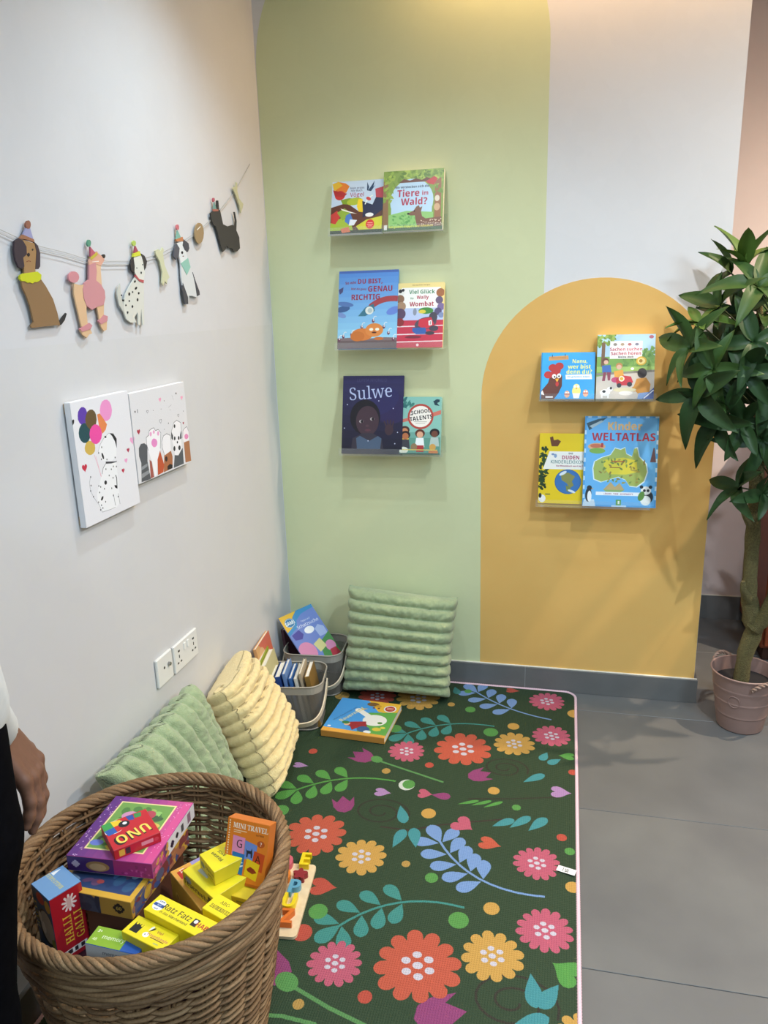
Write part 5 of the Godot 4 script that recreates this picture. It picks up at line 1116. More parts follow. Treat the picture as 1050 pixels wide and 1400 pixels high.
func cushions() -> void:
	var green := plush("95a67c", "adbb91", 81)
	cushion("sage green ribbed cushion leaning on the green arch", [Vector3(0.2741, 0.0223, 0.185), Vector3(0.6919, 0.0228, 0.17), Vector3(0.7152, 0.4008, 0.085), Vector3(0.2871, 0.4294, 0.085)], 0.15, 9, true, green, 3, Vector3(0, 0.3, 1))
	cushion("sage green ribbed cushion leaning on white wall behind the wicker basket", [Vector3(0.07, 0.4602, 1.466), Vector3(0.065, 0.449, 0.9871), Vector3(0.125, 0.03, 0.875), Vector3(0.2, 0.03, 1.32)], 0.1, 9, false, green, 9, Vector3(1, 0.5, 0))
	cushion("pale yellow ribbed cushion leaning on the green one", [Vector3(0.075, 0.36, 0.875), Vector3(0.055, 0.385, 0.64), Vector3(0.195, 0.045, 0.575), Vector3(0.25, 0.04, 0.915)], 0.15, 10, true, plush("e6cd8e", "f2dea6", 91), 5, Vector3(1, 0.5, 0))

# ---------------------------------------------------------------- mesh storage baskets with books
func rrect(w: float, d: float, r: float, n := 6) -> PackedVector2Array:
	var o := PackedVector2Array()
	for c in [[w / 2 - r, d / 2 - r, 0.0], [-w / 2 + r, d / 2 - r, 90.0], [-w / 2 + r, -d / 2 + r, 180.0], [w / 2 - r, -d / 2 + r, 270.0]]:
		for k in n + 1:
			var a := deg_to_rad(c[2] + 90.0 * k / n)
			o.append(Vector2(c[0] + r * cos(a), c[1] + r * sin(a)))
	return o

func storage_basket(label: String, at: Vector3, turn: float, hd: float) -> void:
	var o := thing("mesh_basket", label, "basket", at, "mesh storage baskets", Basis(Vector3.UP, turn))
	var H := 0.18
	var grey := mat("8f8a80", 0.55, 0.3)
	var top := rrect(0.235, 0.205, 0.05)
	var bot := rrect(0.205, 0.175, 0.045)
	var m := top.size()
	# rim band
	var b := Buf.new()
	for k in m:
		var a := top[k]
		var c := top[(k + 1) % m]
		var nn := Vector3(c.y - a.y, 0, a.x - c.x).normalized()
		if nn.dot(Vector3(a.x, 0, a.y)) < 0: nn = -nn
		b.quad(Vector3(a.x, H - 0.03, a.y) * Vector3(0.985, 1, 0.985), Vector3(c.x, H - 0.03, c.y) * Vector3(0.985, 1, 0.985), Vector3(c.x, H, c.y), Vector3(a.x, H, a.y), nn)
	var ring := PackedVector3Array()
	for q in top: ring.append(Vector3(q.x, H, q.y))
	b.tube(ring, 0.003, 6, true)
	part("rim_band", b.mesh(mat("a39d90", 0.55)), o)
	# expanded-metal wall: two sets of crossing strips
	b = Buf.new()
	var per := 150
	var len_t := 0.0
	for k in m: len_t += top[k].distance_to(top[(k + 1) % m])
	var along := func(s: float, y: float) -> Vector3:
		var d := fposmod(s, 1.0) * len_t
		for k in m:
			var l := top[k].distance_to(top[(k + 1) % m])
			if d <= l or k == m - 1:
				var f := clampf(d / l, 0, 1)
				var q := top[k].lerp(top[(k + 1) % m], f)
				var g := bot[k].lerp(bot[(k + 1) % m], f)
				var t := y / H
				var e := g.lerp(q, t)
				return Vector3(e.x, y, e.y)
			d -= l
		return Vector3.ZERO
	for dirn: float in [1.0, -1.0]:
		for k in per:
			var pts := PackedVector3Array()
			for j in 7: pts.append(along.call(k / float(per) + dirn * j / 6.0 * 0.09, 0.004 + (H - 0.034) * j / 6.0))
			b.tube(pts, 0.0012, 3)
	part("wire_mesh", b.mesh(grey), o).set_meta("kind", "stuff")
	b = Buf.new()
	var ring2 := PackedVector3Array()
	for q in bot: ring2.append(Vector3(q.x, 0.004, q.y))
	b.tube(ring2, 0.0035, 6, true)
	part("base_ring", b.mesh(grey), o)
	b = Buf.new()
	b.slab(bot, Transform3D(Basis(Vector3(1, 0, 0), Vector3(0, 0, 1), Vector3(0, 1, 0)), Vector3(0, 0.0015, 0)), 0.002)
	part("base_plate", b.mesh(grey), o)
	# bent-wood handle folded forward and down
	b = Buf.new()
	var hw := 0.126
	var path := PackedVector3Array()
	var reach := 0.165 if hd < 0.7 else 0.135
	for k in 25:
		var a := PI * k / 24.0
		var cx := cos(a)
		var sx := sin(a)
		var px := signf(cx) * pow(absf(cx), 0.45) * hw
		var pz := pow(sx, 0.55) * reach
		path.append(Vector3(px, H - 0.022 - pz * hd, pz))
	var tilt := Vector3(0, 1, hd * 0.9).normalized()
	for k in 24:
		var A := path[k]
		var B := path[k + 1]
		var d := (B - A).normalized()
		var out := d.cross(tilt).normalized()
		if out.dot(Vector3(A.x, 0, A.z - 0.03)) < 0: out = -out
		var w := tilt * 0.011
		var t := out * 0.0022
		b.quad(A - w + t, B - w + t, B + w + t, A + w + t, out)
		b.quad(A - w - t, B - w - t, B + w - t, A + w - t, -out)
		b.quad(A + w - t, B + w - t, B + w + t, A + w + t, tilt)
		b.quad(A - w - t, B - w - t, B - w + t, A - w + t, -tilt)
	var hn := part("bent_wood_handle", b.mesh(mat("dccdb0", 0.6)), o)
	for s: float in [-1.0, 1.0]:
		b = Buf.new()
		b.lathe([Vector2(0.006, -0.012), Vector2(0.006, 0.005), Vector2(0.0, 0.006)], 12)
		part("pivot", b.mesh(mat("4a4644", 0.5)), hn, Transform3D(Basis(Vector3(0, 0, 1), -s * PI / 2), Vector3(s * hw, H - 0.022, 0.0)))

func loose_book(label: String, w: float, h: float, t: float, xf: Transform3D, cover: String, art: Variant = null, called := "picture_book", spine := "", group := "books in the mesh baskets") -> void:
	var o := thing(called, label, "book", xf.origin, group, xf.basis)
	var fm: Material = mat(cover, 0.45)
	if art != null:
		var p := Pic.new(self, 256, int(256 * h / w), Vector2.ZERO, Vector2(100, 100 * h / w), cover)
		art.call(p, 100 * h / w)
		fm = printed(p, 0.4)
	book_mesh(o, w, h, t, fm, mat(cover, 0.45), mat(spine, 0.5) if spine else null)

func art_pigs(p: Pic, h: float) -> void:
	# the cover's figures are left out; plain shapes of about their size and colour stand for them
	p.rect(0, 0, 100, h, "6f86c8"); p.poly([0, 0, 52, 0, 34, 12, 22, 34, 0, 42], "e0b43c"); p.poly([34, 12, 52, 0, 100, 0, 100, 8, 60, 12, 40, 22, 30, 40, 18, 44, 0, 52, 0, 42, 22, 34], "3c8cc0")
	p.ell(20, 22, 14, 12, "2c6ca0"); p.ell(20, 22, 13, 11, "e8ecec"); p.ell(20, 22, 12, 10, "2c74a4"); p.text("SAMi", 20, 22, 9, "f0f4f0")
	p.text("Peppa auf", 62, 30, 6, "e8ecf4", 0, "light"); p.text("Schatzsuche", 62, 40, 9, "f0f2f8", 0, "light")
	p.poly([6, 52, 30, 46, 36, 60, 26, 70, 8, 66], "4a4a9c"); p.ell(56, 56, 14, 9, "eef0f2")
	p.poly([70, 60, 84, 52, 96, 62, 96, 82, 72, 82], "a8b8e0"); p.poly([60, 96, 100, 78, 100, h, 50, h], "4f8c50"); p.ell(20, 104, 24, 26, "d88cb0"); p.ell(84, 112, 14, 14, "d88cb0")
	p.poly([44, 92, 68, 84, 74, 108, 50, 116], "d4cf90"); p.poly([76, 120, 94, 120, 98, h, 72, h], "b83c48"); p.poly([0, 124, 40, 126, 44, h, 0, h], "3c94a4")

func art_orange(p: Pic, h: float) -> void:
	p.rect(0, 0, 100, h, "d8a468"); p.poly([20, 0, 100, 0, 100, 50, 60, 40], "d06c54"); p.ell(64, 66, 30, 22, "dca04c"); p.ell(30, 40, 22, 30, "e0b080"); p.poly([0, 96, 60, 84, 100, 92, 100, h, 0, h], "8a9434")

func art_goose(p: Pic, h: float) -> void:
	p.rect(0, 0, 100, h, "4b9bdc"); p.poly([46, 0, 100, 0, 100, 34, 70, 30], "e4b43c"); p.poly([56, 36, 100, 26, 100, h, 50, h, 62, 76], "63a64c")
	p.ell(72, 56, 19, 16, "ece8de"); p.poly([56, 50, 40, 38, 34, 34, 36, 28, 44, 29, 62, 42], "ece8de"); p.ell(38, 31, 5.5, 4.6, "f0ede4"); p.poly([42, 26, 52, 24, 44, 31], "e0b038"); p.ell(38, 30, 0.9, 0.9, "202020")
	p.ell(56, 10, 10, 6, "7a5a34"); p.ell(66, 14, 5, 4, "c89434"); p.ell(60, 20, 2, 2, "7a3c28"); p.ell(68, 20, 2, 2, "7a3c28")
	p.ell(86, 18, 10, 10, "dce8ec"); p.ell(86, 18, 8, 8, "b43428"); p.rect(80, 15, 92, 16.4, "ecc8b4"); p.rect(81, 19, 91, 20.4, "ecc8b4")
	p.poly([30, 70, 44, 66, 60, 62, 62, 68, 66, 76, 54, 80, 46, 90, 40, 80, 32, 78], "9c2c34"); p.ell(33, 74, 5, 5, "e4b894"); p.ell(30, 71, 6, 4, "3c7c44"); p.ell(62, 84, 10, 8, "3c5c8c"); p.ell(70, 90, 6, 4, "eceee8"); p.ell(82, 80, 7, 5, "dcc044"); p.ell(90, 74, 4, 3, "e8d054"); p.ell(82, 62, 4, 3, "5a8c3c")
	p.poly([0, 90, 100, 94, 100, h, 0, h], "e0a444"); p.text("Meine Geschichten vom", 21, 46, 3.6, "30507c", -62, "light"); p.text("Bauernhof", 32, 46, 8, "d8d0a0", -62); p.rect(6, 84, 11, 88, "e8ecf0")

func storage_baskets() -> void:
	storage_basket("grey wire mesh basket of small books behind the yellow cushion", Vector3(0.15, 0.0085, 0.402), deg_to_rad(10), 0.55)
	storage_basket("grey wire mesh basket in the corner holding the blue book", Vector3(0.155, 0.0085, 0.14), deg_to_rad(4), 0.75)
	# upright books in the near basket, spines up
	var specs := [
		[0.245, 0.30, 0.018, "8c6c34", "tan book at the end of the row in the near basket", 0.0], [0.222, 0.315, 0.010, "b8a88c", "beige book beside the tan one in near basket", 0.0], [0.203, 0.33, 0.012, "dcd8cc", "white and blue booklet in the near basket", 0.0],
		[0.184, 0.33, 0.012, "3c6cac", "mid blue book between the white booklet and pale blue book", 0.0], [0.165, 0.335, 0.012, "6a8cc0", "pale blue book in the row of the near basket", 0.0], [0.14, 0.33, 0.022, "2c4c8c", "thick dark blue book in the near basket", 0.0], [0.115, 0.345, 0.016, "1e2c48", "navy book with a cream corner in the near basket", 0.0]]
	var k := 0
	for s in specs:
		var top: float = 0.205 + 0.012 * sin(k * 1.9)
		var xf := Transform3D(Basis(Vector3.UP, deg_to_rad(100)) * Basis(Vector3.RIGHT, deg_to_rad(-9)), Vector3(s[0], 0.014, 0.395 + 0.004 * k))
		loose_book(s[4], 0.125, top, s[2], xf, s[3])
		k += 1
	loose_book("cream and olive book tilted at the wall side of the near basket", 0.15, 0.245, 0.02, Transform3D(Basis(Vector3.UP, deg_to_rad(100)) * Basis(Vector3.RIGHT, deg_to_rad(-12)), Vector3(0.107, 0.014, 0.400)), "c9c08c", null, "picture_book", "a8a04c")
	loose_book("lime green book between the cream and orange books", 0.15, 0.25, 0.014, Transform3D(Basis(Vector3.UP, deg_to_rad(100)) * Basis(Vector3.RIGHT, deg_to_rad(-12)), Vector3(0.085, 0.014, 0.395)), "98a430")
	loose_book("orange and red book leaning on the white wall in near basket", 0.17, 0.285, 0.012, Transform3D(Basis(Vector3.UP, deg_to_rad(96)) * Basis(Vector3.RIGHT, deg_to_rad(-10)), Vector3(0.064, 0.016, 0.355)), "d89c64", art_orange)
	# the large blue book leaning out of the corner basket
	var up := Vector3(-0.631, 0.70, -0.335).normalized()
	var right := Vector3(0.515, 0.055, -0.856)
	right = (right - up * right.dot(up)).normalized()
	loose_book("blue picture book with a round badge leaning out of corner basket", 0.17, 0.235, 0.006, Transform3D(Basis(right, up, right.cross(up)), Vector3(0.203, 0.1405, 0.176)), "6f86c8", art_pigs)
	loose_book("dark wine red book standing behind the blue picture book", 0.12, 0.235, 0.016, Transform3D(Basis(Vector3.UP, deg_to_rad(70)) * Basis(Vector3.RIGHT, deg_to_rad(-8)), Vector3(0.07, 0.014, 0.11)), "4a2430")
	# flat on the mat
	var fx := Basis(Vector3.UP, deg_to_rad(-3.0)) * Basis(Vector3.RIGHT, deg_to_rad(-90))
	var o := thing("board_book", "square board book with a white goose lying on the mat", "book", Vector3(0.398, 0.0215, 0.508), "", fx)
	var p := Pic.new(self, 320, 320, Vector2.ZERO, Vector2(100, 100), "4b9bdc")
	art_goose(p, 100)
	var sp := mat("c88a3c", 0.5)
	var w := 0.236
	var t := 0.025
	var am := ArrayMesh.new()
	var b := Buf.new()
	b.quad(Vector3(-w / 2, 0, t / 2), Vector3(w / 2, 0, t / 2), Vector3(w / 2, w, t / 2), Vector3(-w / 2, w, t / 2), Vector3(0, 0, 1))
	b.into(am, printed(p, 0.4))
	b = Buf.new()
	b.box(Vector3(-w / 2, 0, t / 2 - 0.003), Vector3(w / 2, w, t / 2 - 0.0001), 0.0006)
	b.into(am, mat("dca848", 0.5))
	part("front_cover", am, o)
	part("back_cover", bx(Vector3(-w / 2, 0, -t / 2), Vector3(w / 2, w, -t / 2 + 0.003), mat("dca848", 0.5), 0.0006), o)
	for k2 in 6: part("board_page", bx(Vector3(-w / 2 + 0.001, 0.001, -t / 2 + 0.0032 + k2 * 0.0031), Vector3(w / 2 - 0.001, w - 0.001, -t / 2 + 0.0060 + k2 * 0.0031), mat("e6dfd0", 0.8), 0.0003), o)
	part("spine", bx(Vector3(-w / 2, -0.0012, -t / 2 + 0.001), Vector3(w / 2, 0.0012, t / 2 - 0.001), sp, 0.0005), o)

# ---------------------------------------------------------------- wicker basket
func wicker_basket() -> void:
	var at := Vector3(0.335, 0.009, 1.69)
	var o := thing("wicker_basket", "large round brown wicker basket filled with game boxes", "basket", at)
	var H := 0.452
	var prof := func(y: float) -> float:
		var t := y / H
		return lerpf(0.178, 0.254, pow(t, 0.8))
	var tones := []
	for c in [["6c4f31", "8a6a45"], ["775939", "967650"], ["60452a", "7c5d3a"], ["7d5f3f", "9f805a"]]:
		var m := surface(c[0], c[1], 0.7, 14.0, 0.0, 101 + tones.size(), 0.05)
		m.heightmap_enabled = true; m.heightmap_texture = noise_tex(131, 0.15, 128); m.heightmap_scale = 0.08
		tones.append(m)
	var stakes := 26
	# flat uprights
	for k in stakes:
		var a := TAU * k / stakes
		for e in 2:
			var b := Buf.new()
			var pts := PackedVector3Array()
			var aa := a + (e - 0.5) * 0.034
			for j in 9:
				var y := H * j / 8.0 * 0.985 + 0.004
				var r: float = prof.call(y) - 0.001
				pts.append(Vector3(cos(aa) * r, y, sin(aa) * r))
			b.tube(pts, 0.0042, 6, false, 0.6)
			part("stake", b.mesh(tones[(k + e) % 4]), o)
	# weavers going in and out round the uprights
	var r2 := RandomNumberGenerator.new()
	r2.seed = 5
	var y := 0.012
	var row := 0
	while y < H - 0.006:
		var b := Buf.new()
		var pts := PackedVector3Array()
		var th := r2.randf_range(0.0042, 0.0056)
		var ph := r2.randf_range(0, TAU)
		var n := 208
		for j in n:
			var a := TAU * j / n
			var wav := cos(a * stakes * 0.5 + (PI if row % 2 == 0 else 0.0))
			var yy := y + 0.0022 * sin(a * 3 + ph) + 0.0012 * sin(a * 7 + ph * 2)
			var r: float = prof.call(clampf(yy, 0, H)) + 0.0055 * clampf(wav * 1.6, -1, 1)
			pts.append(Vector3(cos(a) * r, yy, sin(a) * r))
		b.tube(pts, th, 5, true, 0.72)
		part("weaver", b.mesh(tones[r2.randi() % 4]), o)
		y += th * 1.72
		row += 1
	# waling of long smooth rods just below the rim, outside
	for k in 7:
		var b := Buf.new()
		var pts := PackedVector3Array()
		var n := 160
		for j in n:
			var a := TAU * j / n
			var yy := H - 0.012 - k * 0.0105 + 0.003 * sin(a * 2 + k * 1.3) + 0.0015 * sin(a * 9 + k)
			var r: float = prof.call(minf(yy, H)) + 0.0095 + 0.0022 * sin(a * 13 + k * 2.1)
			pts.append(Vector3(cos(a) * r, yy, sin(a) * r))
		b.tube(pts, 0.0056, 6, true, 0.8)
		part("waling_rod", b.mesh(tones[k % 4]), o)
	# rope-like rim: strands wound round the edge
	for k in 7:
		var b := Buf.new()
		var pts := PackedVector3Array()
		var n := 520
		for j in n:
			var a := TAU * j / n
			var w := a * 15 + TAU * k / 7 + 0.25 * sin(a * 5 + k)
			var rr := 0.0085
			var r: float = prof.call(H) + 0.003 + cos(w) * rr * 1.1
			pts.append(Vector3(cos(a) * r, H + 0.004 + sin(w) * rr, sin(a) * r))
		b.tube(pts, 0.0056, 5, true)
		part("rim_strand", b.mesh(tones[(k + 1) % 4]), o)
	var fb := Buf.new()
	fb.lathe([Vector2(0.0, 0.006), Vector2(0.172, 0.006), Vector2(0.176, 0.0)], 40)
	part("woven_base", fb.mesh(tones[2]), o)

# ---------------------------------------------------------------- games
func game_box(label: String, a: Vector2, b: Vector2, d: float, top: float, t: float, faces: Dictionary, plain: String, tilt := Vector2.ZERO, lid := 0.0, group := "game boxes in the wicker basket") -> void:
	# a, b: plan (x, z) of the near edge of the top face; d: its depth away from the viewer; t: thickness
	var dir := (b - a).normalized()
	var w := a.distance_to(b)
	var yaw := atan2(-dir.y, dir.x)
	var far := Vector2(dir.y, -dir.x)
	var c := (a + b) / 2 + far * d / 2
	var bs := Basis(Vector3.UP, yaw) * Basis(Vector3.RIGHT, tilt.x) * Basis(Vector3(0, 0, 1), tilt.y)
	var o := thing("game_box", label, "box", Vector3(c.x, top, c.y) - bs * Vector3(0, t, 0), group, bs)
	var fm := {}
	for k in faces:
		if k == "top": fm[k] = face_print(faces[k], w, d, plain)
		elif k == "front" or k == "back": fm[k] = face_print(faces[k], w, t, plain)
		else: fm[k] = face_print(faces[k], d, t, plain)
	if lid > 0.0:
		part("lid", pbox(w, t - lid, d, fm, mat(plain, 0.45)), o, Transform3D(Basis.IDENTITY, Vector3(0, lid, 0)))
		part("tray", bx(Vector3(-w / 2 + 0.002, 0, -d / 2 + 0.002), Vector3(w / 2 - 0.002, lid + 0.002, d / 2 - 0.002), mat("d8d4c8", 0.8), 0.0006), o)
	else:
		part("carton", pbox(w, t, d, fm, mat(plain, 0.45)), o)

func face_print(art: Callable, w: float, h: float, bg: String) -> Material:
	var px := 240 if w >= h else int(240 * w / h)
	var p := Pic.new(self, maxi(px, 24), maxi(int(px * h / w), 16), Vector2.ZERO, Vector2(100, 100 * h / w), bg)
	art.call(p, 100 * h / w)
	return printed(p, 0.36)

func speckle(p: Pic, h: float, n: int, cols: Array, size: float, seed_: int) -> void:
	var r := RandomNumberGenerator.new()
	r.seed = seed_
	for k in n: p.ell(r.randf_range(0, 100), r.randf_range(0, h), size * r.randf_range(0.5, 1.6), size * r.randf_range(0.4, 1.2), cols[k % cols.size()], r.randf_range(0, 180))

func jigsaw(p: Pic, cx: float, cy: float, s: float, col: String) -> void:
	p.rect(cx - s, cy - s, cx + s, cy + s, col); p.ell(cx - s, cy, s * 0.5, s * 0.5, col); p.ell(cx + s, cy, s * 0.5, s * 0.5, col); p.ell(cx, cy - s, s * 0.5, s * 0.5, col); p.ell(cx, cy + s, s * 0.5, s * 0.5, col)

func games() -> void:
	# two big boxes at the bottom carry the rest
	game_box("large dark blue game box at the bottom of the wicker basket", Vector2(0.22, 1.82), Vector2(0.47, 1.80), 0.24, 0.165, 0.15, {}, "22304c")
	game_box("large maroon game box under the smaller games", Vector2(0.21, 1.83), Vector2(0.49, 1.80), 0.26, 0.298, 0.13, {}, "4c2430")
	game_box("brown puzzle box under the yellow framed puzzle", Vector2(0.23, 1.765), Vector2(0.335, 1.76), 0.2, 0.388, 0.088, {}, "5a3a2a")
	game_box("puzzle box with yellow frame and dark picture under the pink one", Vector2(0.164, 1.766), Vector2(0.334, 1.772), 0.215, 0.43, 0.041, {
		"top": func(p: Pic, h: float): p.rect(6, 6, 94, h - 8, "33466c"); speckle(p, h - 16, 70, ["4c6c9c", "6c4c6c", "3c5c7c", "b04c4c", "88a0b8"], 6, 3); p.rect(0, 0, 100, 6, "d8a83c"); p.rect(0, h - 8, 100, h, "d8a83c"); p.rect(0, 0, 6, h, "d8a83c"); p.rect(94, 0, 100, h, "d8a83c"); p.text("2-IN-1", 12, 20, 5, "203050", -80),
		"front": func(p: Pic, h: float): speckle(p, h, 40, ["2c3c54", "243044", "3c4c60"], 8, 5); p.rect(60, 0, 100, h, "b88c3c"); jigsaw(p, 84, h * 0.5, 5, "241c1c"); p.text("60", 84, h * 0.5, 5, "d8b04c"),
		"right": func(p: Pic, h: float): speckle(p, h, 80, ["7c3c3c", "3c4c7c", "c89c3c", "5c5c74", "a86c4c"], 5, 8)}, "c8983c", Vector2.ZERO, 0.002)
	game_box("pink and purple jigsaw puzzle box under the red card game", Vector2(0.172, 1.727), Vector2(0.352, 1.717), 0.195, 0.471, 0.036, {
		"top": func(p: Pic, h: float):
			for k in 10: p.rect(k * 10, 0, k * 10 + 10, h, Color("5c2a7c").lerp(Color("d0508c"), k / 9.0).to_html(false))
			p.rect(13, 9, 84, h - 13, "ecdc98"); p.rect(15, 11, 82, h - 15, "6f9c4c"); speckle_in(p, 16, 12, 80, h - 16, 60, ["4c7c3c", "9cb45c", "8cbc64", "3c5c3c"], 6, 11)
			p.ell(36, 34, 10, 8, "c88cb0"); p.ell(58, 30, 8, 8, "b44454"); p.ell(66, 48, 14, 6, "d8c060"); p.ell(28, 60, 9, 12, "5c4c9c"); p.ell(50, 60, 12, 8, "8cb04c"); p.ell(22, 84, 8, 5, "6a7ccc"); p.poly([34, 88, 60, 78, 66, 86, 40, 94], "c8b43c")
			var r := RandomNumberGenerator.new()
			r.seed = 6
			for k in 40: p.ell(r.randf_range(2, 12), r.randf_range(4, h), 0.7, 0.7, "e4c8e4")
			for k in 30: p.ell(r.randf_range(86, 98), r.randf_range(4, h), 0.6, 0.6, "f0c0d8"),
		"front": func(p: Pic, h: float): p.rect(0, 0, 55, h, "4a246c"); p.rect(55, 0, 100, h, "a02870"); jigsaw(p, 10, h * 0.5, 3.4, "d8c8dc"); p.ell(36, h * 0.55, 14, 7, "a07c4c"); p.ell(36, h * 0.6, 10, 5, "c4a478"); speckle_in(p, 60, 2, 98, h, 16, ["c04c90", "8c2464"], 2, 4),
		"right": func(p: Pic, h: float): p.rect(0, 0, 100, h, "d8d4d4"); p.rect(0, 0, 34, h, "a03c6c"); speckle_in(p, 0, 0, 40, h, 30, ["c89c3c", "5c3c5c", "d0508c"], 3, 9); jigsaw(p, 56, h * 0.5, 2.4, "241c24"); p.rect(66, 5, 72, h - 4, "4c4c4c"); p.rect(82, 3, 90, h - 3, "8c6c7c"); jigsaw(p, 44, h * 0.6, 3, "2c1c34")}, "a84484", Vector2(-0.02, 0), 0.002)
	game_box("red card game box with colourful swirl lying on pink puzzle", Vector2(0.276, 1.722), Vector2(0.338, 1.654), 0.092, 0.4945, 0.022, {
		"top": func(p: Pic, h: float):
			p.rect(0, 0, 100, h, "c0202c")
			p.ell(20, 22, 26, 24, "e8e4dc"); p.poly([0, 0, 20, 0, 22, 22, 0, 26], "3c9c4c"); p.poly([20, 0, 40, 4, 42, 20, 22, 22], "e8c42c"); p.poly([0, 26, 22, 22, 24, 44, 4, 46], "2c5cac"); p.poly([22, 22, 42, 20, 40, 40, 24, 44], "c8282c"); p.ell(44, 24, 12, 12, "1c1c20"); p.ell(46, 22, 5, 5, "e8e8e8")
			p.poly([54, 0, 70, 2, 68, 22, 56, 18], "2c4c9c"); p.poly([72, 2, 88, 4, 84, 20, 70, 18], "3c8c4c")
			p.text("UNO", 49, 71, 33, "1c1414", 172, "bold", 80); p.text("UNO", 51, 68, 30, "ecd45c", 172, "bold", 74),
		"front": func(p: Pic, h: float): p.rect(0, 0, 100, h, "b81c2c"); p.rect(10, 4, 22, h - 4, "d8a83c"); p.rect(24, 4, 34, h - 4, "3c2c2c"); p.rect(58, 6, 84, h - 8, "d88c94"); p.ell(91, h * 0.5, 5, 5, "c8404c")}, "a81c28")
	halli()
	game_box("green, blue and white memory game box in the wicker basket", Vector2(0.299, 1.866), Vector2(0.403, 1.868), 0.041, 0.42, 0.118, {
		"top": func(p: Pic, h: float): p.rect(0, 0, 66, h, "86ac2c"); p.rect(66, 0, 100, h, "2456a4"); p.text("memory", 43, h * 0.55, 9, "eef2e0", 0, "light"); p.text("3+", 10, 9, 6, "eef2e0"); p.text("48", 10, 27, 6, "d8e4b0"); p.text("Ravensburger", 82, 9, 4, "e8ecf4"),
		"front": func(p: Pic, h: float): p.rect(0, 0, 100, h, "c4c8c8"); p.text("memory", 52, 14, 8, "50565a", 0, "light"); p.ell(50, 32, 26, 8, "8c6c3c"); p.ell(40, 36, 16, 8, "b09434"),
		"right": func(p: Pic, h: float): p.rect(0, 0, 100, h, "1f4c98")}, "2456a4", Vector2(0.0, -0.03))
	var yl := "e9d21c"
	game_box("yellow game box with black round seal and long title", Vector2(0.381, 1.803), Vector2(0.517, 1.8455), 0.042, 0.452, 0.075, {
		"top": func(p: Pic, h: float): p.rect(0, 0, 100, h, "ecd61e"); p.ell(12.5, h * 0.5, 9, 9, "f0f0ec"); p.rect(4, h * 0.42, 21, h * 0.58, "2c4c8c"); p.text("Lern", 12.5, h * 0.28, 3, "2c3c64"); p.text("Spiel", 12.5, h * 0.5, 3, "f0f0f0"); p.text("Spaß", 12.5, h * 0.72, 3, "2c3c64"); p.text("Ratz Fatz", 43, h * 0.42, 8.6, "20201c", 0, "light"); p.text("in das Märchenland", 44, h * 0.74, 4, "20201c", 0, "light"); p.rect(70, h * 0.28, 79, h * 0.68, "2c2824"); p.ell(74.5, h * 0.42, 3, 3, "e8e4dc"); p.text("HABA", 90, h * 0.5, 7, "a82c24")}, yl)
	game_box("yellow game box with a rabbit drawn on its narrow side", Vector2(0.358, 1.842), Vector2(0.452, 1.8685), 0.042, 0.436, 0.06, {
		"top": func(p: Pic, h: float): p.rect(0, 0, 100, h, "ecd61e"); p.rect(9, h * 0.3, 28, h * 0.8, "1c1c18"); p.ell(13, h * 0.34, 2.4, 3, "ecd61e"); p.ell(19, h * 0.3, 2.4, 3, "ecd61e"); p.ell(25, h * 0.36, 2.4, 3, "ecd61e"); p.drop(46, h * 0.3, 14, 5, "f0f0ec", 20); p.drop(50, h * 0.34, 14, 4, "20201c", 30); p.ell(46, h * 0.66, 7, 6, "f0f0ec"); p.ell(44, h * 0.66, 1, 1.4, "20201c"); p.text("Viel", 68, h * 0.32, 6, "a8603c"); p.text("Hasenbande", 72, h * 0.56, 6.4, "c07c5c"); p.rect(58, h * 0.66, 90, h * 0.7, "6c3424"); p.text("rapido", 78, h * 0.86, 4, "6c94b0")}, yl)
	game_box("yellow game box with curly black letters near the rim", Vector2(0.484, 1.779), Vector2(0.541, 1.8005), 0.042, 0.452, 0.075, {
		"top": func(p: Pic, h: float): p.rect(0, 0, 100, h, "ecd61e"); p.text("ABC-", 50, h * 0.3, 12, "20201c", 0, "seriflight"); p.text("ZAUBERDUELL", 54, h * 0.66, 14, "20201c", 0, "serif", 84)}, yl)
	game_box("orange game box with small toy picture lying lowest of the slanted stack", Vector2(0.352, 1.66), Vector2(0.46, 1.742), 0.085, 0.408, 0.105, {
		"top": func(p: Pic, h: float): p.rect(0, 0, 100, h, "e0a44c"); p.rect(0, 0, 60, h * 0.5, "9c94c8"); p.rect(8, h * 0.62, 26, h * 0.9, "b83024"); p.text("LEGO", 17, h * 0.76, 7, "f0e8e0"),
		"front": func(p: Pic, h: float): p.rect(0, 0, 100, h, "b08a34"); p.ell(20, h * 0.4, 7, 7, "c8a450"); p.ell(20, h * 0.4, 4, 4, "a07c30")}, "b8923c")
	game_box("yellow game box with fire engine title, middle of the slanted stack", Vector2(0.396, 1.686), Vector2(0.488, 1.742), 0.1, 0.44, 0.031, {
		"top": func(p: Pic, h: float): p.rect(0, 0, 100, h, "e8d424"); p.rect(20, h * 0.6, 50, h * 0.8, "b8bcb0"); p.rect(4, 4, 40, h * 0.4, "a8a4b8"),
		"front": func(p: Pic, h: float): p.rect(0, 0, 100, h, "cbb92a"); p.ell(18, h * 0.35, 10, 7, "8c9494"); p.text("Feuerwehr", 44, h * 0.6, 12, "24241c"); p.rect(82, h * 0.2, 94, h * 0.8, "2c2820")}, "d8c428")
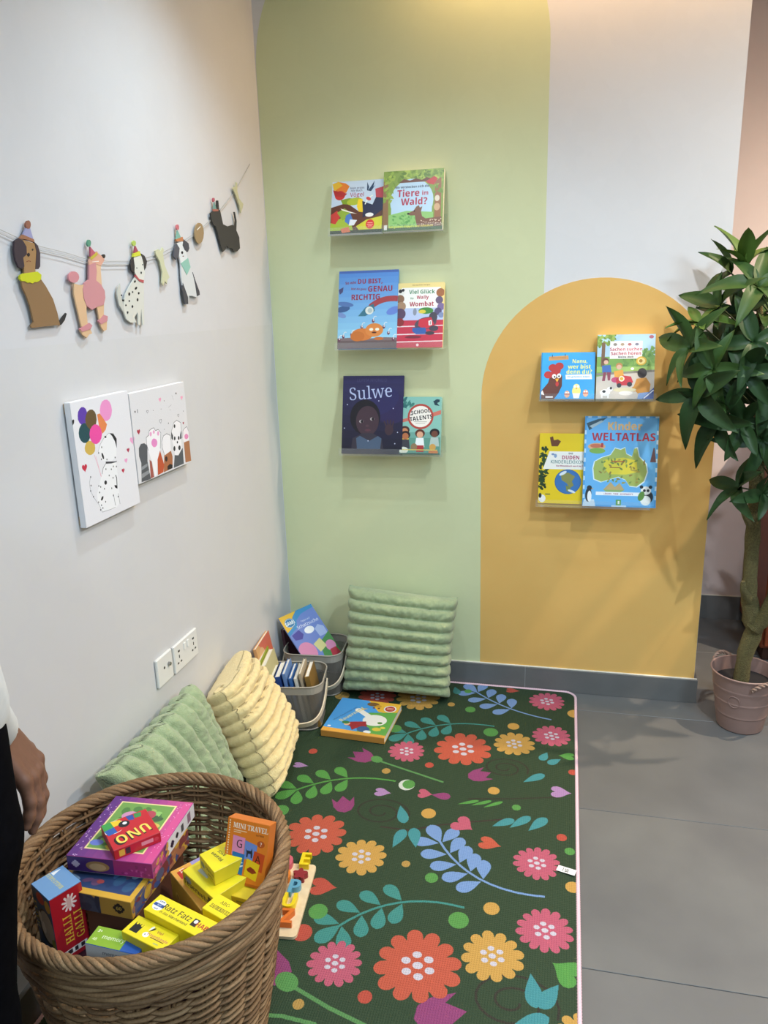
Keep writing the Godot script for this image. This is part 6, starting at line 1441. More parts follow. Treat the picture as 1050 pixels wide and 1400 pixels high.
	game_box("yellow game box with pirate title, top of the slanted stack", Vector2(0.428, 1.672), Vector2(0.478, 1.712), 0.062, 0.471, 0.03, {
		"top": func(p: Pic, h: float): p.rect(0, 0, 100, h, "ecd61e"); p.text("Piraten", 44, h * 0.62, 12, "24241c", 170); p.text("AHOI", 40, h * 0.42, 10, "24241c", 170); p.ell(40, h * 0.14, 22, 14, "7cb0d0"); p.ell(36, h * 0.12, 10, 6, "3c4c5c"),
		"front": func(p: Pic, h: float): p.rect(0, 0, 100, h, "cdb92a"); p.ell(20, h * 0.5, 15, 12, "8a9290"); p.ell(20, h * 0.5, 11, 9, "5c6464"); p.text("PIRATEN", 66, h * 0.4, 10, "24241c"); p.text("AHOI", 70, h * 0.72, 9, "24241c")}, "d8c428")
	game_box("dark yellow box carrying the orange travel game", Vector2(0.468, 1.704), Vector2(0.557, 1.716), 0.06, 0.422, 0.12, {
		"front": func(p: Pic, h: float): p.rect(0, 0, 100, h, "c4a422"); p.rect(10, 5, 40, 14, "3c2c24"); p.text("DJECO", 25, 9.5, 5, "c8a03c"); p.rect(56, 8, 92, 12, "8c7c2c")}, "d4b826")
	# the orange box leans upright on it
	var up := Vector3(0.04, 0.94, -0.35).normalized()
	var right := Vector3(0.99, 0.0, 0.11)
	right = (right - up * right.dot(up)).normalized()
	var nn := right.cross(up)
	var w := 0.0912
	var h := 0.121
	var t := 0.028
	var o := thing("game_box", "orange mini travel game box with five picture cards", "box", Vector3(0.474, 0.424, 1.678) + right * w / 2 - nn * t / 2, "game boxes in the wicker basket", Basis(right, up, nn))
	part("carton", pbox(w, h, t, {"front": face_print(func(p: Pic, hh: float):
		p.rect(0, 0, 100, hh, "e07c24"); p.rect(0, hh - 5, 100, hh, "b85c1c")
		for k in 24: p.rect(4, 4 + k * 5.2, 7, 6.6 + k * 5.2, "f2e4c8")
		p.text("MINI TRAVEL", 56, 13, 11, "f4ece0", 0, "serif", 84); p.rect(16, 22, 48, 24, "ecc8a0"); p.rect(16, 26, 34, 28, "ecc8a0"); p.text("LETTRES", 80, 25, 3.6, "7c3c18")
		p.poly([16, 34, 46, 36, 44, 76, 16, 74], "e08cb4"); p.text("G", 33, 50, 16, "241c1c", 0, "light"); p.poly([46, 40, 76, 46, 74, 82, 46, 78], "6c88cc"); p.poly([70, 58, 96, 62, 92, 100, 66, 94], "c8461c"); p.text("A", 80, 74, 16, "3c1c14", 0, "light")
		p.poly([52, 60, 62, 60, 64, 54, 66, 64, 66, 74, 63, 74, 62, 66, 56, 66, 55, 74, 52, 74, 52, 64, 49, 56], "202838")
		p.poly([18, 68, 48, 70, 46, 114, 18, 110], "1c70b4"); p.poly([22, 84, 34, 80, 46, 88, 36, 92], "bcd4e4"); p.poly([22, 90, 36, 96, 46, 92, 46, 95, 36, 100, 22, 94], "e4ecf0")
		p.poly([54, 76, 86, 84, 80, 120, 50, 112], "ecc41c"); p.poly([56, 98, 64, 92, 74, 96, 80, 102, 70, 106, 58, 102], "8c2c1c"); p.ell(84, 42, 9, 7, "b8501c"); p.text("?", 84, 42, 8, "f4e8d8"), w, h, "e07c24"),
		"left": face_print(func(p: Pic, hh: float): p.rect(0, 0, 100, hh, "c8a02c"), t, h, "c8a02c")}, mat("c86c20", 0.45)), o)

func speckle_in(p: Pic, x0: float, y0: float, x1: float, y1: float, n: int, cols: Array, size: float, seed_: int) -> void:
	var r := RandomNumberGenerator.new()
	r.seed = seed_
	for k in n: p.ell(r.randf_range(x0 + size, x1 - size), r.randf_range(y0 + size, y1 - size), size * r.randf_range(0.5, 1.2), size * r.randf_range(0.4, 1.0), cols[k % cols.size()], r.randf_range(0, 180))

func halli() -> void:
	# stands on end; its narrow red side looks towards the mat
	var a := Vector2(0.196, 1.818)
	var b := Vector2(0.2253, 1.7605)
	var dir := (b - a).normalized()
	var yaw := atan2(-dir.y, dir.x)
	var bs := Basis(Vector3.UP, yaw)
	var w := a.distance_to(b)
	var d := 0.07
	var t := 0.15
	var c := (a + b) / 2 + Vector2(dir.y, -dir.x) * d / 2
	var o := thing("game_box", "upright red and blue game box with yellow lettering", "box", Vector3(c.x, 0.45 - t, c.y), "game boxes in the wicker basket", bs)
	part("carton", pbox(w, t, d, {"front": face_print(func(p: Pic, h: float):
		p.rect(0, 0, 100, h, "b01c28"); p.text("HALLI", 42, h * 0.56, 26, "ecc43c", -90, "serif", 96); p.text("GALLI", 76, h * 0.56, 26, "ecc43c", -90, "serif", 96); p.rect(20, h - 34, 92, h - 14, "ece4dc"); p.rect(30, h - 31, 44, h - 17, "34282c"); p.rect(52, h - 31, 62, h - 17, "34282c"); p.rect(72, h - 31, 84, h - 17, "34282c")
		for k in 10:
			var e := Vector2(0, -26).rotated(TAU * k / 10)
			p.line([56, 44, 56 + e.x * 0.8, 44 + e.y], 7, "ecdcd4")
		p.rect(48, 26, 62, 62, "d8b0a8"), w, t, "b01c28"),
		"left": face_print(func(p: Pic, h: float):
			p.rect(0, 0, 100, h, "2c5484"); p.ell(46, 22, 22, 18, "b0302c"); p.ell(84, 30, 16, 20, "c8a43c"); p.ell(60, 110, 44, 58, "1c1c20"); p.ell(62, 108, 38, 52, "b8b8b4"); p.ell(28, 90, 10, 18, "e4e0d8"); p.ell(40, 120, 12, 20, "e8e4dc"); p.ell(90, 150, 12, 16, "8c9c34"); p.text("HALLI", 10, 90, 12, "d8c43c", -90, "serif", 90), d, t, "2c5484"),
		"top": face_print(func(p: Pic, h: float): p.rect(0, 0, 100, h, "6f9ccc"); p.text("HALLI GALLI", 50, h * 0.42, 12, "d8cc5c", -90, "serif", 90); p.poly([60, 4, 90, 10, 60, 20], "e8ecf0"), w, d, "6f9ccc")}, mat("2c5484", 0.45)), o)

# ---------------------------------------------------------------- wooden letter board
func letter_piece(label: String, pos: Vector2, col: String, ch: String, turn: float) -> void:
	var m := mat(col, 0.35)
	var o := thing("letter_block", label, "letter", Vector3(pos.x, 0.0172, pos.y), "wooden pieces on the board", Basis(Vector3.UP, turn))
	if ch == "*":
		var pts := PackedVector2Array()
		for k in 30:
			var a := TAU * k / 30
			var r := 0.021 * (0.8 + 0.2 * cos(5 * a))
			pts.append(Vector2(cos(a + PI / 2) * r, sin(a + PI / 2) * r))
		var b := Buf.new()
		b.slab(pts, Transform3D(Basis(Vector3.RIGHT, -PI / 2), Vector3.ZERO), 0.016)
		part("star_piece", b.mesh(m), o)
		return
	var tm := TextMesh.new()
	tm.text = ch; tm.font = font_of("bold"); tm.font_size = 48; tm.pixel_size = 0.00135; tm.depth = 0.016; tm.material = m
	part("letter_piece", tm, o, Transform3D(Basis(Vector3.RIGHT, -PI / 2), Vector3(0, 0.008, 0)))

func letter_board() -> void:
	var turn := deg_to_rad(6.4)
	var c := Vector2(0.371, 1.277)
	var o := thing("letter_board", "pale wooden board with raised letters beside the wicker basket", "toy", Vector3(c.x, 0.009, c.y), "", Basis(Vector3.UP, turn))
	var b := Buf.new()
	b.slab(rrect(0.23, 0.25, 0.012), Transform3D(Basis(Vector3.RIGHT, -PI / 2), Vector3(0, 0, 0)), 0.008)
	part("board", b.mesh(surface("d8c098", "e6d0aa", 0.6, 6.0, 0.0, 141, 0.03)), o)
	for q in [["yellow wooden letter E on the pale board", Vector2(0.4438, 1.1477), "e8cc10", "E"], ["dark red wooden star piece below the yellow E", Vector2(0.4481, 1.2029), "8c1c28", "*"], ["light blue wooden letter P above the yellow U", Vector2(0.4486, 1.2509), "5c9cb8", "P"],
			["yellow wooden letter U between the blue P and orange Z", Vector2(0.4518, 1.2988), "e8cc10", "U"], ["orange wooden letter Z at the end of the row", Vector2(0.4644, 1.3498), "d86c1c", "Z"]]:
		letter_piece(q[0], q[1] + Vector2(-0.004, -0.006), q[2], q[3], turn)
	for q in [["pink wooden letter D beside the yellow E", Vector2(0.3953, 1.1659), "cc5c6c", "D"], ["orange wooden letter O beside the dark red star", Vector2(0.4037, 1.2172), "dc7c28", "O"], ["dark blue wooden letter O beside the light blue P", Vector2(0.4033, 1.2652), "2c64a8", "O"], ["pink wooden letter B beside the yellow U", Vector2(0.402, 1.3088), "b83c5c", "B"], ["navy wooden letter L beside the orange Z", Vector2(0.4106, 1.3607), "2c3c5c", "L"]]:
		letter_piece(q[0], q[1] + Vector2(-0.004, -0.006), q[2], q[3], turn)

# ---------------------------------------------------------------- potted tree
func leaf_mesh(m: Material, bend: float, width: float) -> ArrayMesh:
	var b := Buf.new()
	for side: float in [1.0, -1.0]:
		var fn := func(u: float, v: float) -> Vector3:
			var w := width * pow(sin(PI * pow(clampf(u, 0.001, 0.999), 0.86)), 0.72) * (1.0 - 0.2 * u)
			var s := v * 2 - 1
			var zz := u
			var yy := -bend * u * u + 0.13 * absf(s) * w * 2.0 + 0.012 * sin(u * 9 + s * 2) * absf(s)
			return Vector3(s * w * 0.5, yy + side * 0.002, zz * (1 - 0.18 * bend))
		b.grid(9, 4, fn, side < 0)
	for k in b.n.size():
		var up := k < 50
		if (b.n[k].y < 0) == up: b.n[k] = -b.n[k]
	b.ix.clear()
	for side in 2:
		for i in 9:
			for j in 4:
				var a := side * 50 + i * 5 + j
				b.face(a, a + 1, a + 6); b.face(a, a + 6, a + 5)
	return b.mesh(m)

func wood(t: Node3D, base: Vector3, bark: Material, called: String, path: Array, rad: Array, knob: float) -> void:
	var pts := PackedVector3Array()
	var rr := []
	var n := 40
	for k in n + 1:
		var f := float(k) / n * (path.size() - 1)
		var i := mini(int(f), path.size() - 2)
		var g := f - i
		var p0: Vector3 = path[maxi(i - 1, 0)]
		var p3: Vector3 = path[mini(i + 2, path.size() - 1)]
		pts.append((path[i] as Vector3).cubic_interpolate(path[i + 1], p0, p3, g) - base)
		rr.append(lerpf(rad[i], rad[i + 1], g) * (1 + knob * sin(k * 1.7) * sin(k * 0.6)))
	var bb := Buf.new()
	bb.tube(pts, rr, 12)
	part(called, bb.mesh(bark), t)

func plant() -> void:
	var pc := Vector3(1.737, 0.0, 0.137)
	# bucket
	var o := thing("metal_bucket", "dusky pink metal bucket with rope handles", "pot", pc)
	var pink := surface("8f736a", "9a7d73", 0.5, 2.0, 0.0, 151, 0.02)
	var b := Buf.new()
	var H := 0.215
	var pr := []
	for q in [[0.0, 0.002], [0.068, 0.002], [0.072, 0.0], [0.075, 0.004]]: pr.append(Vector2(q[0], q[1]))
	for k in 40:
		var y := 0.004 + (H - 0.008) * k / 39.0
		var r := lerpf(0.076, 0.108, y / H)
		for rib: float in [0.062, 0.07, 0.108, 0.116, 0.156, 0.162]: r += 0.0016 * exp(-pow((y - rib) / 0.0022, 2))
		pr.append(Vector2(r, y))
	pr.append(Vector2(0.112, H - 0.002)); pr.append(Vector2(0.1125, H + 0.002)); pr.append(Vector2(0.11, H + 0.004)); pr.append(Vector2(0.1065, H + 0.002)); pr.append(Vector2(0.102, H - 0.03)); pr.append(Vector2(0.1, H - 0.05))
	b.lathe(pr, 56)
	part("bucket_shell", b.mesh(pink), o)
	b = Buf.new()
	b.lathe([Vector2(0.1, 0.168), Vector2(0.0, 0.168)], 40)
	part("black_filling", b.mesh(mat("17171a", 0.7)), o)
	# embossed ring on the side
	b = Buf.new()
	var em := PackedVector3Array()
	for k in 24:
		var a := TAU * k / 24
		var y := 0.128 + 0.022 * sin(a)
		var th := deg_to_rad(118) + 0.2 * cos(a)
		var r := lerpf(0.076, 0.108, y / H) + 0.0006
		em.append(Vector3(cos(th) * r, y, sin(th) * r))
	b.tube(em, 0.0016, 6, true)
	part("embossed_ring", b.mesh(pink), o)
	for s in 2:
		var th0 := deg_to_rad(62) if s == 0 else deg_to_rad(242)
		for e in 2:
			b = Buf.new()
			var pts := PackedVector3Array()
			for k in 60:
				var f := k / 59.0
				var th := th0 + (f - 0.5) * 0.95
				var lift := sin(PI * f)
				var r := 0.112 + 0.016 * lift
				var tw := f * 34.0 + PI * e
				pts.append(Vector3(cos(th) * r + 0.0035 * cos(tw) * cos(th), 0.19 + 0.035 * lift + 0.0035 * sin(tw), sin(th) * r + 0.0035 * cos(tw) * sin(th)))
			b.tube(pts, 0.0042, 5)
			part("rope_handle", b.mesh(mat("94796a" if e == 0 else "a4897a", 0.95)), o)
	# tree
	var t := thing("potted_tree", "leafy artificial tree with a knobbly trunk in pink bucket", "plant", pc + Vector3(0, 0.165, 0))
	var base := t.position
	var bark := surface("5c5230", "7d7446", 0.9, 10.0, 0.0, 161, 0.04)
	bark.heightmap_enabled = true; bark.heightmap_texture = noise_tex(163, 0.09, 256); bark.heightmap_scale = 0.6
	wood(t, base, bark, "trunk", [Vector3(1.7278, 0.1721, 0.137), Vector3(1.7329, 0.277, 0.137), Vector3(1.7533, 0.3645, 0.137), Vector3(1.7468, 0.4104, 0.137), Vector3(1.7257, 0.49, 0.137), Vector3(1.7219, 0.5828, 0.137), Vector3(1.717, 0.738, 0.137), Vector3(1.7123, 0.8887, 0.137), Vector3(1.701, 1.1299, 0.137), Vector3(1.6839, 1.3374, 0.137), Vector3(1.6611, 1.5151, 0.137)], [0.026, 0.027, 0.03, 0.036, 0.026, 0.024, 0.023, 0.022, 0.018, 0.014, 0.006], 0.1)
	wood(t, base, bark, "trunk", [Vector3(1.7468, 0.3806, 0.15), Vector3(1.7806, 0.4412, 0.16), Vector3(1.7982, 0.5429, 0.16), Vector3(1.7892, 0.7949, 0.15), Vector3(1.7722, 1.0361, 0.14), Vector3(1.7489, 1.3141, 0.14)], [0.03, 0.026, 0.02, 0.018, 0.014, 0.006], 0.1)
	wood(t, base, bark, "branch_stub", [Vector3(1.705, 0.7414, 0.15), Vector3(1.6822, 0.7765, 0.17), Vector3(1.6693, 0.7989, 0.18)], [0.012, 0.008, 0.005], 0.0)
	wood(t, base, bark, "branch_stub", [Vector3(1.7238, 0.4816, 0.15), Vector3(1.7003, 0.5198, 0.17), Vector3(1.6939, 0.5556, 0.175)], [0.02, 0.012, 0.007], 0.0)
	# leaves: each cluster is a rosette at the end of a thin stalk
	var gr := []
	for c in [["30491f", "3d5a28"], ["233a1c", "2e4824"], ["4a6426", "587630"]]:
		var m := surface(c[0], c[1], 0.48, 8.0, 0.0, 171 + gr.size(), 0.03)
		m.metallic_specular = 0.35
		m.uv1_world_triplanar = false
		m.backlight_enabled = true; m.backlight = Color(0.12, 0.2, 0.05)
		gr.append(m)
	var shapes := []
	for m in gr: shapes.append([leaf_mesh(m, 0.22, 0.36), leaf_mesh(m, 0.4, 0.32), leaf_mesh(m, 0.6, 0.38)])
	var r := RandomNumberGenerator.new()
	r.seed = 12
	# middle of the rosette, the way its stalk points, leaf length, leaves, tone (brighter high up, darker low: light painted into the greens)
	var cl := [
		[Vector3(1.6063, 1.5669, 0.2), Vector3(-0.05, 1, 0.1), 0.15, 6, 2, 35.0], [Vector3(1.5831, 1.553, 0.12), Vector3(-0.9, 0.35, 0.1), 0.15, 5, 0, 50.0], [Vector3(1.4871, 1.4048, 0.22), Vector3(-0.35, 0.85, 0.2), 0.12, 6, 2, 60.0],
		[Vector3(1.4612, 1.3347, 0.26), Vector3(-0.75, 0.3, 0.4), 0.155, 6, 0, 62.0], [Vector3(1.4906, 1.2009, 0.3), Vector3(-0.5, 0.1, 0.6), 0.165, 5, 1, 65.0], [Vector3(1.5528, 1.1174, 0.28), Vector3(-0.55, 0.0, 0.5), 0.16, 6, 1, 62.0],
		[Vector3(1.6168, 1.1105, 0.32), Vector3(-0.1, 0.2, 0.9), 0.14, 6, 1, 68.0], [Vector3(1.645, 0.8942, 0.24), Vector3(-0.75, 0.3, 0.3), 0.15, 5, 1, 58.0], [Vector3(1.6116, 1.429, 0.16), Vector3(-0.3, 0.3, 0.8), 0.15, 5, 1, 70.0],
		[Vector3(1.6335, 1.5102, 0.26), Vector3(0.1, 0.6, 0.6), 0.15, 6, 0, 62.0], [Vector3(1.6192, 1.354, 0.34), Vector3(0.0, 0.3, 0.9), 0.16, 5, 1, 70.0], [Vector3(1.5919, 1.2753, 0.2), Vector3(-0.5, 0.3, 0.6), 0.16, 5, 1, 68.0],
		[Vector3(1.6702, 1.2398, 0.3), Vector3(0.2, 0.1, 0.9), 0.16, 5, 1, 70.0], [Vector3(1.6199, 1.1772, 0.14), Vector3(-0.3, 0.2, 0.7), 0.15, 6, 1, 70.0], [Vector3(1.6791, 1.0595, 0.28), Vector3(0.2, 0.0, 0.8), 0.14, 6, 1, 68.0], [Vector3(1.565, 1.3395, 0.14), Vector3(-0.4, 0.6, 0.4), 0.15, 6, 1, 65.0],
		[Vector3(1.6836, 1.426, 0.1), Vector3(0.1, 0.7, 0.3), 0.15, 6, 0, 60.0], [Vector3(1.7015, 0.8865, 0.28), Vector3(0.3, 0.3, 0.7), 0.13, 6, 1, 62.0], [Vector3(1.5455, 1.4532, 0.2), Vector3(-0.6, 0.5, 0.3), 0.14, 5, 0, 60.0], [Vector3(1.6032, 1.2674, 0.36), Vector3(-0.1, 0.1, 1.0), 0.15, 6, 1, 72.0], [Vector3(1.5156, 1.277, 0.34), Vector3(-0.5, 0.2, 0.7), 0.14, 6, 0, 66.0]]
	for k in 14:
		var a := r.randf_range(-1.3, 1.5)
		var hh := r.randf_range(0.95, 1.62)
		cl.append([Vector3(1.80 + cos(a) * r.randf_range(0.1, 0.25), hh, 0.16 + sin(a) * r.randf_range(0.1, 0.25)), Vector3(cos(a), 0.4, sin(a)), 0.15, 7, k % 3, 62.0])
	for q in cl:
		var c: Vector3 = q[0]
		var ax: Vector3 = (q[1] as Vector3).normalized()
		var root := Vector3(1.80 + (c.x - 1.80) * 0.2, c.y - 0.16 - 0.2 * absf(c.x - 1.8), 0.15 + (c.z - 0.15) * 0.15)
		if c.y < 0.95: root = Vector3(1.77, c.y - 0.07, 0.145)
		b = Buf.new()
		var pts := PackedVector3Array()
		var mid := root.lerp(c, 0.55) + Vector3(0, 0.02, 0) - ax * 0.02
		for k in 9: pts.append(root.lerp(mid, k / 8.0).lerp(mid.lerp(c, k / 8.0), k / 8.0) - base)
		b.tube(pts, 0.0026, 5)
		part("leaf_stalk", b.mesh(mat("3c4a28", 0.7)), t)
		var e1 := ax.cross(Vector3.UP if absf(ax.y) < 0.9 else Vector3.RIGHT).normalized()
		var e2 := ax.cross(e1)
		for k in q[3]:
			var an: float = TAU * k / q[3] + r.randf_range(-0.2, 0.2)
			var ph: float = deg_to_rad(q[5] + r.randf_range(-12, 12))
			var d := (ax * cos(ph) + (e1 * cos(an) + e2 * sin(an)) * sin(ph)).normalized()
			var l: float = q[2] * r.randf_range(0.78, 1.12)
			var tip := c + d * l
			if tip.z < 0.03 and tip.x < 1.66: continue
			var up := (ax - d * ax.dot(d)).normalized()
			if up.y < -0.2: up = -up
			var side := up.cross(d).normalized()
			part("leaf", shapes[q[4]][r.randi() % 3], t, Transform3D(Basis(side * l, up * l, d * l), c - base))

func cabinet() -> void:
	var o := thing("wooden_cabinet", "reddish brown wooden cabinet standing behind the tree trunk", "cabinet", Vector3(2.25, 0, -0.6))
	var m := surface("6a2f14", "8a431e", 0.45, 3.0, 0.0, 181, 0.05)
	part("body", bx(Vector3(-0.335, 0.06, -0.22), Vector3(0.335, 0.92, 0.2), m, 0.004), o)
	part("top", bx(Vector3(-0.345, 0.92, -0.225), Vector3(0.345, 0.945, 0.21), m, 0.004), o)
	part("plinth", bx(Vector3(-0.32, 0.0, -0.2), Vector3(0.32, 0.06, 0.18), mat("3c1c0e", 0.6), 0.002), o)
	for s: float in [-1.0, 1.0]:
		var d := part("door", bx(Vector3(minf(s * 0.003, s * 0.325), 0.075, 0.2005), Vector3(maxf(s * 0.003, s * 0.325), 0.905, 0.218), m, 0.003), o)
		var b := Buf.new()
		b.tube(PackedVector3Array([Vector3(s * 0.03, 0.5, 0.235), Vector3(s * 0.03, 0.6, 0.235)]), 0.005, 8)
		for yy: float in [0.505, 0.595]: b.tube(PackedVector3Array([Vector3(s * 0.03, yy, 0.216), Vector3(s * 0.03, yy, 0.236)]), 0.004, 8)
		part("handle", b.mesh(mat("9a948a", 0.3, 0.8)), d)

# ---------------------------------------------------------------- person, only a hand, cuff and hip of whom the picture shows
func skin_net(bones: Array, cell: float, k: float, m: Material, mods := []) -> ArrayMesh:
	# bones: [a, b, radius a, radius b]; joined with a smooth minimum and meshed as surface nets
	var lo := Vector3.ONE * 1e9
	var hi := -lo
	for q in bones:
		var ra: float = maxf(q[2], q[3])
		lo = lo.min((q[0] as Vector3).min(q[1]) - Vector3.ONE * (ra + cell * 3)); hi = hi.max((q[0] as Vector3).max(q[1]) + Vector3.ONE * (ra + cell * 3))
	var nx := int((hi.x - lo.x) / cell) + 2
	var ny := int((hi.y - lo.y) / cell) + 2
	var nz := int((hi.z - lo.z) / cell) + 2
	var f := PackedFloat32Array()
	f.resize(nx * ny * nz); f.fill(1.0)
	for q in bones:
		var A: Vector3 = q[0]
		var B: Vector3 = q[1]
		var ra: float = q[2]
		var rb: float = q[3]
		var AB := B - A
		var L := maxf(AB.length_squared(), 1e-9)
		var pad := maxf(ra, rb) + k + cell * 2
		var a := (A.min(B) - Vector3.ONE * pad - lo) / cell
		var z := (A.max(B) + Vector3.ONE * pad - lo) / cell
		for i in range(maxi(int(a.x), 0), mini(int(z.x) + 1, nx)):
			for j in range(maxi(int(a.y), 0), mini(int(z.y) + 1, ny)):
				var row := (i * ny + j) * nz
				for l in range(maxi(int(a.z), 0), mini(int(z.z) + 1, nz)):
					var p := lo + Vector3(i, j, l) * cell
					var t := clampf((p - A).dot(AB) / L, 0.0, 1.0)
					var d := p.distance_to(A + AB * t) - lerpf(ra, rb, t)
					var o := f[row + l]
					var h := maxf(k - absf(o - d), 0.0) / k
					f[row + l] = minf(o, d) - h * h * k * 0.25
	# keep = ["above"/"below", axis point, normal]: trims a garment at a hem
	for q in mods:
		for i in nx:
			for j in ny:
				for l in nz:
					var p := lo + Vector3(i, j, l) * cell
					var id := (i * ny + j) * nz + l
					f[id] = maxf(f[id], (p - q[0]).dot(q[1]))
	var b := Buf.new()
	var ids := {}
	var at := func(i: int, j: int, l: int) -> float: return f[(i * ny + j) * nz + l]
	for i in nx - 1:
		for j in ny - 1:
			for l in nz - 1:
				var base := (i * ny + j) * nz + l
				var c := [f[base], f[base + ny * nz], f[base + nz], f[base + ny * nz + nz], f[base + 1], f[base + ny * nz + 1], f[base + nz + 1], f[base + ny * nz + nz + 1]]
				var neg := 0
				for q in c:
					if q < 0: neg += 1
				if neg == 0 or neg == 8: continue
				var s := Vector3.ZERO
				var n := 0
				for e in [[0, 1], [2, 3], [4, 5], [6, 7], [0, 2], [1, 3], [4, 6], [5, 7], [0, 4], [1, 5], [2, 6], [3, 7]]:
					var u: float = c[e[0]]
					var v: float = c[e[1]]
					if (u < 0) != (v < 0):
						var g := u / (u - v)
						var pa := Vector3(e[0] & 1, (e[0] >> 1) & 1, (e[0] >> 2) & 1)
						var pb := Vector3(e[1] & 1, (e[1] >> 1) & 1, (e[1] >> 2) & 1)
						s += pa.lerp(pb, g); n += 1
				var gr := Vector3(c[1] + c[3] + c[5] + c[7] - c[0] - c[2] - c[4] - c[6], c[2] + c[3] + c[6] + c[7] - c[0] - c[1] - c[4] - c[5], c[4] + c[5] + c[6] + c[7] - c[0] - c[1] - c[2] - c[3]).normalized()
				ids[base] = b.put(lo + (Vector3(i, j, l) + s / n) * cell, gr)
	for i in range(1, nx - 1):
		for j in range(1, ny - 1):
			for l in range(1, nz - 1):
				var base := (i * ny + j) * nz + l
				var v0 := f[base] < 0
				var sx := ny * nz
				for ax in 3:
					var st: int = [sx, nz, 1][ax]
					if v0 == (f[base + st] < 0): continue
					var d1: int = [nz, 1, sx][ax]
					var d2: int = [1, sx, nz][ax]
					var q := [base, base - d1, base - d1 - d2, base - d2]
					if ids.has(q[0]) and ids.has(q[1]) and ids.has(q[2]) and ids.has(q[3]):
						b.face(ids[q[0]], ids[q[1]], ids[q[2]]); b.face(ids[q[0]], ids[q[2]], ids[q[3]])
	return b.mesh(m)

func person() -> void:
	# stands beside the white wall, back to the visitor, arm hanging over the basket's edge
	var at := Vector3(0.215, 0.0, 2.10)
	var o := thing("person", "person in black trousers and pale shirt, hand hanging by basket", "person", at)
	var J := func(x: float, y: float, z: float) -> Vector3: return Vector3(x, y, z)
	var skin := surface("6c4a38", "7a5542", 0.55, 6.0, 0.0, 191, 0.03)
	# right arm and hand, placed where the picture shows them
	var sh := Vector3(0.165, 1.37, 0.02)
	var el := Vector3(0.185, 1.10, 0.05)
	var wr: Vector3 = Vector3(0.2639, 0.8842, 1.9442) - at
	var kn: Vector3 = Vector3(0.3025, 0.8052, 1.9251) - at
	var ax := (kn - wr).normalized()
	var across := Vector3(0.25, 0.1, 0.95)
	across = (across - ax * across.dot(ax)).normalized()
	var body := []
	body.append([sh, el, 0.048, 0.04]); body.append([el, wr, 0.038, 0.027])
	body.append([Vector3(-0.135, 1.37, 0.02), Vector3(-0.138, 1.1, 0.08), 0.048, 0.04]); body.append([Vector3(-0.138, 1.1, 0.08), Vector3(-0.135, 0.87, 0.03), 0.038, 0.027]); body.append([Vector3(-0.135, 0.87, 0.03), Vector3(-0.135, 0.76, 0.0), 0.03, 0.024])
	# torso, neck and head
	for s: float in [-1.0, 1.0]:
		body.append([Vector3(s * 0.06, 1.3, 0.0), Vector3(s * 0.055, 1.02, -0.01), 0.105, 0.09]); body.append([Vector3(s * 0.055, 1.02, -0.01), Vector3(s * 0.07, 0.88, 0.0), 0.09, 0.105])
		body.append([Vector3(s * 0.05, 1.36, 0.01), Vector3(s * 0.15, 1.37, 0.02), 0.06, 0.052])
		body.append([Vector3(s * 0.08, 0.85, 0.01), Vector3(s * 0.066, 0.48, 0.0), 0.07, 0.042]); body.append([Vector3(s * 0.075, 0.48, 0.0), Vector3(s * 0.08, 0.1, 0.02), 0.042, 0.034]); body.append([Vector3(s * 0.09, 0.05, 0.03), Vector3(s * 0.1, 0.04, -0.12), 0.038, 0.03])
	body.append([Vector3(0, 1.4, 0.01), Vector3(0, 1.47, -0.01), 0.055, 0.05])
	var bm := skin_net(body, 0.013, 0.03, skin)
	# head and right hand on finer grids of their own, joined into the same figure
	var head := [[Vector3(0, 1.60, -0.005), Vector3(0, 1.64, 0.005), 0.078, 0.085], [Vector3(0, 1.53, -0.05), Vector3(0, 1.58, -0.045), 0.036, 0.055], [Vector3(0, 1.44, 0.0), Vector3(0, 1.54, -0.005), 0.05, 0.048],
		[Vector3(0, 1.612, -0.092), Vector3(0, 1.582, -0.108), 0.008, 0.012], [Vector3(-0.02, 1.552, -0.09), Vector3(0.02, 1.552, -0.09), 0.007, 0.007], [Vector3(0.078, 1.585, 0.0), Vector3(0.082, 1.62, 0.008), 0.011, 0.014], [Vector3(-0.078, 1.585, 0.0), Vector3(-0.082, 1.62, 0.008), 0.011, 0.014],
		[Vector3(-0.034, 1.632, -0.078), Vector3(-0.02, 1.63, -0.084), 0.008, 0.008], [Vector3(0.034, 1.632, -0.078), Vector3(0.02, 1.63, -0.084), 0.008, 0.008]]
	var dn := Vector3(0, -0.04, 0)
	for q in head:
		q[0] += dn; q[1] += dn
	var hm := skin_net(head, 0.005, 0.02, skin)
	var hand := [[wr + (el - wr).normalized() * 0.05, wr, 0.028, 0.025]]
	var down: Vector3 = (Vector3(0.3117, 0.7324, 1.9433) - Vector3(0.3118, 0.794, 1.926)).normalized()
	for i in 4:
		var off := (i - 1.5) * 0.0195
		var k0 := wr + across * off * 0.55
		var k1: Vector3 = kn + across * off + ax * [-0.004, 0.004, 0.002, -0.006][i]
		hand.append([k0, k1, 0.0155, 0.0115])
		var ln: float = [0.8, 1.0, 0.95, 0.78][i]
		var bend := (down * 0.75 + ax * (0.35 + 0.12 * i) + across * (i - 1.5) * 0.06).normalized()
		var p1: Vector3 = k1 + bend * 0.043 * ln
		var b2 := (down * 0.98 - ax * (0.02 + 0.2 * (3 - i) * 0.33)).normalized()
		var p2: Vector3 = p1 + b2 * 0.027 * ln
		var p3: Vector3 = p2 + (b2 - ax * 0.25).normalized() * 0.02 * ln
		hand.append([k1, p1, 0.0105, 0.0092]); hand.append([p1, p2, 0.0092, 0.0084]); hand.append([p2, p3, 0.0084, 0.0072])
	var th0 := wr.lerp(kn, 0.25) - across * 0.022
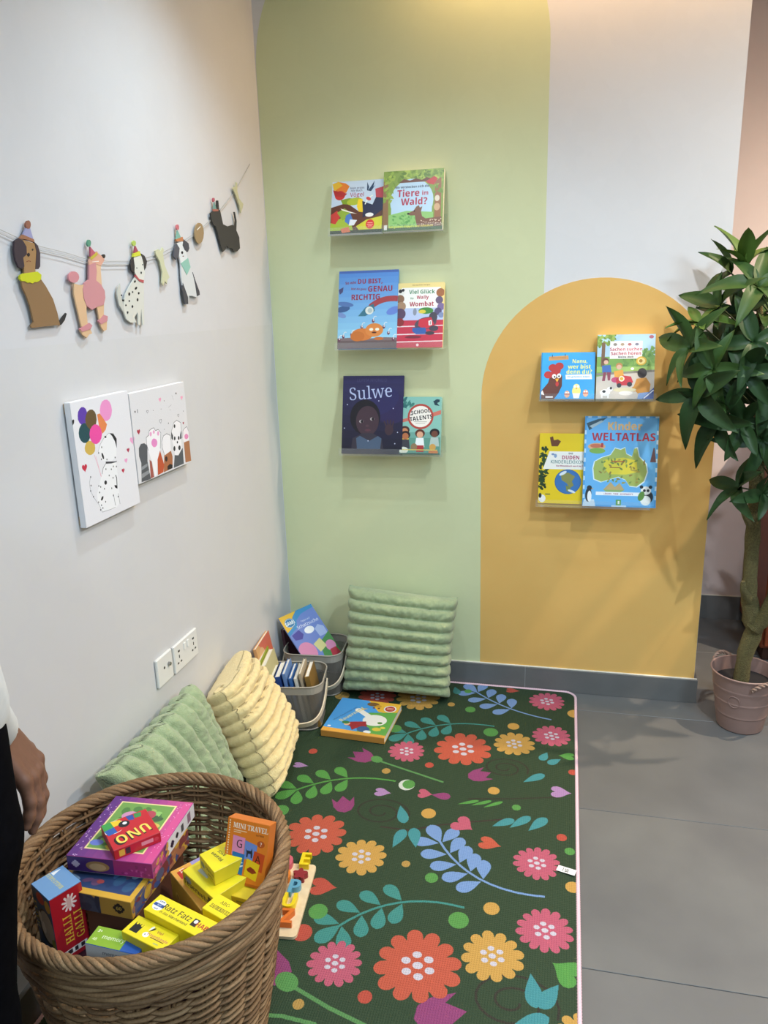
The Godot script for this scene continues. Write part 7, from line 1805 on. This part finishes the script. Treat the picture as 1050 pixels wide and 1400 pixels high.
	var th1 := wr.lerp(kn, 0.62) - across * 0.046 + down * 0.016
	hand.append([th0, th1, 0.0145, 0.0115]); hand.append([th1, th1 + (down + ax * 0.4).normalized() * 0.032, 0.011, 0.0095]); hand.append([th1 + (down + ax * 0.4).normalized() * 0.032, th1 + (down + ax * 0.4).normalized() * 0.056, 0.0095, 0.0075])
	var hd := skin_net(hand, 0.0033, 0.007, skin)
	# one mesh for the whole figure
	var all := ArrayMesh.new()
	for q in [bm, hm, hd]:
		all.add_surface_from_arrays(Mesh.PRIMITIVE_TRIANGLES, (q as ArrayMesh).surface_get_arrays(0))
		all.surface_set_material(all.get_surface_count() - 1, skin)
	part("body", all, o)
	for s: float in [-1.0, 1.0]:
		var e := Buf.new()
		for k in 2: e.lathe([Vector2(0.0, -0.008), Vector2(0.006, -0.005), Vector2(0.008, 0.0), Vector2(0.006, 0.005), Vector2(0.0, 0.008)], 12)
		part("eye", e.mesh(mat("2a211c", 0.2)), o, Transform3D(Basis.IDENTITY, Vector3(s * 0.03, 1.578, -0.079)))
	# clothes
	var black := surface("09090b", "0e0e11", 0.95, 6.0, 0.0, 195, 0.03)
	black.metallic_specular = 0.1
	var tr := []
	for s: float in [-1.0, 1.0]:
		tr.append([Vector3(s * 0.075, 0.95, 0.0), Vector3(s * 0.08, 0.82, 0.015), 0.105, 0.108]); tr.append([Vector3(s * 0.08, 0.8, 0.012), Vector3(s * 0.066, 0.5, 0.01), 0.1, 0.066]); tr.append([Vector3(s * 0.066, 0.5, 0.01), Vector3(s * 0.075, 0.07, 0.02), 0.066, 0.06])
	part("trousers", skin_net(tr, 0.012, 0.025, black, [[Vector3(0, 1.02, 0), Vector3(0, 1, 0)]]), o)
	var shirt := surface("c8cac8", "d6d8d6", 0.9, 5.0, 0.0, 197, 0.03)
	var st := [[sh, el, 0.06, 0.046], [el, wr + (el - wr).normalized() * 0.012, 0.045, 0.036], [Vector3(-0.135, 1.37, 0.02), Vector3(-0.138, 1.1, 0.08), 0.062, 0.052], [Vector3(-0.138, 1.1, 0.08), Vector3(-0.135, 0.88, 0.03), 0.05, 0.037], [Vector3(-0.05, 1.4, 0.01), Vector3(0.05, 1.4, 0.01), 0.055, 0.055]]
	for s: float in [-1.0, 1.0]:
		st.append([Vector3(s * 0.065, 1.3, 0.0), Vector3(s * 0.065, 1.0, 0.0), 0.122, 0.115]); st.append([Vector3(s * 0.05, 1.37, 0.01), Vector3(s * 0.15, 1.375, 0.02), 0.07, 0.062])
	part("shirt", skin_net(st, 0.012, 0.025, shirt, [[Vector3(0, 1.445, 0), Vector3(0, 1, 0)]]), o)
	var hair := skin_net([[Vector3(0, 1.595, 0.018), Vector3(0, 1.62, 0.012), 0.088, 0.088], [Vector3(0, 1.54, 0.03), Vector3(0, 1.6, 0.02), 0.072, 0.084]], 0.007, 0.02, mat("17130f", 0.7), [[Vector3(0, 1.605, -0.05), Vector3(0, -0.55, -0.83)]])
	part("hair", hair, o)
	for s: float in [-1.0, 1.0]:
		part("shoe", skin_net([[Vector3(s * 0.09, 0.045, 0.05), Vector3(s * 0.1, 0.04, -0.13), 0.045, 0.04], [Vector3(s * 0.09, 0.06, 0.03), Vector3(s * 0.09, 0.09, 0.03), 0.045, 0.045]], 0.008, 0.02, mat("1c1b1d", 0.5), [[Vector3(0, 0.002, 0), Vector3(0, -1, 0)]]), o)
